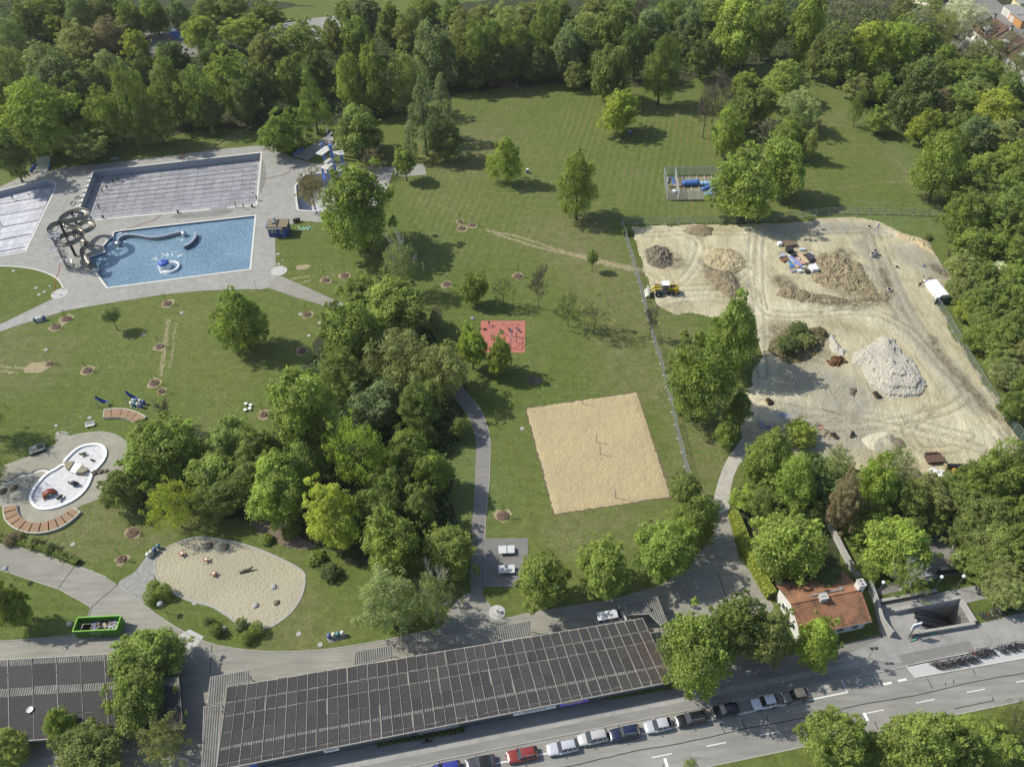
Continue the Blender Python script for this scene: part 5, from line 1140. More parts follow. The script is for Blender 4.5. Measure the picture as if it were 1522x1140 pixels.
# tall street lamps on the median with long arms over the road
for (hx, hy), lab in (((1287, 1065), 'tall street lamp leaning over the road from the median'), ((990, 1133), 'tall street lamp at the bottom edge over the road')):
    hd = G(hx, hy, 9.0); u, n = toS(hd); b = S(u, 37.9)
    o = thing('street_lamp', lab, 'street lamp', tuple(b))
    d = hd - b
    MB().tube([(0, 0, 0), (0, 0, 5), (d.x * .15, d.y * .15, 7.4), (d.x * .9, d.y * .9, 8.95)], [.12, .09, .07, .05], 8).build('pole', MAT['steel'], o)
    MB().box((d.x, d.y, 9.0), (.35, 1.1, .14), R(9.3)).build('lamp_head', MAT['white'], o)
for q, lab in (((415, 403), 'round pale concrete base beside the deck path'), ((89, 437), 'round pale concrete base at the lawn corner by the deck'), ((739, 910), 'round paved circle with a drinking fountain by the yard')):
    p = G(*q); rr_ = 2.0 if q[0] != 739 else 1.35
    o = tag(MB().lathe([(rr_, 0), (rr_, .08), (rr_ * .95, .10), (.01, .10)], (p.x, p.y, 0), 24).build('round_base', MAT['concrete']), lab, 'paving', None, 'structure')
p = G(739, 909); o = thing('drinking_fountain', 'small pale drinking fountain on its round paved base', 'fountain', (p.x, p.y, .1)); MB().lathe([(.14, 0), (.12, .8), (.3, .9), (.3, 1.0)], n=10).build('body', MAT['rim'], o); MB().cyl((0, 0, 1), (.1, 0, 1.15), .03, n=5).build('spout', MAT['steel'], o)

BINC = {'blue': (.10, .14, .30), 'cream': (.55, .52, .42), 'teal': (.10, .22, .21), 'white': (.66, .66, .62), 'grey': (.25, .26, .26)}
MAT['objcol'] = plain('coloured_plastic', (1, 1, 1), .5, .08, 2, objcol=True)
bin_body = MB().lathe([(.27, 0), (.31, .12), (.33, .95)], n=12).mesh('body', MAT['objcol'], True); bin_lid = MB().lathe([(.36, .95), (.37, 1.02), (.28, 1.18), (.02, 1.22)], n=12).mesh('lid', MAT['objcol'], True); bin_foot = MB().box((0, 0, .03), (.7, .7, .06)).mesh('base', MAT['concrete'])
def bins(rows, label, grp):
    for k, (x, y, c) in enumerate(rows):
        p = G(x, y); o = thing('recycling_bin', f'{c} recycling bin, {ORD[k]} {label}', 'bin', (p.x, p.y, 0), 0, grp)
        obj('body', bin_body, o, color=[v * .8 for v in BINC[c]]); obj('lid', bin_lid, o, color=BINC[c]); obj('base', bin_foot, o)
bins([(x, y, c) for x, y, c in ((197, 603.5, 'white'), (201.5, 604.2, 'teal'), (206.5, 605, 'cream'), (211, 606, 'blue'), (200.5, 598.5, 'white'), (205, 599.2, 'teal'), (210, 600, 'cream'), (215, 601, 'blue'))], 'of eight in a double row beside the hammock', 'bins beside the hammock')
bins([(53, 479, 'teal'), (58, 478, 'white'), (63, 477, 'cream'), (67, 475.5, 'blue')], 'of four beside the left path', 'bins beside the left path')
bins([(222, 828, 'white'), (227, 824, 'cream'), (231.5, 820, 'blue'), (237, 815, 'teal')], 'of four beside the sandy playground', 'bins beside the playground')
bins([(490, 948, 'blue'), (497, 946.5, 'cream'), (503.5, 945.3, 'teal'), (510, 944, 'cream')], 'of four beside the park road kerb', 'bins beside the park road')
sheet('bin_stand', W([(486, 948), (514, 942.5), (516, 948), (488, 956)]), .05, MAT['path'], 'grey paved stand under the four bins by the park road', 'paving')
for (x, y), lab in (((352, 172), 'blue and white bins under the trees behind the lap pool'), ((690, 645), 'blue bin at the footpath under the trees'), ((936, 200), 'blue bin under the yellow-green lawn tree'), ((784, 257), 'blue bin beside the oval lawn tree')):
    p = G(x, y); o = thing('litter_bin', lab, 'bin', (p.x, p.y, 0)); MB().box((0, 0, .5), (.55, .55, 1.0)).build('body', MAT['blue'], o); MB().box((0, 0, 1.06), (.62, .62, .12)).build('lid', MAT['white'], o); MB().cyl((.34, 0, 0), (.34, 0, 1.3), .03, n=5).build('post', MAT['dark'], o)

# young trees with stakes in mulch rings
yl = [(248.7, 451.6, 'beside the deck below the leisure pool'), (98.7, 474, 'beside the path leaving the deck'), (83, 486, 'next to the four bins by the left path'), (237.6, 515.5, 'in the middle of the left lawn'), (73.7, 541, 'in the sandy square at the far left'), (130, 551, 'in the square patch right of the sandy square'), (229.5, 569.5, 'upper of two close together above the hammock bins'), (239.5, 582, 'lower of two close together above the hammock bins'), (197, 792, 'below the splash pool'), (181, 831, 'between splash pool and park road'), (392, 616.6, 'left of the middle clump'),
      (484, 417, 'left of two beside the deck path'), (512, 410, 'right of two beside the deck path'), (456, 468, 'just below the deck path'), (449, 522, 'in the shade of the big lawn tree'), (684, 330, 'upper left of three together on the striped lawn'), (701.6, 335, 'right of three together on the striped lawn'), (686, 340, 'lower left of three together on the striped lawn'), (664, 423, 'right of the birch on the lawn'), (769.5, 411, 'above the red fitness pad'), (752, 131, 'left of three at the far wood edge'), (759, 127, 'rear one of three at the far wood edge'), (769, 133, 'right of three at the far wood edge'), (748, 766.6, 'between footpath and sand court')]
stake = MB().cyl((0, 0, 0), (0, 0, 1.5), .045, n=5).mesh('stake', MAT['wood']); rail_ = MB().box((0, 0, 1.35), (.9, .06, .1)).mesh('crossbar', MAT['wood'])
for k, (x, y, lab) in enumerate(yl):
    r = random.Random(k); p = G(x, y); o = thing('young_tree', 'staked young tree in a mulch ring ' + lab, 'tree', (p.x, p.y, 0), r.uniform(0, 3), 'staked young trees')
    R1 = r.uniform(.78, 1.2)
    MB().ngon([(1.35 * R1 * r.uniform(.7, 1.3) * math.cos(a), 1.35 * R1 * r.uniform(.7, 1.3) * math.sin(a), .034) for a in [j * math.pi / 5 for j in range(10)]]).build('bare_soil', MAT['drysoil'], o)
    MB().rings([[(R1 * q * r.uniform(.92, 1.08) * math.cos(a), R1 * q * r.uniform(.92, 1.08) * math.sin(a), z) for a in [j * math.pi / 8 for j in range(16)]] for q, z in ((1.0, .035), (.85, .16), (.5, .2), (.1, .13))]).build('mulch_bed', MAT['mulch'], o)
    for s in range(3 if k % 3 else 2): obj('stake', stake, o, (.42 * math.cos(s * 2.1), .42 * math.sin(s * 2.1), 0))
    obj('crossbar', rail_, o, (.1, .36, 0))
    h = r.uniform(2.4, 3.4); MB().tube([(0, 0, 0), (.04, 0, h * .6), (0, .05, h)], [.04, .03, .012], 5).build('trunk', MAT['bark'], o)
    obj('crown', CR['sparse'][k % 2], o, (0, 0, h * .82), k, (.5, .5, .8), color=(.11, .15, .05))
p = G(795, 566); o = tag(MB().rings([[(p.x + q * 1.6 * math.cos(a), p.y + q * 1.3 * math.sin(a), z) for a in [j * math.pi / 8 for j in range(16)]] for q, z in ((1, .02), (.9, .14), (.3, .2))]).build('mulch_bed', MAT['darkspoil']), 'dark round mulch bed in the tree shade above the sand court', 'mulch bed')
# manhole lids
lids = [(20, 403), (53.5, 428), (58, 438), (66, 434), (213, 498), (68, 520), (108, 809), (86, 644), (133, 621), (289, 896), (413, 378), (414, 393), (103, 927), (97, 962), (270, 465), (444, 942), (476, 958), (332, 934), (446, 467), (475, 480), (681, 512), (776, 637), (312, 974), (459, 499)]
LIDL = ['small pale lid at the top of the curved lawn', 'pale lid beside the curved lawn lamp', 'lowest of three pale lids by the curved lawn lamp', 'right one of three pale lids by the curved lawn lamp', 'pale lid below the small round lawn tree', 'pale lid above the sandy square', 'grey lid below the long seat deck', 'pale lid on the pad above the terrace', 'pale lid above the white bench', 'yellowish lid beside the loose dark shrub', 'pale lid right of the hut lawn edge', 'pale lid beside the deck path base', 'lid on the triangular lawn edge by the skip', 'lid in the asphalt below the skip', 'pale lid right of the deck sapling', 'pale lid left of the park road bins', 'lid on the lawn edge below the bins', 'grey lid beside the loose pale shrub', 'lid beside the sapling below the deck path', 'lid left of the middle clump top', 'lid left of the fitness pad', 'square-looking lid left of the sand court', 'lid in the asphalt near the hall corner', 'lid in the shade of the large lawn tree']
lidm = MB().lathe([(.45, 0), (.45, .05), (.4, .06), (.01, .06)], n=12).mesh('manhole_lid', MAT['kerb'])
for k, (x, y) in enumerate(lids):
    o = obj('manhole_lid', lidm, None, tuple(G(x, y, .06 if y > 900 else .02))); tag(o, LIDL[k], 'manhole lid', 'round manhole lids')
# curved wooden decks
def wood_mat():
    t = NT('deck_planks'); p = t.pos()
    w = t.n('TexWave', {'Vector': p, 'Scale': 1.6, 'Distortion': .4, 'Detail': 2}, wave_type='BANDS', bands_direction='X').outputs['Fac']
    c = t.mix(t.ramp(t.noise(1.2, 4), .35, .65), (.33, .215, .125), (.265, .18, .11)); c = t.grey(c, w, .78, 1.08)
    t.col(c); return t.done(.8, .2)
MAT['planks'] = wood_mat()
def curved_deck(outer, inner, nseg, label, h=.5):
    O, I = W(smooth(outer, False, 6)), W(smooth(inner, False, 6))
    root = thing('wooden_deck', label, 'deck', tuple((O[0] + I[-1]) / 2)); b = Vector(root.location)
    def at(L, t):
        k = min(int(t * (len(L) - 1)), len(L) - 2); return L[k].lerp(L[k + 1], t * (len(L) - 1) - k) - b
    for s in range(nseg):
        a0, a1 = s / nseg + .006, (s + 1) / nseg - .006; m = 5
        ring = [at(O, a0 + (a1 - a0) * j / (m - 1)) for j in range(m)] + [at(I, a1 - (a1 - a0) * j / (m - 1)) for j in range(m)]
        MB().prism([(q.x, q.y) for q in ring], .3, h).build('deck_segment', MAT['planks'], root)
    MB().strip([q - b for q in O], .16, 0, h + .05).build('edge', MAT['rim'], root); MB().strip([q - b for q in I], .1, 0, h - .04).build('edge', MAT['concrete'], root)
    for e in (0, 1): MB().strip([at(O, e), at(I, e)], .12, 0, h + .05).build('edge', MAT['rim'], root)
Zd = lambda L: [(120 + x / 10.857, 560 + y / 10.857) for x, y in L]
curved_deck(Zd([(395, 550), (500, 540), (680, 540), (800, 560), (930, 600), (1060, 670)]), Zd([(375, 685), (520, 678), (640, 680), (740, 700), (820, 730), (905, 775)]), 5, 'curved wooden sun deck in five segments below the hammocks')
Zs = lambda L: [(x / 3.8, 560 + y / 3.8) for x, y in L]
curved_deck(Zs([(25, 740), (30, 800), (70, 850), (150, 885), (240, 888), (330, 865), (400, 825), (460, 770)]), Zs([(100, 730), (105, 770), (130, 805), (180, 830), (250, 828), (310, 810), (360, 785), (415, 750)]), 11, 'long curved wooden seat deck round the splash pool')
# splash pool terrace
TER = smooth([(-70, 712), (0, 693), (45, 677), (85, 659), (110, 646), (150, 641), (175, 647), (190, 661), (190, 690), (175, 725), (150, 740), (120, 752), (112, 760), (95, 775), (60, 783), (25, 768), (0, 752), (-70, 748)], True, 4)
sheet('terrace', W(TER), .03, MAT['gravelpave'], 'pale paved terrace round the figure-eight splash pool', 'paving')
sheet('lamp_pad', W(smooth([(82, 651), (90, 641), (101, 643), (105, 650), (95, 657), (85, 660)], True, 4)), .036, MAT['gravelpave'], 'small rounded pad with a lamp above the terrace', 'paving')
Z7 = lambda L: [(x / 7.6, 620 + y / 7.6) for x, y in L]
U_ = smooth(Z7([(735, 525), (800, 430), (900, 350), (1030, 315), (1140, 325), (1195, 380), (1190, 460), (1130, 550), (1030, 625), (900, 560)]), True, 4)
L_ = smooth(Z7([(735, 545), (640, 590), (520, 660), (420, 770), (360, 870), (355, 950), (430, 1030), (540, 1040), (680, 1010), (850, 930), (960, 830), (1020, 720), (1030, 640), (900, 640)]), True, 4)
sp = thing('splash_pool', 'white figure-eight shaped empty splash pool for toddlers', 'pool')
fl = plain('white_tile', (.50, .50, .49), .5, .22, .35)
for P_ in (U_, L_):
    Wp = W(P_); MB().sheet(Wp, (), .05).build('floor', fl, sp); MB().strip(Wp + Wp[:1], .5, .0, .34).build('rim', MAT['white'], sp)
stw = plain('stone_wedge', (.26, .23, .16), .9, .3, 2, .4)
for L in ([(740, 530), (860, 530), (800, 620), (760, 600)], [(950, 565), (1015, 625), (950, 660), (875, 655)]):
    MB().prism([(q.x, q.y) for q in W(Z7(L))], .04, .9).build('stone_wedge', stw, sp)
MB().prism([(q.x, q.y) for q in W(Z7([(862, 535), (945, 565), (870, 660), (805, 635)]))], .04, .72).build('slide_block', MAT['white'], sp)
rb = thing('play_arch', 'rainbow striped half-dome play arch in the splash pool', 'play sculpture', tuple(G(*Z7([(565, 880)])[0])), R(35))
for k, c in enumerate(((.20, .045, .03), (.26, .09, .04), (.42, .30, .04), (.10, .14, .08), (.06, .09, .14))):
    r0 = 1.25 - .2 * k; mb = MB()
    rings = [[(r0 * .9 * math.cos(a) * math.cos(b) * .8, (k * .14 - .5) + .0, r0 * math.sin(a) * 1.0) for a in np.linspace(0, math.pi, 9)] for b in (0,)]
    arc = [(r0 * math.cos(a), r0 * math.sin(a)) for a in np.linspace(0, math.pi, 11)]; arc2 = [((r0 - .21) * math.cos(a), (r0 - .21) * math.sin(a)) for a in np.linspace(math.pi, 0, 11)]
    pr = arc + arc2; n = len(pr); mb.rings([[(x, -.5 + .1 * k, z) for x, z in pr], [(x, .5 - .1 * k, z) for x, z in pr]]); mb.build('stripe', plain('arch_colour', c, .5, .1, 1), rb)
MB().box((-.9, -.8, .1), (.6, .2, .2)).build('foot', MAT['drysoil'], rb)
def critter(x, y, label, sc, c=(.03, .035, .04), rz=0.):
    o = thing('play_figure', label, 'play sculpture', tuple(G(x, y, .05)), rz)
    m = plain('figure_paint', c, .5, .2, 2)
    MB().tube([(-.6 * sc, 0, .35 * sc), (-.2 * sc, 0, .55 * sc), (.3 * sc, 0, .5 * sc), (.75 * sc, 0, .3 * sc)], [.12 * sc, .33 * sc, .28 * sc, .06 * sc], 8).build('body', m, o, True)
    MB().lathe([(.02, -.2), (.2, -.05), (.2, .1), (.04, .24)], (-.6 * sc, 0, .75 * sc), 8).build('head', m, o, True)
    for s in (-1, 1): MB().cyl((.1 * sc, s * .2 * sc, 0), (.05 * sc, s * .2 * sc, .45 * sc), .09 * sc, n=6).build('leg', m, o)
    MB().tube([(.2 * sc, 0, .7 * sc), (.25 * sc, 0, 1.15 * sc)], [.1 * sc, .03 * sc], 6).build('fin', m, o)
critter(*Z7([(850, 770)])[0], 'dark whale-like play figure in the lower splash pool', 1.35)
critter(*Z7([(690, 920)])[0], 'dark play figure with ears near the splash pool rim', 1.0, (.05, .04, .03), 1.2)
critter(*Z7([(950, 430)])[0], 'small green and yellow play figure in the upper splash pool', .9, (.12, .15, .05), .4)
critter(*Z7([(1055, 495)])[0], 'tiny dark play figure in the upper splash pool', .5)
def boulder(x, y, r, label, c='greyspoil', grp=None, sq=.7):
    P = G(x, y); rr = random.Random(int(x * 7 + y)); rings = []
    for q, z in ((1.0, -.1), (1.05, .25), (.8, .65), (.35, .92), (.05, 1.0)):
        rings.append([(r * q * rr.uniform(.82, 1.15) * math.cos(a), r * q * rr.uniform(.82, 1.15) * math.sin(a), r * sq * z) for a in [j * math.pi / 5 for j in range(10)]])
    return tag(MB().rings(rings).build('boulder', MAT[c], None, True, (P.x, P.y, 0), rr.uniform(0, 3)), label, 'boulder', grp)
for (x, y), r, lab in (((1070, 632), .75, 'largest of three dark boulders beside the splash pool'), ((1140, 620), .6, 'middle one of three dark boulders beside the splash pool'), ((1200, 612), .5, 'smallest of three dark boulders beside the splash pool'), ((160, 800), .75, 'dark boulder on the terrace at the left edge'), ((30, 840), .8, 'leftmost dark boulder on the terrace')):
    boulder(*Z7([(x, y)])[0], r, lab, 'darkspoil')
MAT['stone'] = plain('pale_stone', (.33, .33, .32), .9, .25, 1.5, .4)
boulder(407.5, 872, .55, 'pale boulder in the right part of the sand pit', 'stone'); boulder(411, 896, .55, 'dark boulder in the lower right of the sand pit', 'greyspoil'); boulder(380, 900, .55, 'grey boulder low in the sand pit', 'stone')
boulder(310, 811, .8, 'large shaded boulder at the top of the sand pit', 'greyspoil'); boulder(334, 814, .75, 'second shaded boulder at the top of the sand pit', 'greyspoil')
st_ = thing('stream_channel', 'narrow pale wavy water channel across the terrace', 'water channel'); sw = W(smooth(Z7([(0, 735), (90, 745), (160, 700), (230, 660), (330, 655), (400, 620), (480, 600), (560, 620)]), False, 5), .04)
MB().strip(sw, .7, .02, .05).build('bed', MAT['rim'], st_); MB().strip([q + Vector((0, .35, 0)) for q in sw], .1, .02, .16).build('edge', MAT['dark'], st_)
wt = thing('water_table', 'wooden play table with basins at the edge of the terrace', 'play table', tuple(G(57, 669)), R(-62 + 90))
MB().box((0, 0, .55), (2.9, 2.0, .12)).build('top', plain('weathered_top', (.30, .30, .24), .8, .3, 1.5), wt)
for sx in (-1, 1):
    for sy in (-1, 1): MB().box((sx * 1.2, sy * .8, .25), (.15, .15, .5)).build('leg', MAT['bark'], wt)
MB().lathe([(.35, .61), (.4, .78), (.3, .78), (.28, .65)], (-.6, .4, 0), 10).build('basin', MAT['steel'], wt); MB().box((.6, .1, .68), (1.1, 1.1, .12)).build('planter', plain('moss', (.06, .10, .05), .9, .2, 2), wt); MB().box((0, -1.02, .35), (2.9, .06, .5)).build('panel', MAT['dark'], wt)
# hammocks
Zp = lambda x, y: (120 + x / 10.857, 560 + y / 10.857)
ham = plain('hammock_cloth', (.035, .065, .30), .7, .1, 2)
def hammock(a, top, e, label, nm='hammock'):
    b = G(*Zp(*a)); o = thing(nm, label, 'hammock' if e else 'post', (b.x, b.y, 0), 0, 'hammocks on poles')
    h = 2.9; t2 = G(*Zp(*top), h) - b
    MB().cyl((0, 0, 0), (t2.x, t2.y, h), .09, .07, 8).build('post', MAT['greysteel'], o)
    if e:
        E_ = G(*Zp(*e), .9) - b; rings = []
        for k in range(9):
            s = k / 8; c = Vector((t2.x, t2.y, h)).lerp(E_, s) - Vector((0, 0, .95 * math.sin(math.pi * s))); w = .06 + .42 * math.sin(math.pi * min(1, .1 + .8 * s))
            rings.append([c + Vector((0, w * q, .35 * w * q * q)) for q in (-1, -.5, 0, .5, 1)])
        MB().rings(rings, False, False).build('cloth', ham, o, True)
        MB().cyl((E_.x, E_.y, 0), (E_.x + .1, E_.y, 1.0), .05, n=6).build('end_post', MAT['greysteel'], o)
hammock((275, 500), (225, 315), (440, 395), 'blue hammock slung from the leftmost leaning post'); hammock((760, 430), (715, 230), (920, 345), 'blue hammock above the double row of bins'); hammock((1185, 545), (1155, 355), None, 'empty leaning hammock post right of the bins', 'hammock_post')
# benches and tables
def bench(x, y, rz, label, c='white', L=1.8):
    o = thing('bench', label, 'bench', tuple(G(x, y)), rz)
    for k in (-1, 1): MB().box((0, k * .28, .45), (L, .3, .06)).build('seat', MAT[c], o)
    for s in (-1, 1): MB().box((s * L * .38, 0, .22), (.08, .6, .44)).build('leg', MAT['greysteel'], o)
    MB().box((0, .42, .7), (L, .06, .3)).build('backrest', MAT[c], o)
bench(135, 633, .3, 'white bench between curved deck and terrace'); bench(171, 239, .15, 'grey frame bench at the grass behind the lap pool', 'greysteel', 2.4)
def ttable(x, y, label):
    o = thing('table_tennis_table', label, 'table', tuple(G(x, y)), R(1))
    tb = MB().box((0, 0, .76), (2.74, 1.52, .06)).build('table_top', plain('table_grey', (.50, .52, .50), .6, .1, 1), o)
    for s in (-1, 1): MB().box((0, s * .74, .795), (2.74, .05, .005)).build('edge_line', MAT['white'], tb)
    for s in (-1, 1): MB().box((s * 1.34, 0, .795), (.05, 1.5, .006)).build('edge_line', MAT['white'], tb)
    MB().box((0, 0, .86), (.04, 1.6, .15)).build('net', MAT['steel'], o)
    for s in (-1, 1): MB().box((s * .8, 0, .36), (.25, 1.1, .73)).build('leg', MAT['concrete'], o)
ttable(753, 820, 'upper concrete table tennis table on the paved pad'); ttable(753, 849, 'lower concrete table tennis table on the paved pad')
sqt = lambda q: G(*q)
for k, (x, y) in enumerate(((366, 602), (372, 609), (365, 611), (373, 604))):
    o = thing('stool', ['upper left', 'lower right', 'lower left', 'upper right'][k] + ' small white stool of the set left of the clump', 'stool', tuple(G(x, y))); MB().box((0, 0, .45), (.6, .6, .1)).build('seat', MAT['white'], o); MB().box((0, 0, .2), (.15, .15, .4)).build('leg', MAT['greysteel'], o)
# volleyball posts
for (x, y), lab in (((866, 601.3), 'volleyball post nearest the far edge of the sand court'), ((885.8, 658), 'far one of the two middle volleyball posts'), ((892.2, 675.8), 'near one of the two middle volleyball posts'), ((914.2, 740.3), 'volleyball post nearest the near edge of the sand court')):
    o = thing('volleyball_post', lab, 'post', tuple(G(x, y))); MB().lathe([(.075, 0), (.065, 2.5)], n=8).build('post', MAT['greysteel'], o); MB().lathe([(.2, 0), (.2, .08)], n=8).build('base', MAT['greysteel'], o); MB().cyl((0, 0, 2.4), (.15, 0, 2.45), .03, n=5).build('hook', MAT['steel'], o)
# red fitness pad and its machines
Zf = lambda x, y: (690 + x / 13.84, 450 + y / 13.84)
sheet('fitness_pad', W([Zf(345, 375), Zf(1258, 375), Zf(1245, 1030), Zf(325, 1030)]), .04, plain('red_rubber', (.42, .155, .115), .9, .10, 1.5, .1, c2=(.37, .14, .105)), 'salmon red rubber pad of the outdoor gym', 'sports pad')
navy = plain('navy_metal', (.05, .06, .16), .45, .1, 1)
def gym(label, posts, bars, disc=(), loc=(0, 0)):
    b = G(*Zf(*loc)); o = thing('fitness_machine', label, 'gym machine', (b.x, b.y, .05), 0, 'outdoor gym machines')
    for (x, y), h in posts: p = G(*Zf(x, y)) - b; MB().cyl((p.x, p.y, 0), (p.x, p.y, h), .07, n=7).build('post', navy, o)
    for (x, y), z, (x2, y2), z2 in bars: p, q = G(*Zf(x, y)) - b, G(*Zf(x2, y2)) - b; MB().cyl((p.x, p.y, z), (q.x, q.y, z2), .05, n=6).build('bar', MAT['greysteel'], o)
    for (x, y), z in disc: p = G(*Zf(x, y)) - b; MB().box((p.x, p.y, z), (.5, .5, .08)).build('pedal', MAT['dark'], o)
gym('stepper machine at the far left of the red gym pad', [((515, 500), 1.8)], [((480, 440), 1.8, (540, 440), 1.8), ((490, 520), .3, (545, 525), .3)], [((515, 470), .9)], (515, 500))
gym('long low balance bar at the top of the red gym pad', [((785, 465), .5), ((1110, 465), .5)], [((785, 465), .5, (1110, 465), .5)], (), (785, 465))
gym('parallel bars half under the tree on the red gym pad', [((560, 690), 1.5), ((610, 690), 1.5), ((560, 760), 1.5), ((610, 760), 1.5)], [((560, 690), 1.5, (560, 760), 1.5), ((610, 690), 1.5, (610, 760), 1.5)], (), (560, 690))
gym('tall climbing frame in the right half of the red gym pad', [((980, 700), 2.6), ((962, 935), 2.6), ((1072, 820), 2.6), ((1075, 700), 2.2)], [((980, 700), 2.6, (962, 935), 2.6), ((962, 935), 2.4, (1072, 820), 2.4), ((980, 700), 2.5, (1075, 700), 2.2), ((1072, 820), 2.5, (1075, 700), 2.2), ((962, 935), 1.0, (1072, 820), 1.0)], (), (962, 935))
gym('pedal trainer in the middle of the red gym pad', [((788, 660), 1.4)], [((760, 600), .8, (788, 660), 1.3)], [((750, 590), .4)], (788, 660)); gym('twin stepping discs left of the climbing frame', [((930, 600), .6)], (), [((918, 568), .45), ((945, 597), .45)], (930, 600)); gym('twin stepping discs right of the climbing frame', [((1110, 590), .6)], (), [((1090, 555), .45), ((1132, 597), .45)], (1110, 590))
# playground toys
red = plain('red_orange', (.33, .085, .045), .5, .1, 2)
for k, (x, y) in enumerate(((390, 245), (585, 292), (645, 405))):
    q = (200 + x / 5.436, 780 + y / 5.436); o = thing('spring_rocker', ['uppermost', 'middle', 'lowest'][k] + ' of three red star-shaped play seats in the sand', 'play seat', tuple(G(*q)), k)
    for j in range(4): MB().box((.38 * math.cos(j * 1.57), .38 * math.sin(j * 1.57), .6), (.42, .3, .1), j * 1.57).build('seat', red, o)
    MB().lathe([(.28, .55), (.28, .7)], n=10).build('hub', MAT['rim'], o); MB().lathe([(.16, 0), (.13, .55)], n=8).build('spring', MAT['dark'], o)
q = (200 + 910 / 5.436, 780 + 375 / 5.436); o = thing('play_log', 'dark carved log lying in the middle of the sand pit', 'log', tuple(G(*q)), .35); MB().tube([(-1.3, 0, .25), (-.3, .1, .35), (.5, 0, .4), (1.2, .05, .7)], [.14, .26, .22, .1], 8).build('trunk', MAT['darkspoil'], o, True); MB().cyl((-.9, 0, .2), (-1.2, .4, .5), .08, .04, 5).build('branch', MAT['darkspoil'], o)
# ------------------------------------------------------------------ changing halls with panelled roofs
def corr_mat():
    t = NT('corrugated_sheet'); p = t.scaled(t.pos(), (1, 1, 1), (0, 0, R(-9.3)))
    w = t.n('TexWave', {'Vector': p, 'Scale': .9, 'Distortion': .15}, wave_type='BANDS', bands_direction='X').outputs['Fac']
    c = t.mix(t.ramp(t.noise(.6, 4), .35, .65), (.205, .198, .172), (.145, .14, .125)); c = t.grey(c, w, .72, 1.18); c = t.grey(c, t.noise(3, 4, .7), .85, 1.1)
    t.col(c); t.bump(w, .8, .12); return t.done(.85, .25)
MAT['corr'] = corr_mat()
MAT['felt'] = plain('dark_roof_felt', (.040, .039, .038), .9, .32, 1.0, .7, objcol=True)
MAT['rail'] = plain('roof_rail', (.33, .315, .275), .7, .25, 1.0)
def hall(name, px, z, label, strips, bays, thin=True, inset=.55, sag=.03):
    Q = [G(x, y, z) for x, y in px]; c = sum(Q, Vector()) / 4
    o = thing(name, label, 'hall', (c.x, c.y, 0)); L = [q - Vector((c.x, c.y, 0)) for q in Q]
    MB().prism([(q.x, q.y) for q in L], z - .28, z).build('roof', MAT['corr'], o)
    wl = pull([Vector((q.x, q.y, 0)) for q in L], inset); MB().prism([(q.x, q.y) for q in wl], 0, z - .28).build('wall', plain('hall_wall', (.10, .10, .10), .8, .2, .8), o)
    q4 = L
    for k in range(bays):
        for (t0, t1) in strips:
            e = .004; s0, s1 = k / bays + .0018, (k + 1) / bays - .0018
            if rnd.random() < .10 and 0 < k < bays - 1: s1 -= .003
            d0, d1 = rnd.uniform(-.006, .006), rnd.uniform(-.006, .006)
            a = [lerp2(q4, s0, t0 + d0), lerp2(q4, s1, t0 + d1), lerp2(q4, s1, min(.997, t1 + d1)), lerp2(q4, s0, min(.997, t1 + d0))]
            dz = rnd.uniform(0, sag)
            MB().prism([(p.x, p.y) for p in a], z + .01, z + .05 + dz).build('roof_panel', MAT['felt'], o).color = (*[v * fb for fb in [rnd.uniform(.86, 1.16)] for v in (.054, .052, .049)], 1)
    for k in range(bays + 1):
        w = .07 if k % 2 == 0 else .04
        for t0, t1 in ((.0, .2), (.215, .998)):
            MB().strip([lerp2(q4, k / bays, t0 + .003), lerp2(q4, k / bays, t1)], w, z + .003, z + .13 + .01 * (k % 2)).build('roof_rail', MAT['rail'], o)
    for t in (0.0, 1.0):
        MB().strip([lerp2(q4, 0, t), lerp2(q4, 1, t)], .16, z - .32, z + .05).build('gutter', MAT['rail'], o)
    return o, q4, c
HQ = [(338, 1021), (955, 919), (1000, 1012), (322, 1144)]
hallo, hq, hc = hall('changing_hall', HQ, 3.2, 'long low changing hall with a dark panelled roof beside the street', [(.004, .188), (.215, .362), (.385, .572), (.578, .735), (.778, .930), (.945, 1.0)], 43)
hall('changing_hall', [(-60, 984), (262, 966), (272, 1082), (-60, 1108)], 3.2, 'second flat-roofed hall at the lower left corner', [(.085, .36), (.47, .72), (.725, 1.0)], 9, inset=.5)
lf = MB(); rr = random.Random(3)
for _ in range(900):
    s, t = 1 - abs(rr.gauss(0, .05)), rr.uniform(.3, 1); p = lerp2(hq, min(s, .998), t); w = rr.uniform(.03, .09); a = rr.uniform(0, 3)
    lf.quad(*[(p.x + w * math.cos(a + k * 1.57), p.y + w * math.sin(a + k * 1.57), 3.31 + rr.uniform(0, .02)) for k in range(4)])
lo = lf.build('leaf_litter', plain('dead_leaves', (.125, .080, .045), .9, .4, 5), hallo); lo['kind'] = 'stuff'
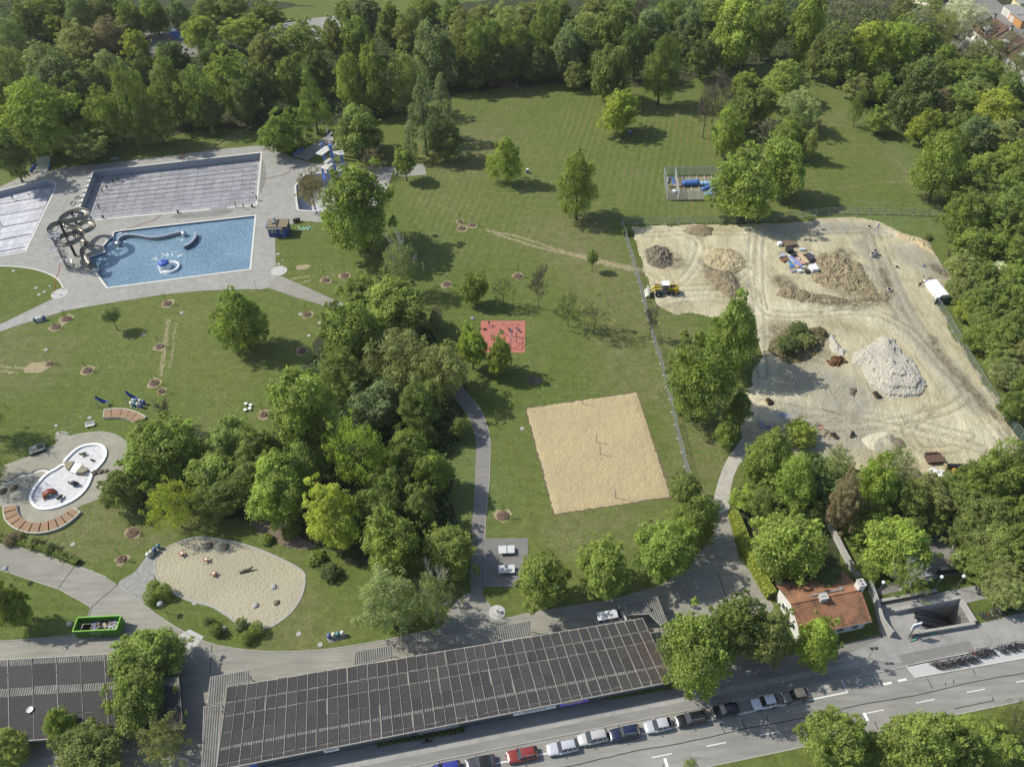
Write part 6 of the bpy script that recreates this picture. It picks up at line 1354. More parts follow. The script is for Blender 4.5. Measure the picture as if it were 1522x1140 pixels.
# posters and signs on the street side of the hall
for s, w, c, t_ in ((.045, 4.2, (.06, .09, .35), 'blue_sign'), (.235, 2.2, (.5, .5, .5), 'poster'), (.47, 6.0, (.12, .12, .14), 'poster'), (.685, 6.5, (.60, .58, .56), 'poster'), (.775, 4.5, (.16, .09, .40), 'poster')):
    p = lerp2(hq, s, 1.0) + SN * .42; d = (hq[2] - hq[3]).normalized(); a = math.atan2(d.y, d.x)
    f = MB().box((0, 0, 0), (w, .08, 1.3)).build(t_, plain('poster_print', c, .6, .25, 1.5, c2=tuple(min(1, v * 2.2 + .04) for v in c)), hallo, False, (p.x, p.y - .02, 1.6), a)
    MB().box((0, -.05, 0), (w * .55, .02, .5)).build('print', plain('poster_mark', (c[2], c[0], c[1]), .6, .3, 2, c2=(.5, .5, .5)), f)
def canopy(px, z, label, n=4):
    Q = [G(x, y, z) for x, y in px]; c = sum(Q, Vector()) / len(Q); o = thing('canopy', label, 'canopy', (c.x, c.y, 0))
    L = [q - Vector((c.x, c.y, 0)) for q in Q]
    MB().prism([(q.x, q.y) for q in L], z - .12, z).build('roof', MAT['corr'], o)
    for q in pull([Vector((v.x, v.y, 0)) for v in L], .3): MB().box((q.x, q.y, (z - .12) / 2), (.12, .12, z - .12)).build('post', MAT['greysteel'], o)
    MB().strip([Vector((q.x, q.y, 0)) for q in L + L[:1]], .1, z - .2, z + .03).build('edge', MAT['rail'], o)
canopy([(313, 1006), (371, 995.4), (371, 1013), (337, 1019), (329, 1045), (308, 1047)], 2.9, 'corrugated canopy at the upper left corner of the long hall')
canopy([(303, 1050), (330, 1046.7), (326, 1100), (321, 1142), (300, 1142)], 3.0, 'corrugated lean-to at the left end of the long hall')
canopy([(527, 968), (583, 959), (584, 975), (527, 989)], 2.9, 'corrugated entrance canopy in the middle of the hall yard side')
canopy([(733, 932), (789, 922), (790, 945), (735, 954)], 2.9, 'corrugated entrance canopy right of the birch shadow')
canopy([(927, 897), (977, 886.5), (991, 924), (982, 929), (965, 912), (932.6, 914)], 2.95, 'corrugated porch at the right end of the long hall')
dp_ = thing('satellite_dish', 'white satellite dish on the lower left hall roof', 'dish', tuple(G(45, 1055, 3.3)), .6); MB().lathe([(.05, 0), (.3, .08), (.5, .24)], n=14, caps=False).build('dish', MAT['white'], dp_, True); MB().cyl((0, 0, -.1), (0, 0, .1), .06, n=6).build('mount', MAT['greysteel'], dp_)

# ------------------------------------------------------------------ house with the tiled roof
C4 = [G(*q, 3.2) for q in ((1155, 869.5), (1256.4, 850), (1295, 923), (1189, 946))]     # back left, back right, front right, front left
hc_ = sum(C4, Vector()) / 4; ex = ((C4[1] - C4[0]) + (C4[2] - C4[3])).normalized(); ha = math.atan2(ex.y, ex.x)
house = thing('tiled_house', 'small white house with an orange tiled gable roof', 'house', (hc_.x, hc_.y, 0), ha)
HL, HD, HE, HR = 11.96, 9.1, 3.2, 5.05
def tile_mat():
    t = NT('roof_tiles'); f = t.noise(.9, 4, .6)
    c = t.mix(t.ramp(f, .35, .65), (.315, .160, .088), (.225, .118, .070)); c = t.mix(t.ramp(t.noise(.35, 4, .7), .48, .64, 0, .8), c, (.095, .062, .045))
    c = t.grey(c, t.noise(5, 3, .8), .72, 1.25); t.col(c); return t.done(.85, .2)
MAT['tiles'] = tile_mat()
def tile_plane(x0, x1, ya, za, yb, zb, nm='roof'):
    nx, ny = int((x1 - x0) / .085), 15; V, F = [], []
    sl_ = math.hypot(yb - ya, zb - za); nyv = (za - zb) / sl_; nzv = abs(yb - ya) / sl_
    sg = 1 if yb > ya else -1
    for j in range(ny):
        for e in (0, 1):
            t = (j + e) / ny; lift = (0.0 if e == 0 else .06)
            for i in range(nx + 1):
                x = x0 + (x1 - x0) * i / nx; w = .035 * math.sin(i * 2 * math.pi / 3.0) + .02 * rnd.random()
                h = w + (.0 if e else -.0) + (.055 if e == 1 else 0)
                V.append((x, ya + (yb - ya) * t, za + (zb - za) * t + h))
    for r_ in range(2 * ny - 1):
        for i in range(nx):
            a = r_ * (nx + 1) + i; F.append((a, a + 1, a + nx + 2, a + nx + 1))
    me = bpy.data.meshes.new(nm); me.from_pydata(V, [], F); me.update()
    if me.polygons[0].normal.z < 0: me.flip_normals()
    me.materials.append(MAT['tiles']); return obj(nm, me, house)
tile_plane(-HL / 2, HL / 2, 0, HR + .02, -HD / 2, HE); tile_plane(-HL / 2, HL / 2, 0.0, HR, HD / 2, HE)
MB().tube([(-HL / 2, 0, HR + .06), (HL / 2, 0, HR + .06)], .14, 6).build('ridge', MAT['tiles'], house)
wallm = plain('white_render', (.66, .65, .61), .8, .10, .8)
yy, zz = HD / 2 - .6, HE - .25
MB().rings([[(s * (HL / 2 - .35), y, z) for y, z in ((-yy, 0), (yy, 0), (yy, zz), (0, HR - .25), (-yy, zz))] for s in (-1, 1)]).build('wall', wallm, house)
for s in (-1, 1): MB().box((0, s * (HD / 2 + .03), HE - .08), (HL, .12, .12)).build('gutter', MAT['greysteel'], house)
gl = plain('window_glass', (.05, .06, .07), .08, .1, 1, spec=.7)
for x in (-3.6, -1.2, 1.4, 3.9):
    f = MB().box((x, -yy - .02, 1.6), (1.2, .08, 1.3)).build('window', MAT['white'], house); MB().box((x, -yy - .07, 1.6), (1.0, .03, 1.1)).build('pane', gl, f); MB().box((x, -yy - .1, .92), (1.3, .16, .06)).build('sill', MAT['concrete'], f)
for y in (-2, 1.6):
    f = MB().box((-HL / 2 + .33, y, 1.6), (.08, 1.0, 1.2)).build('window', MAT['white'], house); MB().box((-HL / 2 + .28, y, 1.6), (.03, .85, 1.05)).build('pane', gl, f)
ch1 = MB().box((-.7, -.2, HR + .25), (1.15, .9, 1.0)).build('chimney', MAT['rim'], house); MB().box((-.7, -.2, HR + .8), (1.3, 1.05, .14)).build('cap', MAT['concrete'], ch1)
for s in (-.2, .2): MB().lathe([(.1, HR + .86), (.1, HR + .93)], (-.7 + s, -.2, 0), 8).build('flue', MAT['dark'], ch1)
ch2 = MB().box((HL / 2 - .1, .5, 3.9), (1.0, 1.2, 5.0)).build('chimney', wallm, house); MB().box((HL / 2 - .1, .5, 6.45), (1.15, 1.35, .14)).build('cap', MAT['concrete'], ch2)
for s in (-.3, .3): MB().lathe([(.14, 6.53), (.14, 6.62)], (HL / 2 - .1, .5 + s, 0), 8).build('flue', MAT['dark'], ch2)
MB().strip([Vector((-2.2, .8, 0)), Vector((2.6, .8, 0))], .22, HR - .45, HR + .0).build('metal_flashing', MAT['greysteel'], house); MB().tube([(-2.1, .8, HR - .2), (-1.2, 1.9, HR + .9)], .04, 5).build('antenna', MAT['dark'], house)
MB().box((3.0, .9, HR - .2), (.5, .5, .5)).build('roof_vent', MAT['greysteel'], house)
# garden and ramp walls
def wall(px, w, h, m, label, nm='garden_wall'):
    o = thing(nm, label, 'wall'); P = W(smooth(px, False, 3) if len(px) > 2 else px)
    MB().strip(P, w, 0, h).build('body', m, o); MB().strip(P, w + .12, h, h + .08).build('coping', MAT['kerb'], o)
wall([(1290, 871), (1301, 902), (1308, 927), (1323, 947)], .35, 1.7, MAT['concrete'], 'pale wall between the tiled house and the forecourt')
wall([(1225, 770), (1240, 800), (1258, 835), (1284, 875)], .45, 1.4, MAT['concrete'], 'lichen-grey wall running up behind the tiled house')
wall([(1397, 762), (1408, 792), (1422, 828), (1436, 850)], .5, 1.8, MAT['rim'], 'pale white wall of the sunken ramp under the trees')
wall([(1443, 850), (1460, 866), (1480, 887)], 1.1, 1.3, MAT['rim'], 'broad white sloping wall beside the station forecourt')
wall([(1303, 897), (1345, 889), (1390, 881)], .4, .8, MAT['darkspoil'], 'dark low wall along the planting above the stairs')
wall([(1392, 853), (1443, 847)], .4, 1.6, MAT['dark'], 'dark wall closing the sunken ramp')
sheet('sunken_ramp', W([(1372, 780), (1397, 770), (1436, 852), (1396, 858), (1300, 890), (1290, 880), (1340, 860)]), .03, MAT['path'], 'grey concrete ramp between the walls under the trees', 'ramp')
sheet('planting_bed', W([(1300, 886), (1340, 878), (1400, 872), (1402, 880), (1345, 888), (1303, 896)]), .13, MAT['longgrass'], 'green planting bed above the station stairs', 'planting')

# ------------------------------------------------------------------ underground station stairs
ub_ = thing('station_stairs', 'stairwell with escalators going down to the underground station', 'stairwell')
A, B, C_, D_ = PITW; q4 = [A, B, C_, D_]
for a, b in ((A, B), (B, C_), (C_, D_), (D_, A)): MB().quad((a.x, a.y, -6), (b.x, b.y, -6), (b.x, b.y, .12), (a.x, a.y, .12)).build('shaft_wall', plain('shaft_wall', (.22, .215, .20), .8, .2, .6), ub_)
MB().sheet(q4, (), -6).build('floor', MAT['dark'], ub_)
def steps(t0, t1, s0, s1, n, dz, nm, m):
    for k in range(n):
        a0, a1 = s0 + (s1 - s0) * k / n, s0 + (s1 - s0) * (k + 1) / n
        L = [lerp2(q4, a0, t0), lerp2(q4, a1, t0), lerp2(q4, a1, t1), lerp2(q4, a0, t1)]
        MB().prism([(p.x, p.y) for p in L], -dz * (k + 1) - .3, -dz * (k + 1) + .1).build(nm, m, ub_)
Ln = [lerp2(q4, 0, 0), lerp2(q4, .2, 0), lerp2(q4, .2, 1), lerp2(q4, 0, 1)]; MB().prism([(p.x, p.y) for p in Ln], -.3, .10).build('landing', MAT['slabs'], ub_)
steps(.60, .97, .2, .98, 26, .2, 'step', MAT['slabs']); esc = plain('escalator_step', (.06, .06, .065), .5, .2, 2)
steps(.33, .50, .24, .98, 26, .2, 'escalator_step', esc); steps(.05, .22, .24, .98, 26, .2, 'escalator_step', esc)
for t in (.02, .26, .30, .54):
    a, b = lerp2(q4, .16, t), lerp2(q4, .98, t); b2 = lerp2(q4, .24, t)
    for e, f, z0, z1 in ((a, b2, 1.0, 1.0), (b2, b, 1.0, -4.2)):
        MB().quad((e.x, e.y, z0 - 1.1), (f.x, f.y, z1 - 1.1), (f.x, f.y, z1), (e.x, e.y, z0)).build('balustrade', MAT['greysteel'], ub_); MB().cyl((e.x, e.y, z0), (f.x, f.y, z1), .07, n=6).build('handrail', MAT['dark'], ub_)
wall([(1324, 912), (1335, 909), (1424, 892)], .5, 1.1, MAT['concrete'], 'long parapet with handrail behind the station stairs', 'parapet'); wall([(1426, 896), (1446, 928)], .45, 1.1, MAT['concrete'], 'parapet at the right end of the station stairs', 'parapet'); wall([(1355, 945), (1446, 930)], .3, .95, MAT['kerb'], 'low front parapet of the station stairs', 'parapet')
sb = G(1351, 946); sg = thing('station_sign', 'blue station sign with a white letter U on a pole', 'sign', (sb.x, sb.y, .12), R(14))
MB().lathe([(.09, 0), (.07, 3.4)], n=8).build('pole', plain('brown_pole', (.10, .07, .05), .6, .1, 1), sg); MB().box((.1, 0, 3.25), (1.5, .2, 1.5)).build('panel', MAT['white'], sg)
for s in (-1, 1): MB().box((.1, s * .104, 3.36), (1.05, .02, 1.0)).build('blue_field', MAT['blue'], sg)
for s in (-1, 1):
    mb = MB(); y = s * .125
    mb.box((-.17, y, 3.42), (.16, .03, .56)); mb.box((.37, y, 3.42), (.16, .03, .56)); mb.box((.1, y, 3.06), (.5, .03, .16)); mb.box((-.12, y, 3.11), (.14, .03, .1)); mb.box((.32, y, 3.11), (.14, .03, .1)); mb.build('letter', MAT['white'], sg)
fp = thing('metal_fence', 'thin metal fence between grass patch and station stairs', 'fence')
for k in range(6): p = G(1428, 897).lerp(G(1450, 930), k / 5); MB().cyl((p.x, p.y, .1), (p.x, p.y, 1.1), .03, n=5).build('post', MAT['bark'], fp)
a, b = G(1428, 897), G(1450, 930); MB().cyl((a.x, a.y, 1.1), (b.x, b.y, 1.1), .03, n=5).build('rail', MAT['bark'], fp)

# ------------------------------------------------------------------ cars
MAT['car'] = plain('car_paint', (1, 1, 1), .22, .04, .5, objcol=True, spec=.6); MAT['car'].node_tree.nodes['Principled BSDF'].inputs['Coat Weight'].default_value = .6
MAT['carglass'] = plain('car_glass', (.018, .02, .022), .04, .1, 1, spec=.8); MAT['tyre'] = plain('tyre', (.018, .018, .018), .85, .1, 2); MAT['tail'] = plain('tail_light', (.35, .02, .02), .3, .1, 1); MAT['head'] = plain('head_light', (.65, .67, .68), .15, .05, 1, spec=.7)
def car_proto(kind):
    L = {'wagon': 4.65, 'van': 4.4, 'suv': 4.7, 'hatch': 4.1, 'cabrio': 4.4, 'bus': 5.0}[kind]; h = {'wagon': 1.47, 'van': 1.66, 'suv': 1.68, 'hatch': 1.48, 'cabrio': 1.40, 'bus': 1.95}[kind]; w = .9 if kind != 'bus' else .97
    r = thing(kind, 'car', 'car'); hl = L / 2; bz = .98 if kind in ('suv', 'van') else (.9 if kind != 'bus' else 1.15)
    hood = {'bus': .72, 'van': .80}.get(kind, .86)
    # lower body, nose at +x
    st = [(-hl, .42, .72, .80), (-hl + .06, .30, bz - .05, .90), (-hl + .5, .24, bz, 1.0), (-hl * .3, .22, bz, 1.0), (hl * .25, .22, bz - .01, 1.0), (hl * .55, .24, bz * .985, .99), (hl - .55, .26, hood, .96), (hl - .12, .30, hood - .12, .86), (hl, .42, .62, .72)]
    rings = []
    for x, z0, z1, q in st:
        W_ = w * q; rings.append([(x, -W_ * .92, z0), (x, -W_, z0 + .12), (x, -W_, z1 - .16), (x, -W_ * .93, z1 - .03), (x, -W_ * .6, z1), (x, W_ * .6, z1), (x, W_ * .93, z1 - .03), (x, W_, z1 - .16), (x, W_, z0 + .12), (x, W_ * .92, z0)])
    b = MB().rings(rings).build('body', MAT['car'], r, True); b['painted'] = 1
    # cabin: windscreen base, roof front, roof rear, tail
    wb, rf, rr_, tl = {'wagon': (.72, .10, -1.75, -2.22), 'van': (.98, .25, -1.8, -2.15), 'suv': (.82, .15, -1.75, -2.25), 'hatch': (.75, .10, -1.35, -1.95), 'cabrio': (.65, .05, -.95, -1.55), 'bus': (1.65, .95, -2.3, -2.46)}[kind]
    wt = w * .74; zb = bz - .02
    def sec(x, y, z): return [(x, -y, z), (x, y, z)]
    lo_f, hi_f, hi_r, lo_r = [(wb, s * w * .86, zb) for s in (-1, 1)], [(rf, s * wt, h - .04) for s in (-1, 1)], [(rr_, s * wt, h - .07) for s in (-1, 1)], [(tl, s * w * .84, zb) for s in (-1, 1)]
    MB().quad(lo_f[0], lo_f[1], hi_f[1], hi_f[0]).build('windscreen', MAT['carglass'], r); MB().quad(lo_r[1], lo_r[0], hi_r[0], hi_r[1]).build('rear_window', MAT['carglass'], r)
    for s in (0, 1):
        q = (lo_f[s], hi_f[s], hi_r[s], lo_r[s]); f = MB().quad(*(q if s == 0 else q[::-1])).build('side_window', MAT['carglass'], r)
        sg_ = -1 if s == 0 else 1; mb = MB()
        for t in ((0.0, .06), (.40, .46), (.72, .77), (.95, 1.0)):
            lo0, lo1 = Vector(lo_f[s]).lerp(Vector(lo_r[s]), t[0]), Vector(lo_f[s]).lerp(Vector(lo_r[s]), t[1]); h0, h1 = Vector(hi_f[s]).lerp(Vector(hi_r[s]), t[0]), Vector(hi_f[s]).lerp(Vector(hi_r[s]), t[1]); o_ = Vector((0, sg_ * .012, 0))
            pts = [p + o_ for p in (lo0, h0, h1, lo1)]; mb.quad(*(pts if s == 0 else pts[::-1]))
        pl = mb.build('pillars', MAT['car'], r); pl['painted'] = 1
    rl_ = [[(x, -wt - .01, z - .03), (x, -wt * .9, z + .015), (x, 0, z + .05), (x, wt * .9, z + .015), (x, wt + .01, z - .03)] for x, z in ((rf + .05, h - .06), (rf - .25, h - .02), ((rf + rr_) / 2, h), (rr_ + .2, h - .03), (rr_ - .06, h - .09))]
    roof = MB().rings(rl_, False, False).build('roof', MAT['car'] if kind != 'cabrio' else plain('soft_top', (.02, .02, .022), .9, .1, 2), r, True); roof['painted'] = 1
    if kind in ('wagon', 'suv', 'van'):
        for s in (-1, 1): MB().cyl((rf - .1, s * wt * .9, h + .05), (rr_ + .1, s * wt * .9, h + .02), .03, n=5).build('roof_rail', MAT['steel'], r)
    for x in (hl - .85, -hl + .85):
        for s in (-1, 1):
            wh = MB(); wh.rings([[(x + .33 * math.cos(a), s * (w - .16), .33 + .33 * math.sin(a)) for a in [k * math.pi / 7 for k in range(14)]], [(x + .33 * math.cos(a), s * (w + .015), .33 + .33 * math.sin(a)) for a in [k * math.pi / 7 for k in range(14)]]]); wo = wh.build('wheel', MAT['tyre'], r)
            MB().ngon([(x + .2 * math.cos(a), s * (w + .025), .33 + .2 * math.sin(a)) for a in [k * math.pi / 5 * (1 if s < 0 else -1) for k in range(10)]]).build('rim', MAT['steel'], wo)
    for s in (-1, 1):
        MB().box((hl - .16, s * w * .66, hood - .16), (.22, .34, .14)).build('headlight', MAT['head'], r); MB().box((-hl + .06, s * w * .74, bz - .2), (.14, .2, .26)).build('tail_light', MAT['tail'], r)
        m = MB().box((wb - .25, s * (w + .07), bz + .06), (.14, .2, .13)).build('mirror', MAT['car'], r); m['painted'] = 1
    MB().box((hl + .005, 0, .5), (.02, .5, .11)).build('number_plate', MAT['white'], r)
    return r
PROT = {k: car_proto(k) for k in ('wagon', 'van', 'suv', 'hatch', 'cabrio', 'bus')}
used = set()
def car(kind, x, y, c, label, rz=None, sc=1.0):
    p = G(x, y, .75); r = dup(PROT[kind], color=c) if kind in used else PROT[kind]; first = kind not in used; used.add(kind)
    if first:
        for ch_ in r.children:
            if ch_.get('painted'): ch_.color = (*c, 1)
    r.name = 'parked_car' if kind != 'bus' else 'parked_van'; r.location = (p.x, p.y, .03); r.rotation_euler = (0, 0, R(189.3) if rz is None else rz); r['label'] = label; r['category'] = 'car' if kind != 'bus' else 'van'; r['group'] = 'cars parked along the kerb'
    return r
car('wagon', 776, 1121, (.21, .030, .018), 'red estate car parked at the kerb of the street'); car('wagon', 836, 1110, (.44, .455, .48), 'pale silver estate car parked behind the red one'); car('van', 881, 1095.5, (.42, .41, .39), 'small silver people carrier behind the pale estate car'); car('suv', 928, 1089, (.012, .016, .045), 'navy blue car with glinting windscreen at the kerb')
car('hatch', 978, 1077.5, (.42, .43, .455), 'light silver hatchback between the navy and the black car'); car('suv', 1027, 1068, (.012, .012, .014), 'long black car in front of the hall tree shadow'); car('hatch', 1078, 1054.5, (.014, .014, .016), 'small black car with white roof stripes in the tree shadow'); car('hatch', 1137.6, 1043, (.60, .61, .62), 'white hatchback second from the right end of the row'); car('hatch', 1182, 1033, (.13, .12, .10), 'bronze grey car at the right end of the parked row')
car('cabrio', 714, 1133, (.05, .052, .055), 'dark grey convertible with soft top behind the red car'); car('van', 662, 1143, (.03, .035, .22), 'blue car cut off by the bottom edge'); car('bus', 908, 918, (.58, .59, .60), 'white van parked behind the hall on the yard side', R(9))
# bicycle island
isl = W([(1346, 989), (1383, 982), (1540, 948), (1540, 975), (1360, 1007)])
o = MB().prism([(p.x, p.y) for p in isl], 0, .13).build('bicycle_island', plain('pale_gravel', (.44, .44, .42), .9, .1, 3)); tag(o, 'pale paved island with parked bicycles beside the street', 'island', None, 'structure')
MB().strip([isl[3], isl[4], isl[0]], .14, 0, .16).build('kerb', MAT['rim']); tag(bpy.data.objects['kerb.007'], 'white kerb of the bicycle island', 'kerb', None, 'structure')
def bike_proto():
    r = thing('bicycle', 'bicycle', 'bicycle')
    for x in (-.52, .52):
        w = MB().tube([(x + .33 * math.cos(a), 0, .34 + .33 * math.sin(a)) for a in [k * math.pi / 7 for k in range(14)]], .03, 4, True).build('wheel', MAT['tyre'], r)
        mb = MB()
        for k in range(4): a = k * math.pi / 4; mb.cyl((x - .31 * math.cos(a), 0, .34 - .31 * math.sin(a)), (x + .31 * math.cos(a), 0, .34 + .31 * math.sin(a)), .008, n=3)
        mb.build('spokes', MAT['greysteel'], w)
    mb = MB()
    for a, b in (((-.52, .34), (-.05, .3)), ((-.05, .3), (-.2, .8)), ((-.52, .34), (-.2, .8)), ((-.05, .3), (.36, .78)), ((-.18, .74), (.36, .82)), ((.52, .34), (.36, .9))): mb.cyl((a[0], 0, a[1]), (b[0], 0, b[1]), .035, n=5)
    f = mb.build('frame', MAT['objcol'], r); f['painted'] = 1
    MB().box((-.22, 0, .86), (.28, .17, .07)).build('saddle', MAT['tyre'], r); MB().tube([(.28, -.3, .98), (.38, 0, 1.0), (.28, .3, .98)], .025, 5).build('handlebar', MAT['dark'], r)
    MB().box((-.6, 0, .72), (.4, .16, .03)).build('luggage_rack', MAT['dark'], r)
    return r
bp = bike_proto(); bu = [0]
BC = [((.03, .03, .035), 'black'), ((.05, .05, .06), 'dark grey'), ((.04, .06, .14), 'dark blue'), ((.30, .05, .03), 'red'), ((.35, .36, .37), 'silver'), ((.05, .12, .08), 'green'), ((.5, .5, .48), 'white'), ((.45, .16, .03), 'orange')]
cnt = {}
def bike(P, rz, where, ci=None, grp='parked bicycles', z=.13):
    r = random.Random(bu[0] * 3 + 1); c, cn = BC[ci if ci is not None else r.choice([0, 0, 1, 1, 2, 3, 4, 4, 5, 6])]
    o = dup(bp, color=c) if bu[0] else bp
    if not bu[0]:
        for ch_ in o.children:
            if ch_.get('painted'): ch_.color = (*c, 1)
    bu[0] += 1; o.name = 'bicycle'; o.location = (P.x, P.y, z); o.rotation_euler = (R(r.uniform(-8, 8)), 0, rz); o['group'] = grp; o['category'] = 'bicycle'
    k = cnt[(cn, where)] = cnt.get((cn, where), 0) + 1; o['label'] = f'{cn} bicycle {where}, {ORD[k - 1]} {cn} from left'
a, b = toS(G(1388, 994)), toS(G(1540, 962)); nb = 62
for k in range(nb):
    if 36 <= k <= 38 or k in (43, 53, 54, 59): continue
    u = a[0] + (b[0] - a[0]) * k / (nb - 1); bike(S(u + rnd.uniform(-.08, .08), 46.05 + rnd.uniform(-.15, .15) + (.5 if k > 24 else 0)), R(9.3 + 90 + 38) + rnd.uniform(-.1, .1), 'on the kerbside island')
for k in range(13):
    p = G(1456 + k * 5.2, 918 - k * 1.45); bike(p, R(120) + rnd.uniform(-.25, .25), 'at the grass patch by the stairs')
for k, (x, y) in enumerate(((1355, 947), (1361, 946), (1366, 945))): bike(G(x, y), R(10) + rnd.uniform(-.3, .3), 'leaning under the station sign')
for k, (x, y, lab) in enumerate(((1386, 943, 'mint green hire scooter lying by the front parapet'), (1357, 952, 'mint green hire bike under the station sign'))):
    p = G(x, y); o = thing('scooter', lab, 'scooter', (p.x, p.y, .13), .3); MB().box((0, 0, .15), (1.0, .18, .08)).build('deck', plain('mint_paint', (.12, .42, .30), .4, .1, 2), o); MB().cyl((.5, 0, .15), (.35, 0, 1.1), .04, n=6).build('stem', bpy.data.materials['mint_paint'], o); MB().cyl((.35, -.3, 1.1), (.35, .3, 1.1), .03, n=5).build('handlebar', MAT['dark'], o)
    for s in (-.5, .55): MB().tube([(s + .12 * math.cos(t), 0, .13 + .12 * math.sin(t)) for t in [j * math.pi / 5 for j in range(10)]], .035, 4, True).build('wheel', MAT['tyre'], o)
o = thing('display_board', 'blue display post at the bicycle stands by the grass', 'sign', tuple(G(1513, 905, .1))); MB().box((0, 0, .8), (.5, .12, 1.6)).build('panel', MAT['bluesteel'], o); MB().box((0, 0, .05), (.7, .4, .1)).build('base', MAT['concrete'], o)
# painted disabled symbols
for q in ((1230, 1023), (1277, 1013.5)):
    u, n = toS(G(*q)); ob = MB().tube([tuple(S(u + .45 * math.cos(t), n + .45 * math.sin(t), .036)) for t in np.linspace(.6, 5.6, 12)], .07, 4)
    ob.cyl(tuple(S(u, n, .036)), tuple(S(u, n + .9, .036)), .07, n=4); ob.cyl(tuple(S(u, n + .1, .036)), tuple(S(u - .7, n - .1, .036)), .07, n=4); ob.lathe([(.16, 0), (.16, .02), (.01, .03)], tuple(S(u, n + 1.05, .03)), 8)
    tag(ob.build('wheelchair_symbol', MAT['paint']), 'white painted wheelchair symbol in the ' + ('left' if q[0] < 1250 else 'right') + ' disabled bay', 'road marking', None, 'structure')
# ------------------------------------------------------------------ skip
P = G(148, 947) + Vector((0, 1.25, 0)); sk = thing('skip_container', 'bright green open skip full of scrap beside the park road', 'skip', (P.x, P.y, .03), R(1))
gm = plain('green_steel', (.075, .235, .028), .5, .15, 1.2); gr_ = plain('lime_rail', (.20, .46, .045), .5, .1, 1.2); Ls, Wsk, Hs = 7.0, 2.45, 2.15
MB().box((0, 0, .2), (Ls - .5, Wsk - .3, .2)).build('floor', MAT['dark'], sk)
for s in (-1, 1):
    o = MB().box((0, s * (Wsk / 2), Hs / 2 + .15), (Ls, .07, Hs - .2)).build('side_wall', gm, sk); MB().box((0, s * Wsk / 2, Hs + .06), (Ls + .1, .16, .14)).build('top_rail', gr_, sk); MB().box((s * Ls / 2, 0, Hs + .06), (.16, Wsk, .13)).build('top_rail', gr_, sk)
    MB().box((s * Ls / 2, 0, Hs / 2 + .15), (.07, Wsk, Hs - .2)).build('end_wall', gm, sk)
    for k in range(9): MB().box((-Ls / 2 + .4 + k * .78, s * (Wsk / 2 + .07), Hs / 2 + .1), (.1, .1, Hs - .35)).build('rib', gm, sk)
for k in range(7): MB().box((-.9 + k * .32, -Wsk / 2 - .05, 1.5), (.18, .03, .3)).build('lettering', plain('pale_letters', (.35, .55, .3), .6, .2, 4), sk)
r = random.Random(9); pal = [(.34, .13, .09), (.26, .21, .14), (.36, .36, .36), (.06, .06, .07), (.10, .14, .28), (.30, .23, .07), (.46, .46, .45), (.16, .16, .16), (.05, .05, .05), (.22, .18, .13)]
def junk(root, n, lx, ly, z, smin, smax, nm='scrap_piece', seed=1):
    r = random.Random(seed)
    for k in range(n):
        c = r.choice(pal); l = r.uniform(smin, smax); sh = (l, l * r.uniform(.15, .6), l * r.uniform(.1, .4))
        mb = MB().box((0, 0, 0), sh, 0, Matrix.Rotation(r.uniform(-.6, .6), 3, 'X') @ Matrix.Rotation(r.uniform(-.5, .5), 3, 'Y'))
        o = mb.build(nm, MAT['objcol'], root, False, (r.uniform(-lx, lx), r.uniform(-ly, ly), z + r.uniform(0, .35)), r.uniform(0, 3)); o.color = (*c, 1)
MB().box((.9, 0, .55), (Ls - 2.2, Wsk - .15, .6)).build('fill', MAT['darkspoil'], sk); junk(sk, 60, 2.1, .9, .85, .3, 1.2, seed=4)
for ch_ in sk.children:
    if ch_.name.startswith('scrap_piece'): ch_.location.x += 1.0
# ------------------------------------------------------------------ fences and the building site
def panel_mesh(w, h, nv=16, nh=6, rw=.011):
    mb = MB(); r = .04
    for z in (.12, h): mb.cyl((0, 0, z), (w, 0, z), r, n=5)
    for x in (0, w): mb.cyl((x, 0, 0), (x, 0, h), r, n=5)
    for k in range(1, nv): mb.cyl((w * k / nv, 0, .12), (w * k / nv, 0, h), rw, n=3)
    for k in range(1, nh): mb.cyl((0, 0, h * k / nh), (w, 0, h * k / nh), rw, n=3)
    return mb.mesh('mesh_panel', MAT['greysteel'] if nv < 20 else plain('pale_mesh', (.42, .44, .42), .6, .1, 1))
PAN = panel_mesh(3.42, 2.0); PANC = panel_mesh(3.42, 2.0, 30, 14, .017); FOOT = MB().box((0, 0, .08), (.25, .75, .15)).mesh('foot', MAT['concrete'])
def fence(px, label, pan=PAN, feet=True, step=3.5, zigzag=.12):
    P = W(px); o = thing('site_fence', label, 'fence', tuple(P[0])); b = P[0].copy()
    L = [0]
    for u, v in zip(P[:-1], P[1:]): L.append(L[-1] + (v - u).length)
    def at(t):
        for k in range(len(P) - 1):
            if t <= L[k + 1] or k == len(P) - 2: return P[k].lerp(P[k + 1], (t - L[k]) / (L[k + 1] - L[k]))
    n = int(L[-1] / step); pts = [at(i * L[-1] / n) + Vector((rnd.uniform(-zigzag, zigzag), rnd.uniform(-zigzag, zigzag), 0)) for i in range(n + 1)]
    for i in range(n):
        d = pts[i + 1] - pts[i]; a = math.atan2(d.y, d.x); q = pts[i] - b
        obj('mesh_panel', pan, o, (q.x, q.y, 0), a, (d.length / step, 1, 1))
        if feet: obj('foot', FOOT, o, (q.x, q.y, 0), a)
    return o
fence([(925, 333), (929, 350), (936, 375), (943, 400), (948, 420), (955, 445), (961, 470), (970, 500), (977, 525), (985, 555), (992, 580), (997, 600), (1003, 630), (1010, 660), (1018, 690), (1025, 712), (1033, 738)], 'mobile mesh fence between the lawn and the building site')
fence([(926, 333), (975, 334), (1050, 331), (1105, 331), (1180, 325), (1240, 318), (1320, 319), (1400, 322)], 'mobile mesh fence along the far edge of the building site')
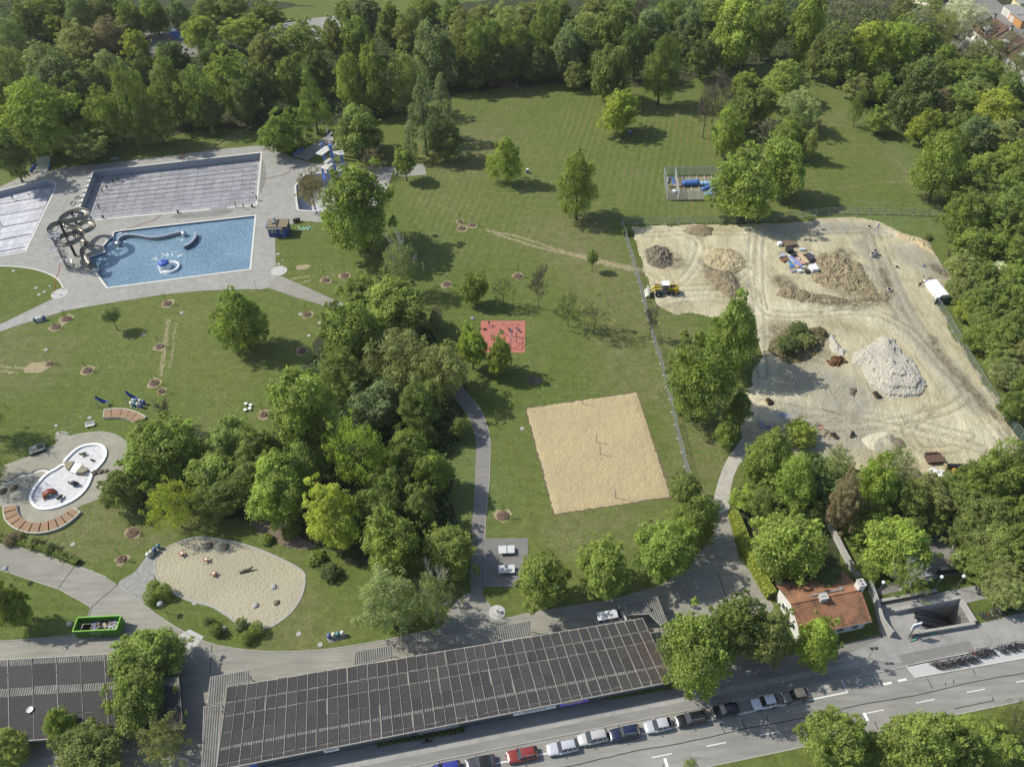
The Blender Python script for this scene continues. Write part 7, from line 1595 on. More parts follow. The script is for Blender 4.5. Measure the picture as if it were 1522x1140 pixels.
fence([(1386, 446), (1410, 482), (1435, 530), (1465, 577), (1490, 617), (1525, 662)], 'mesh fence between the building site and the right wood')
sc_ = thing('screen_fence', 'dark green screened fence at the right corner of the site', 'fence', tuple(G(1496, 628))); b = Vector(sc_.location)
for k in range(5):
    p = G(1496, 628).lerp(G(1535, 680), k / 4) - b; MB().cyl((p.x, p.y, 0), (p.x, p.y, 2.1), .06, n=6).build('post', MAT['steel'], sc_)
    if k < 4:
        q = G(1496, 628).lerp(G(1535, 680), (k + 1) / 4) - b; MB().strip([p, q], .05, .05, 2.0).build('screen', plain('green_screen', (.04, .07, .055), .7, .1, 2), sc_)
sc2 = thing('screen_fence', 'short dark green screen below the white covered stack', 'fence', tuple(G(1388, 453))); b = Vector(sc2.location)
MB().strip([G(1388, 453) - b, G(1412, 452) - b], .05, .05, 1.9).build('screen', bpy.data.materials['green_screen'], sc2)
for q in ((1388, 453), (1400, 452.5), (1412, 452)): p = G(*q) - b; MB().cyl((p.x, p.y, 0), (p.x, p.y, 2.0), .05, n=6).build('post', MAT['steel'], sc2)
# gate to the site track
gt = thing('bar_gate', 'white bar gate across the track beside the hedge', 'gate', tuple(G(1066, 766))); b = Vector(gt.location); e = G(1084, 757) - b
for z in (.5, .95): MB().cyl((0, 0, z), (e.x, e.y, z), .06, n=6).build('bar', MAT['white'], gt)
for p in (Vector((0, 0, 0)), e * .5, e): MB().cyl((p.x, p.y, 0), (p.x, p.y, 1.15), .07, n=6).build('post', MAT['greysteel'], gt)
dkk = sheet('dark_threshold', W([(1062, 757), (1084, 752), (1084, 757), (1063, 764)]), .046, MAT['path'], 'dark asphalt threshold at the bar gate', 'paving')
# storage cage on the lawn
cage = thing('storage_cage', 'mesh fenced storage cage with blue covered equipment on the lawn', 'cage', tuple(G(991.6, 298))); b = Vector(cage.location)
cc = [G(986.3, 261.6), G(1068, 260.5), G(1075, 297), G(991.6, 298)]; mesh_s = panel_mesh(1, 1)
gs = plain('mesh_screen', (.27, .29, .25), .8, .12, 3)
for i, (p, q, n) in enumerate(((cc[0], cc[1], 7), (cc[1], cc[2], 5), (cc[2], cc[3], 7), (cc[3], cc[0], 5), (cc[0].lerp(cc[1], .2), cc[3].lerp(cc[2], .2), 5))):
    for k in range(n):
        s, t = p.lerp(q, k / n) - b, p.lerp(q, (k + 1) / n) - b; d = t - s; a = math.atan2(d.y, d.x)
        obj('mesh_panel', PANC, cage, (s.x, s.y, 0), a, (d.length / 3.42, 1, 1.35))
for k in range(1, 6):
    s, t = cc[0].lerp(cc[1], .2 + .8 * k / 6) - b, cc[3].lerp(cc[2], .2 + .8 * k / 6) - b; MB().strip([s, t], .16, .15, .3).build('floor_beam', MAT['concrete'], cage)
sheet('cage_ground', [p.lerp(sum(cc, Vector()) / 4, .01) for p in cc], .03, plain('pale_cage_grass', (.22, .21, .12), .95, .3, 1, .3), 'yellowed grass inside the storage cage', 'grass')
def Zc(x, y, z=0): return G(950 + x / 9.5, 230 + y / 9.5, z)
bt = plain('blue_tarp', (.08, .17, .42), .45, .15, 1.5, .3); lt = plain('pale_blue_tarp', (.28, .46, .62), .45, .12, 1.5, .3)
def bundle(pts, r, m, label):
    P = [Zc(*q) for q in pts]; o = thing('covered_bundle', label, 'bundle', tuple(P[0])); q0 = P[0]
    mb = MB(); rr = random.Random(len(label)); N = 10; rings = []
    for k in range(N + 1):
        c = P[0].lerp(P[-1], k / N) - q0; d = (P[-1] - P[0]).normalized(); x = Vector((-d.y, d.x, 0)); R0 = r * rr.uniform(.85, 1.1) * (.75 if k in (0, N) else 1)
        rings.append([c + x * R0 * math.cos(a) + Vector((0, 0, max(0.02, r * .9 + R0 * .9 * math.sin(a)))) for a in [j * math.pi / 5 for j in range(10)]])
    mb.rings(rings).build('tarp', m, o, True)
    for k in (2, 5, 8): c = P[0].lerp(P[-1], k / N) - q0; d = (P[-1] - P[0]).normalized(); x = Vector((-d.y, d.x, 0)); MB().tube([c + x * r * 1.06 * math.cos(a) + Vector((0, 0, max(.02, r * .9 + r * .96 * math.sin(a)))) for a in [j * math.pi / 6 for j in range(12)]], .03, 4, True).build('strap', MAT['dark'], o)
bundle([(600, 445), (835, 430)], .95, bt, 'long dark blue tarpaulin bundle in the storage cage'); bundle([(850, 435), (1070, 430)], .65, lt, 'pale blue tarpaulin bundle right of the dark blue one'); bundle([(500, 450), (460, 330)], .35, bt, 'thin blue rolled mat standing left in the cage'); bundle([(880, 520), (1040, 455)], .6, bt, 'blue tarpaulin heap at the lower right of the cage'); bundle([(920, 580), (1030, 570)], .5, lt, 'pale blue folded sheet at the cage front'); bundle([(1050, 490), (990, 545)], .5, lt, 'pale blue crumpled sheet at the right of the cage'); bundle([(410, 330), (400, 410)], .35, MAT['concrete'], 'grey wrapped post at the left end of the cage')
pw = thing('timber_stack', 'pale timber stack in the left part of the cage', 'timber', tuple(Zc(510, 450)), 0)
for k in range(6): MB().box((rnd.uniform(-.1, .1), (k % 3) * .35 - .35, .15 + .25 * (k // 3)), (3.4, .3, .22)).build('plank', MAT['wood'], pw)
wb_ = thing('rubble_sack', 'white sack of rubble at the front of the cage', 'sack', tuple(Zc(495, 545))); MB().lathe([(.6, 0), (.75, .4), (.6, .8), (.2, 1.0)], n=10).build('sack', MAT['white'], wb_, True); MB().box((.7, 0, .25), (.5, .5, .5)).build('lump', MAT['wood'], wb_)
# wheel loader
yl_ = plain('loader_yellow', (.50, .36, .015), .45, .1, 1); P = G(986, 437.5)
wl = thing('wheel_loader', 'yellow wheel loader with grey bucket on the building site', 'wheel loader', (P.x, P.y, .1), R(178))
for x in (1.35, -1.55):
    for s in (-1, 1):
        w = MB().rings([[(x + .78 * math.cos(a), s * .85, .78 + .78 * math.sin(a)) for a in [k * math.pi / 8 for k in range(16)]], [(x + .78 * math.cos(a), s * 1.35, .78 + .78 * math.sin(a)) for a in [k * math.pi / 8 for k in range(16)]]]).build('wheel', MAT['tyre'], wl)
        MB().ngon([(x + .38 * math.cos(a), s * 1.37, .78 + .38 * math.sin(a)) for a in [k * math.pi / 5 * (1 if s < 0 else -1) for k in range(10)]]).build('rim', MAT['greysteel'], w)
    for s in (-1, 1): MB().box((x, s * 1.12, 1.65), (1.5, .6, .1)).build('mudguard', MAT['dark'], wl)
MB().rings([[(-3.2, s * .95, 1.0), (-3.3, s * .95, 1.9), (-2.9, s * .9, 2.2), (-.9, s * .9, 2.25), (-.9, s * .95, .8)] for s in (-1, 1)]).build('engine_cover', yl_, wl); MB().box((-2.1, 0, 2.26), (1.2, 1.0, .08)).build('grille', MAT['dark'], wl); MB().box((-3.3, 0, 1.0), (.3, 2.2, .5)).build('counterweight', MAT['dark'], wl)
MB().box((.4, 0, 1.1), (2.6, 1.1, .7)).build('chassis', MAT['greysteel'], wl); MB().box((-.2, 0, 2.3), (1.5, 1.45, 1.5)).build('cab', MAT['carglass'], wl); MB().box((-.2, 0, 3.12), (1.7, 1.65, .16)).build('cab_roof', MAT['white'], wl)
for sx in (-.92, .52):
    for sy in (-.72, .72): MB().box((sx, sy, 2.3), (.12, .12, 1.55)).build('cab_pillar', MAT['rim'], wl)
for s in (-1, 1): MB().tube([(.7, s * .5, 1.9), (2.1, s * .5, 1.75), (3.3, s * .5, .75)], [.2, .22, .16], 5).build('loader_arm', yl_, wl)
MB().rings([[(3.25, s * 1.4, .2), (3.3, s * 1.4, 1.25), (3.9, s * 1.4, 1.5), (3.6, s * 1.4, .9), (4.4, s * 1.4, .2), (4.4, s * 1.4, .1), (3.4, s * 1.4, .08)] for s in (-1, 1)]).build('bucket', MAT['rim'], wl); MB().cyl((.9, 0, 1.7), (3.0, 0, 1.3), .12, n=6).build('tilt_cylinder', MAT['steel'], wl)
# rubbish pile
def Zr(x, y): return G(1140 + x / 15.2, 350 + y / 15.2)
P = Zr(700, 620); rp = thing('rubbish_pile', 'colourful pile of sorted rubbish and timber on the site', 'rubbish pile', (P.x, P.y, .15)); b = Zr(700, 620)
def rpart(nm, x, y, s, c, rz, z=.2, m=None):
    q = Zr(x, y) - b; o = MB().box((0, 0, 0), s).build(nm, m or MAT['objcol'], rp, False, (q.x, q.y, z + s[2] / 2), rz); o.color = (*c, 1); return o
for a in (('pipe_bundle', 640, 650, (.7, 4.6, .5), (.22, .26, .50), .35), ('pipe_bundle', 530, 560, (.45, 3.4, .4), (.55, .55, .53), .3), ('board', 700, 580, (1.0, 4.2, .25), (.42, .26, .22), .3), ('plank_stack', 800, 560, (1.2, 4.0, .35), (.50, .38, .22), .25), ('blue_drum', 555, 755, (.9, .8, .6), (.06, .16, .50), .2), ('sheet', 520, 660, (.8, 1.8, .3), (.10, .20, .28), .2), ('crate', 600, 500, (1.0, 1.0, .7), (.03, .03, .035), .3), ('crate', 490, 395, (1.5, 1.4, 1.0), (.035, .035, .035), .2), ('pallet', 390, 600, (1.6, 1.2, .5), (.20, .10, .05), .5), ('pallet', 340, 500, (1.4, 1.1, .5), (.35, .36, .38), .2), ('metal_sheet', 790, 350, (1.6, .9, .3), (.42, .45, .5), .1), ('metal_rack', 960, 560, (1.2, 2.6, .9), (.06, .06, .07), .15), ('crate', 900, 870, (1.1, .9, .7), (.04, .04, .04), .4), ('white_bag', 1030, 830, (1.7, 2.1, 1.3), (.66, .66, .65), .15), ('white_bag', 720, 860, (1.0, .9, .7), (.6, .6, .62), .2), ('white_bag', 800, 765, (.9, .5, .5), (.6, .6, .58), .1), ('white_bag', 975, 480, (.7, .7, .7), (.68, .68, .7), .3), ('white_bag', 270, 245, (1.0, 1.0, .8), (.70, .70, .70), .2), ('brush', 500, 240, (2.9, 2.2, .7), (.16, .12, .08), .2), ('grey_box', 590, 840, (1.6, 1.3, .5), (.25, .25, .24), .2), ('box', 680, 760, (1.1, .8, .5), (.45, .33, .18), .6), ('tyre_stack', 1010, 620, (1.0, 1.3, .6), (.04, .03, .03), .2)): rpart(*a)
junk(rp, 70, 4.2, 3.8, .1, .3, 1.2, 'debris', 8)
# covered white stack, pipes, rusty container, buckets, concrete rings
whit = plain('white_foil', (.74, .75, .76), .5, .06, 1.0, .2)
A0, A1 = G(1383, 424), G(1402, 447); d = (A1 - A0)
for k in range(5):
    c = A0.lerp(A1, (k + .5) / 5); a = math.atan2(d.y, d.x); o = thing('wrapped_pallet', f'white foil-wrapped pallet by the site fence, {ORD[k]} of five from the top', 'pallet', (c.x, c.y, .1), a, 'white wrapped pallets'); l = d.length / 5 * .96; y = 1.6
    MB().rings([[(s * l / 2, -y, 0), (s * l / 2, y, 0), (s * l / 2, y, .9), (s * l / 2, y * .55, 1.55), (s * l / 2, -y * .55, 1.6), (s * l / 2, -y, .95)] for s in (-1, 1)]).build('foil', whit, o); MB().box((0, 0, .02), (l * .9, 3.3, .1)).build('pallet_base', MAT['wood'], o)
P = G(1378, 421); o = thing('pipe', 'short grey steel tank beside the white wrapped pallets', 'tank', (P.x, P.y, .1), .1); MB().tube([(-1.2, 0, .5), (-1, 0, .5), (1, 0, .5), (1.2, 0, .5)], [.2, .5, .5, .2], 12).build('body', MAT['steel'], o, True); MB().box((0, 0, .05), (1.6, .8, .15)).build('cradle', MAT['dark'], o)
P = G(1377, 414); o = thing('rubble_heap', 'small heap of dark and white rubble above the steel tank', 'rubble', (P.x, P.y, .1)); junk(o, 24, 1.1, .7, .05, .25, .7, 'lump', 3)
blk = plain('black_plastic', (.02, .02, .021), .45, .1, 1)
for k, (x0, y0, x1, y1, lab) in enumerate(((1403, 697, 1436, 697.5, 'upper of two large black plastic pipes by the trees'), (1416, 704, 1437, 704, 'lower shorter black plastic pipe with an orange end'))):
    a, b_ = G(x0, y0), G(x1, y1); o = thing('plastic_pipe', lab, 'pipe', (a.x, a.y, .1)); v = b_ - a; MB().tube([Vector((0, 0, .6)), v + Vector((0, 0, .6))], .6, 16).build('pipe', blk, o); MB().tube([Vector((-.15, 0, .6)), Vector((.12, 0, .6))], .63, 16).build('end_cap', MAT['drysoil'] if not k else plain('orange_cap', (.55, .22, .04), .6, .1, 1), o)
P = G(1386, 686); o = thing('rusty_container', 'rusty brown lidded container beside the black pipes', 'container', (P.x, P.y, .1), .05); ru = plain('rust', (.115, .072, .052), .8, .25, 1.5); MB().box((0, 0, .6), (2.9, 2.0, 1.1)).build('body', ru, o); MB().box((0, -.1, 1.2), (3.1, 2.2, .12)).build('lid', ru, o); MB().box((-.3, .9, 1.4), (2.3, .4, .3)).build('lid_rear', ru, o)
for x, y, lab in ((1385, 705, 'white ring-shaped bag beside the rusty container'), (1397, 708, 'second white bag beside the rusty container')):
    P = G(x, y); o = thing('bulk_bag', lab, 'bag', (P.x, P.y, .1)); MB().lathe([(.75, 0), (.85, .5), (.8, .95), (.55, .95), (.5, .6), (.05, .6)], n=14).build('bag', MAT['white'], o, True); MB().tube([(-.5, 0, .9), (0, .2, 1.3), (.5, 0, .9)], .05, 5).build('strap', MAT['rim'], o)
br = plain('brown_iron', (.085, .055, .035), .7, .2, 2)
for x, y, rz, lab in ((1240, 650, .6, 'brown excavator bucket standing on the site'), (1268, 651, -.5, 'small brown trench bucket beside the pale yellow heap'), (1303, 590, .2, 'brown bucket at the foot of the white gravel heap'), (1144, 600, .1, 'brown plate bucket in the tree shade on the site')):
    P = G(x, y); o = thing('excavator_bucket', lab, 'bucket', (P.x, P.y, .1), rz); MB().rings([[(-.7, s * .75, 0), (.6, s * .75, 0), (.8, s * .75, .3), (.1, s * .75, .35), (-.2, s * .75, .9), (-.7, s * .75, 1.0)] for s in (-1, 1)]).build('shell', br, o); MB().box((-.4, 0, 1.15), (.5, .7, .4)).build('hitch', MAT['dark'], o)
for x, y, lab in ((1295, 383, 'stack of pale concrete rings in the middle of the site track'), (1299, 379, 'second stack of concrete rings behind the first'), (1332, 400, 'single concrete ring by the site track'), (1321, 433, 'concrete ring half sunk beside the bank'), (1291, 339.5, 'small concrete block at the far site edge')):
    P = G(x, y); o = thing('concrete_ring', lab, 'concrete ring', (P.x, P.y, .1)); hh = 1.3 if x < 1300 and y > 350 else .6; MB().lathe([(.55, 0), (.55, hh), (.42, hh), (.42, .1), (.02, .1)], n=14).build('ring', MAT['concrete'], o); MB().lathe([(.42, hh - .05), (.02, hh - .05)], n=10).build('hollow_shade_disc', MAT['dark'], o)  # dark disc stands in for the shade inside the hollow ring
for x, y, lab in ((1304, 340, 'blue marker pipe at the far site edge'), (1371, 400, 'blue marker pipe left of the ochre bank'), (1364, 428, 'dark marker post near the white pallets'), (1367, 426, 'second dark marker post near the white pallets')):
    P = G(x, y); o = thing('marker_pipe', lab, 'pipe', (P.x, P.y, .1)); MB().tube([(0, 0, 0), (.1, 0, 1.4)], .14, 8).build('pipe', MAT['blue'] if 'blue' in lab else MAT['dark'], o); MB().lathe([(.3, 0), (.3, .1)], n=8).build('base', MAT['concrete'], o)
P = G(1222, 645); o = thing('rubble_heap', 'heap of white and grey building waste behind the bright trees', 'rubble', (P.x, P.y, .1), .5); junk(o, 46, 1.2, 2.6, .1, .3, 1.0, 'lump', 5)
P = G(1137, 634); o = thing('tarp_stack', 'pale violet tarpaulin stack in the tree shade', 'stack', (P.x, P.y, .1)); MB().rings([[(-1.2, -.8, z), (1.2, -.8, z), (1.2, .8, z), (-1.2, .8, z)] for z in (0, .6)]).build('tarp', plain('violet_tarp', (.22, .23, .32), .5, .15, 2, .3), o); MB().box((.2, 0, .7), (1.2, .9, .2)).build('pallet', MAT['wood'], o)
P = G(1162, 620); o = thing('pipe_rack', 'bluish metal frame lying at the shade edge on the site', 'frame', (P.x, P.y, .1), -.3)
for k in range(4): MB().cyl((-1.6, k * .35, .2), (1.6, k * .35 - .1, .2), .06, n=5).build('bar', MAT['bluesteel'], o)
for s in (-1.5, 0, 1.5): MB().cyl((s, 0, .2), (s, 1.1, .2), .05, n=5).build('crossbar', MAT['steel'], o)
hose([(1160, 614), (1180, 600), (1230, 610), (1250, 618)], .04, MAT['dark'], 'thin dark cable lying on the building site', .2)
# stones and clods scattered over the site
sm = MB(); r = random.Random(12); cx0 = W([(960, 345), (1400, 350), (1500, 690), (1130, 680)])
sx0, sx1 = min(p.x for p in SITE), max(p.x for p in SITE); sy0, sy1 = min(p.y for p in SITE), max(p.y for p in SITE)
xs = np.array([r.uniform(sx0, sx1) for _ in range(5200)]); ys = np.array([r.uniform(sy0, sy1) for _ in range(5200)]); ok_ = inside(xs, ys, SITE)
for x, y in zip(xs[ok_], ys[ok_]):
    s = r.uniform(.06, .28) * (1.6 if r.random() < .05 else 1); i = len(sm.v); a = r.uniform(0, 3)
    sm.v += [(x + s * math.cos(a + k * 2.09), y + s * math.sin(a + k * 2.09), .02) for k in range(3)] + [(x, y, .1 + s * .9)]; sm.f += [(i, i + 1, i + 3), (i + 1, i + 2, i + 3), (i + 2, i, i + 3)]
o = sm.build('scattered_stones', plain('clods', (.30, .26, .18), .95, .4, .7, c2=(.42, .39, .31))); tag(o, 'small stones and clods scattered over the building site', 'stones', None, 'stuff')
# ------------------------------------------------------------------ beyond the woods
E0, E1 = G(1446, 44, 6.0), G(1512, 96, 6.0); d = (E1 - E0).normalized(); nrm = Vector((-d.y, d.x, 0)); ha2 = math.atan2(d.y, d.x)
if nrm.y < 0: nrm = -nrm
Lr = (E1 - E0).length + 14; Dr = 11.5
th = thing('terraced_houses', 'row of terraced houses with a brown tiled roof and skylights', 'houses', (E0.x, E0.y, 0), ha2); sgn = 1 if (Matrix.Rotation(ha2, 3, 'Z') @ Vector((0, 1, 0))).dot(nrm) > 0 else -1
MB().rings([[(x, sgn * y, z) for y, z in ((.4, 0), (.4, 5.8), (Dr / 2, 9.6), (Dr - .4, 5.8), (Dr - .4, 0))] for x in (.2, Lr - .2)]).build('wall', wallm, th)
brt = plain('brown_tiles', (.135, .082, .058), .85, .25, .7, .3, c2=(.10, .065, .05)); gyt = plain('grey_tiles', (.13, .125, .125), .85, .2, .7, .3); nh = 4
for k in range(nh):
    x0, x1 = Lr * k / nh + .06, Lr * (k + 1) / nh - .06; m = brt if k < 3 else gyt
    MB().rings([[(x, sgn * 0, 5.9), (x, sgn * 0, 6.05), (x, sgn * Dr / 2, 9.95), (x, sgn * Dr / 2, 9.8)] for x in (x0, x1)]).build('roof', m, th); MB().rings([[(x, sgn * (Dr / 2 + .03), 9.8), (x, sgn * (Dr / 2 + .03), 9.95), (x, sgn * Dr, 6.05), (x, sgn * Dr, 5.9)] for x in (x0, x1)]).build('roof', m, th)
    MB().box((x0 - .05, sgn * Dr / 4, 8.2), (.3, Dr / 2, .4), 0, Matrix.Rotation(math.atan2(3.9, Dr / 2) * sgn, 3, 'X')).build('party_wall', MAT['dark'], th)
    for q, xx in ((.55, .3), (.3, .65)):
        y, z = Dr / 2 * q, 6.05 + 3.9 * q; MB().box((x0 + (x1 - x0) * xx, sgn * y, z + .08), (.9, 1.2, .1), 0, Matrix.Rotation(math.atan2(3.9, Dr / 2) * sgn, 3, 'X')).build('skylight', gl if k % 2 else MAT['steel'], th)
    f = MB().box((x0 + (x1 - x0) * .5, sgn * 1.6, 7.6), (2.2, 2.4, 1.5)).build('dormer', MAT['rim'], th); MB().box((x0 + (x1 - x0) * .5, sgn * .37, 7.6), (1.7, .06, 1.0)).build('pane', gl, f)
    for z in (1.6, 4.4):
        for xx in (.28, .72): f = MB().box((x0 + (x1 - x0) * xx, sgn * .36, z), (1.4, .1, 1.5)).build('window', MAT['white'], th); MB().box((x0 + (x1 - x0) * xx, sgn * .29, z), (1.2, .05, 1.3)).build('pane', gl, f)
    bl = MB().box((x0 + (x1 - x0) * .5, sgn * -.7, 3.0), (x1 - x0 - .6, 1.8, .2)).build('balcony', MAT['white'], th); MB().box((x0 + (x1 - x0) * .5, sgn * -1.58, 3.6), (x1 - x0 - .6, .06, 1.0)).build('railing', MAT['white'], bl)
    MB().box((x0 + .1, sgn * -1.0, 1.3), (.15, 2.4, 2.6)).build('garden_wall', MAT['white'], th)
    c_ = MB().box((x0 + .5, sgn * Dr / 2, 10.2), (.7, .9, 1.1)).build('chimney', MAT['concrete'], th); MB().box((x0 + .5, sgn * Dr / 2, 10.8), (.85, 1.05, .1)).build('cap', MAT['dark'], c_)
P = G(1352, 14); o = thing('white_house', 'pale house front glimpsed between the trees at the top', 'house', (P.x, P.y, 0), ha2); MB().box((0, 5, 3), (22, 9, 6)).build('wall', wallm, o); MB().rings([[(x, .2, 6), (x, 5, 9), (x, 9.8, 6)] for x in (-11.3, 11.3)]).build('roof', gyt, o)
for k in range(5):
    f = MB().box((-8 + 4 * k, .45, 2.2), (1.5, .1, 1.6)).build('window', MAT['white'], o); MB().box((-8 + 4 * k, .38, 2.2), (1.2, .05, 1.3)).build('pane', gl, f); MB().box((-8 + 4 * k, -.6, 3.4), (2.6, 1.8, .9)).build('balcony', plain('cream_render', (.62, .55, .36), .8, .1, 1), o)
for x, y, s, c, lab in ((1508, 27, (9, 5.5, 2.8), (.62, .60, .55), 'flat grey-roofed garage behind the terraced houses'), (1516, 36, (8, 5, 2.6), (.48, .25, .10), 'garage with an orange wall behind the terraced houses'), (1515, 17, (5, 5, 3.6), (.60, .55, .30), 'small pale yellow house at the upper right corner')):
    P = G(x, y); o = thing('garage', lab, 'garage', (P.x, P.y, 0), ha2 + R(0)); MB().box((0, 0, s[2] / 2), s).build('wall', plain('garage_wall', c, .8, .1, 1), o); MB().box((0, 0, s[2] + .1), (s[0] + .4, s[1] + .4, .2)).build('roof', MAT['gravel'], o); MB().box((-s[0] / 4, -s[1] / 2 - .03, 1.1), (2.4, .06, 2.0)).build('door', MAT['rim'], o)
P = G(266, 56); o = thing('site_container', 'blue grey container beside the gravel heap in the wood gap', 'container', (P.x, P.y, 0), .1); MB().box((0, 0, 1.3), (5, 2.4, 2.6)).build('body', MAT['bluesteel'], o); MB().box((0, 0, 2.65), (5.1, 2.5, .1)).build('roof', MAT['steel'], o)
heap('gravel_heap', [(240, 66), (246, 58), (256, 57), (262, 64), (252, 69)], 2.0, .6, MAT['greyspoil'], 'grey gravel heap in the wood gap behind the pools', 'gravel heap', .3, .5, .8, 30)
P = G(511, 25); o = thing('blue_sign', 'blue sign board at the far car park', 'sign', (P.x, P.y, 0)); MB().box((0, 0, 1.8), (3.2, .2, 2.2)).build('panel', MAT['bluesteel'], o)
for s in (-1, 1): MB().cyl((s * 1.2, 0, 0), (s * 1.2, 0, .8), .08, n=6).build('post', MAT['steel'], o)
wb2 = thing('guard_rail', 'dark curved guard rail round the far car park', 'guard rail'); gp = W(smooth([(388, 41), (420, 37), (438, 34.5), (447, 36), (450, 42)], False, 5)); MB().strip(gp, .12, .5, .95).build('rail', MAT['dark'], wb2)
for p in gp[::4]: MB().cyl((p.x, p.y, 0), (p.x, p.y, .9), .08, n=5).build('post', MAT['greysteel'], wb2)
for (a, b_), lab in ((((45.4, 256.7), (54, 245)), 'blue side board at the left of the white ramp'), (((75.7, 243), (72.4, 254)), 'blue side board at the right of the white ramp'), (((436, 232), (452, 223)), 'blue side board of the foot-bath ramp')):
    o = tag(MB().strip([G(*a), G(*b_)], .2, .05, .75).build('side_board', MAT['bluesteel']), lab, 'board')
tag(MB().strip([G(588, 249), G(588.5, 260.5)], .3, 0, .7).build('low_wall', MAT['white']), 'low white wall beside the small round tree', 'wall')
tag(MB().strip([G(486, 200), G(488, 194)], .35, 0, 1.0).build('low_wall', MAT['white']), 'short white wall at the top of the foot-bath ramp', 'wall')
# ------------------------------------------------------------------ people
SKINM = plain('skin', (.42, .27, .19), .6, .05, 3); HAIRM = plain('hair', (.04, .03, .02), .7, .2, 5)
def skin_body(J, E_, rad, name):
    me = bpy.data.meshes.new(name); me.from_pydata(J, E_, []); me.update()
    o = bpy.data.objects.new(name, me); COL.objects.link(o)
    md = o.modifiers.new('skin', 'SKIN'); md.use_smooth_shade = True
    for k, v in enumerate(me.skin_vertices[0].data): v.radius = rad[k]; v.use_root = (k == 0)
    o.modifiers.new('sub', 'SUBSURF').levels = 1
    dg = bpy.context.evaluated_depsgraph_get(); out = bpy.data.meshes.new_from_object(o.evaluated_get(dg)); bpy.data.objects.remove(o); out.name = name
    return out
PE = [(0, 1), (1, 2), (2, 3), (3, 4), (4, 5), (2, 6), (6, 7), (7, 8), (8, 9), (2, 10), (10, 11), (11, 12), (12, 13), (0, 14), (14, 15), (15, 16), (16, 17), (0, 18), (18, 19), (19, 20), (20, 21)]
PR = [(.15, .11), (.14, .10), (.17, .11), (.06, .06), (.09, .105), (.06, .07), (.075, .07), (.05, .05), (.035, .035), (.03, .02), (.075, .07), (.05, .05), (.035, .035), (.03, .02), (.10, .10), (.07, .07), (.045, .045), (.045, .03), (.10, .10), (.07, .07), (.045, .045), (.045, .03)]
POSE = {'stand': [(0, 0, .95), (0, 0, 1.15), (0, .01, 1.36), (0, .01, 1.52), (0, .04, 1.65), (0, .03, 1.75), (-.2, 0, 1.42), (-.27, .04, 1.15), (-.25, .18, .95), (-.24, .24, .88), (.2, 0, 1.42), (.27, .04, 1.15), (.25, .18, .95), (.24, .24, .88), (-.1, 0, .9), (-.12, .03, .5), (-.13, -.02, .09), (-.14, .14, .04), (.1, 0, .9), (.12, .05, .5), (.13, -.02, .09), (.14, .14, .04)],
        'reach': [(0, 0, .93), (0, .04, 1.13), (0, .09, 1.33), (0, .12, 1.48), (0, .17, 1.6), (0, .17, 1.7), (-.2, .1, 1.4), (-.42, .2, 1.3), (-.6, .34, 1.32), (-.66, .4, 1.32), (.2, .1, 1.4), (.42, .2, 1.28), (.58, .36, 1.2), (.63, .42, 1.18), (-.1, 0, .88), (-.16, .06, .5), (-.2, -.04, .09), (-.22, .12, .04), (.1, 0, .88), (.16, .08, .5), (.2, 0, .09), (.22, .16, .04)],
        'ride': [(0, -.2, .98), (0, -.08, 1.16), (0, .06, 1.34), (0, .13, 1.47), (0, .2, 1.58), (0, .2, 1.68), (-.19, .06, 1.38), (-.25, .18, 1.16), (-.26, .34, 1.04), (-.26, .39, 1.01), (.19, .06, 1.38), (.25, .18, 1.16), (.26, .34, 1.04), (.26, .39, 1.01), (-.1, -.18, .93), (-.11, .12, .72), (-.11, -.02, .36), (-.11, .12, .3), (.1, -.18, .93), (.11, .08, .58), (.11, -.08, .2), (.11, .07, .15)]}
BODY = {k: skin_body(v, PE, PR, 'body') for k, v in POSE.items()}
def person(P, rz, pose, jacket, trousers, label, z=0.0, lean=0):
    o = thing('person', label, 'person', (P.x, P.y, z), rz, 'people'); me = BODY[pose].copy(); me.materials.clear()
    for c, n in ((jacket, 'jacket'), (trousers, 'trousers'), ((.03, .025, .02), 'boots')): me.materials.append(plain(n + '_cloth', c, .8, .15, 6))
    me.materials.append(SKINM); hd = Vector(POSE[pose][4]); hz = POSE[pose][0][2]
    for p in me.polygons:
        c = p.center; d = (c - hd).length; hand = min((c - Vector(POSE[pose][k])).length for k in (9, 13))
        p.material_index = 3 if d < .16 or hand < .09 else (0 if c.z > hz - .02 and not (pose == 'ride' and c.z < hz) else (2 if min((c - Vector(POSE[pose][k])).length for k in (17, 21)) < .14 else 1))
    me.shade_smooth(); obj('body', me, o)
    MB().lathe([(.02, .15), (.085, .11), (.108, .03), (.10, -.05)], (hd.x, hd.y - .02, hd.z + .02), 10).build('hair', HAIRM, o, True)
    for s in (-1, 1): MB().box((hd.x + s * .035, hd.y + .098, hd.z + .02), (.022, .012, .014)).build('eye', HAIRM, o)
    MB().box((hd.x, hd.y + .112, hd.z - .015), (.024, .04, .035)).build('nose', SKINM, o); MB().box((hd.x, hd.y + .098, hd.z - .06), (.05, .012, .012)).build('mouth', plain('lips', (.30, .13, .10), .6, .05, 3), o)
    return o
dk, dk2, tr_ = (.018, .02, .028), (.03, .03, .035), (.025, .027, .035)
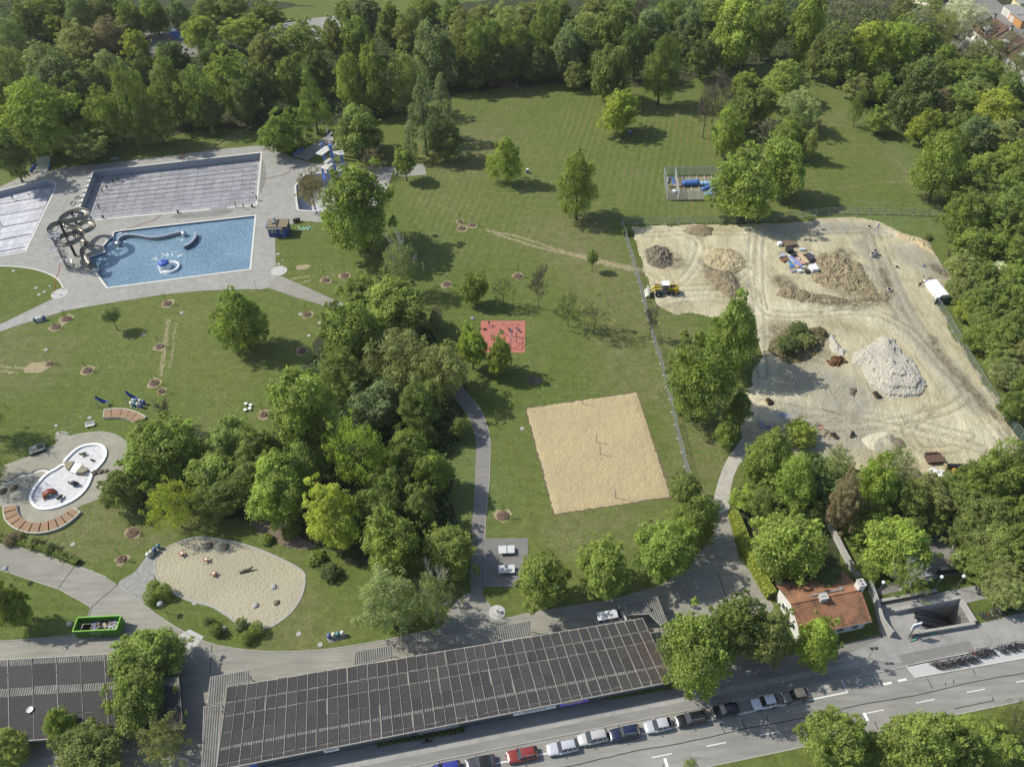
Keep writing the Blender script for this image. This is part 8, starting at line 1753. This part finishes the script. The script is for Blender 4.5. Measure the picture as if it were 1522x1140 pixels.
for x, y, ps, rz, j, lab in ((153.5, 287, 'stand', 2.4, dk, 'leftmost of four workers in dark clothes in the lap pool'), (160.5, 282.5, 'stand', 1.2, dk2, 'second of four workers in dark clothes in the lap pool'), (169.5, 273.5, 'stand', 3.4, dk, 'third of four workers in dark clothes in the lap pool'), (177.5, 270, 'reach', 2.8, dk, 'worker with arms spread at the right of the lap pool group'), (148.8, 312, 'reach', .6, dk, 'lone worker in dark clothes in the lap pool near the slide')):
    person(G(x, y, -2.05), rz, ps, j, tr_, lab, -2.05)
person(G(20.5, 297.5, -1.62), 1.0, 'stand', dk2, tr_, 'far worker in dark clothes on the left pool floor', -1.62); person(G(3, 336, -1.62), 2.0, 'reach', dk, tr_, 'near worker in dark clothes on the left pool floor', -1.62)
person(G(351, 308), 2.6, 'stand', (.30, .45, .03), (.05, .06, .05), 'worker in a yellow-green jacket at the near lap pool edge', .05); person(G(382.5, 298.5), 1.2, 'stand', dk, tr_, 'person in dark clothes at the right end of the lap pool', .05); person(G(363, 311), .4, 'stand', (.5, .5, .48), (.3, .3, .3), 'person in white clothes between the two pools', .05)
cyc = G(635, 1104); cb = dup(bp, label='dark bicycle ridden past the long hall', group='ridden bicycle', color=(.02, .02, .02)); cb.name = 'bicycle'; cb.location = (cyc.x, cyc.y, .112); cb.rotation_euler = (0, 0, R(189.3))
person(cyc, R(99.3), 'ride', (.012, .012, .014), (.02, .02, .022), 'cyclist in black riding past the long hall', .112)

# ------------------------------------------------------------------ the air over the park
hz = MB().box((0, 190, 61.5), (760, 560, 127)).build('haze', None); tag(hz, 'thin pale summer haze over the whole park', 'haze', None, 'stuff')
hm = bpy.data.materials.new('haze_air'); hm.use_nodes = True; hn = hm.node_tree; hn.nodes.remove(hn.nodes['Principled BSDF']); pv = hn.nodes.new('ShaderNodeVolumePrincipled')
pv.inputs['Color'].default_value = (1.0, .97, .90, 1); pv.inputs['Density'].default_value = .00008; pv.inputs['Anisotropy'].default_value = .2; hn.links.new(pv.outputs[0], hn.nodes['Material Output'].inputs['Volume']); hz.data.materials.append(hm)
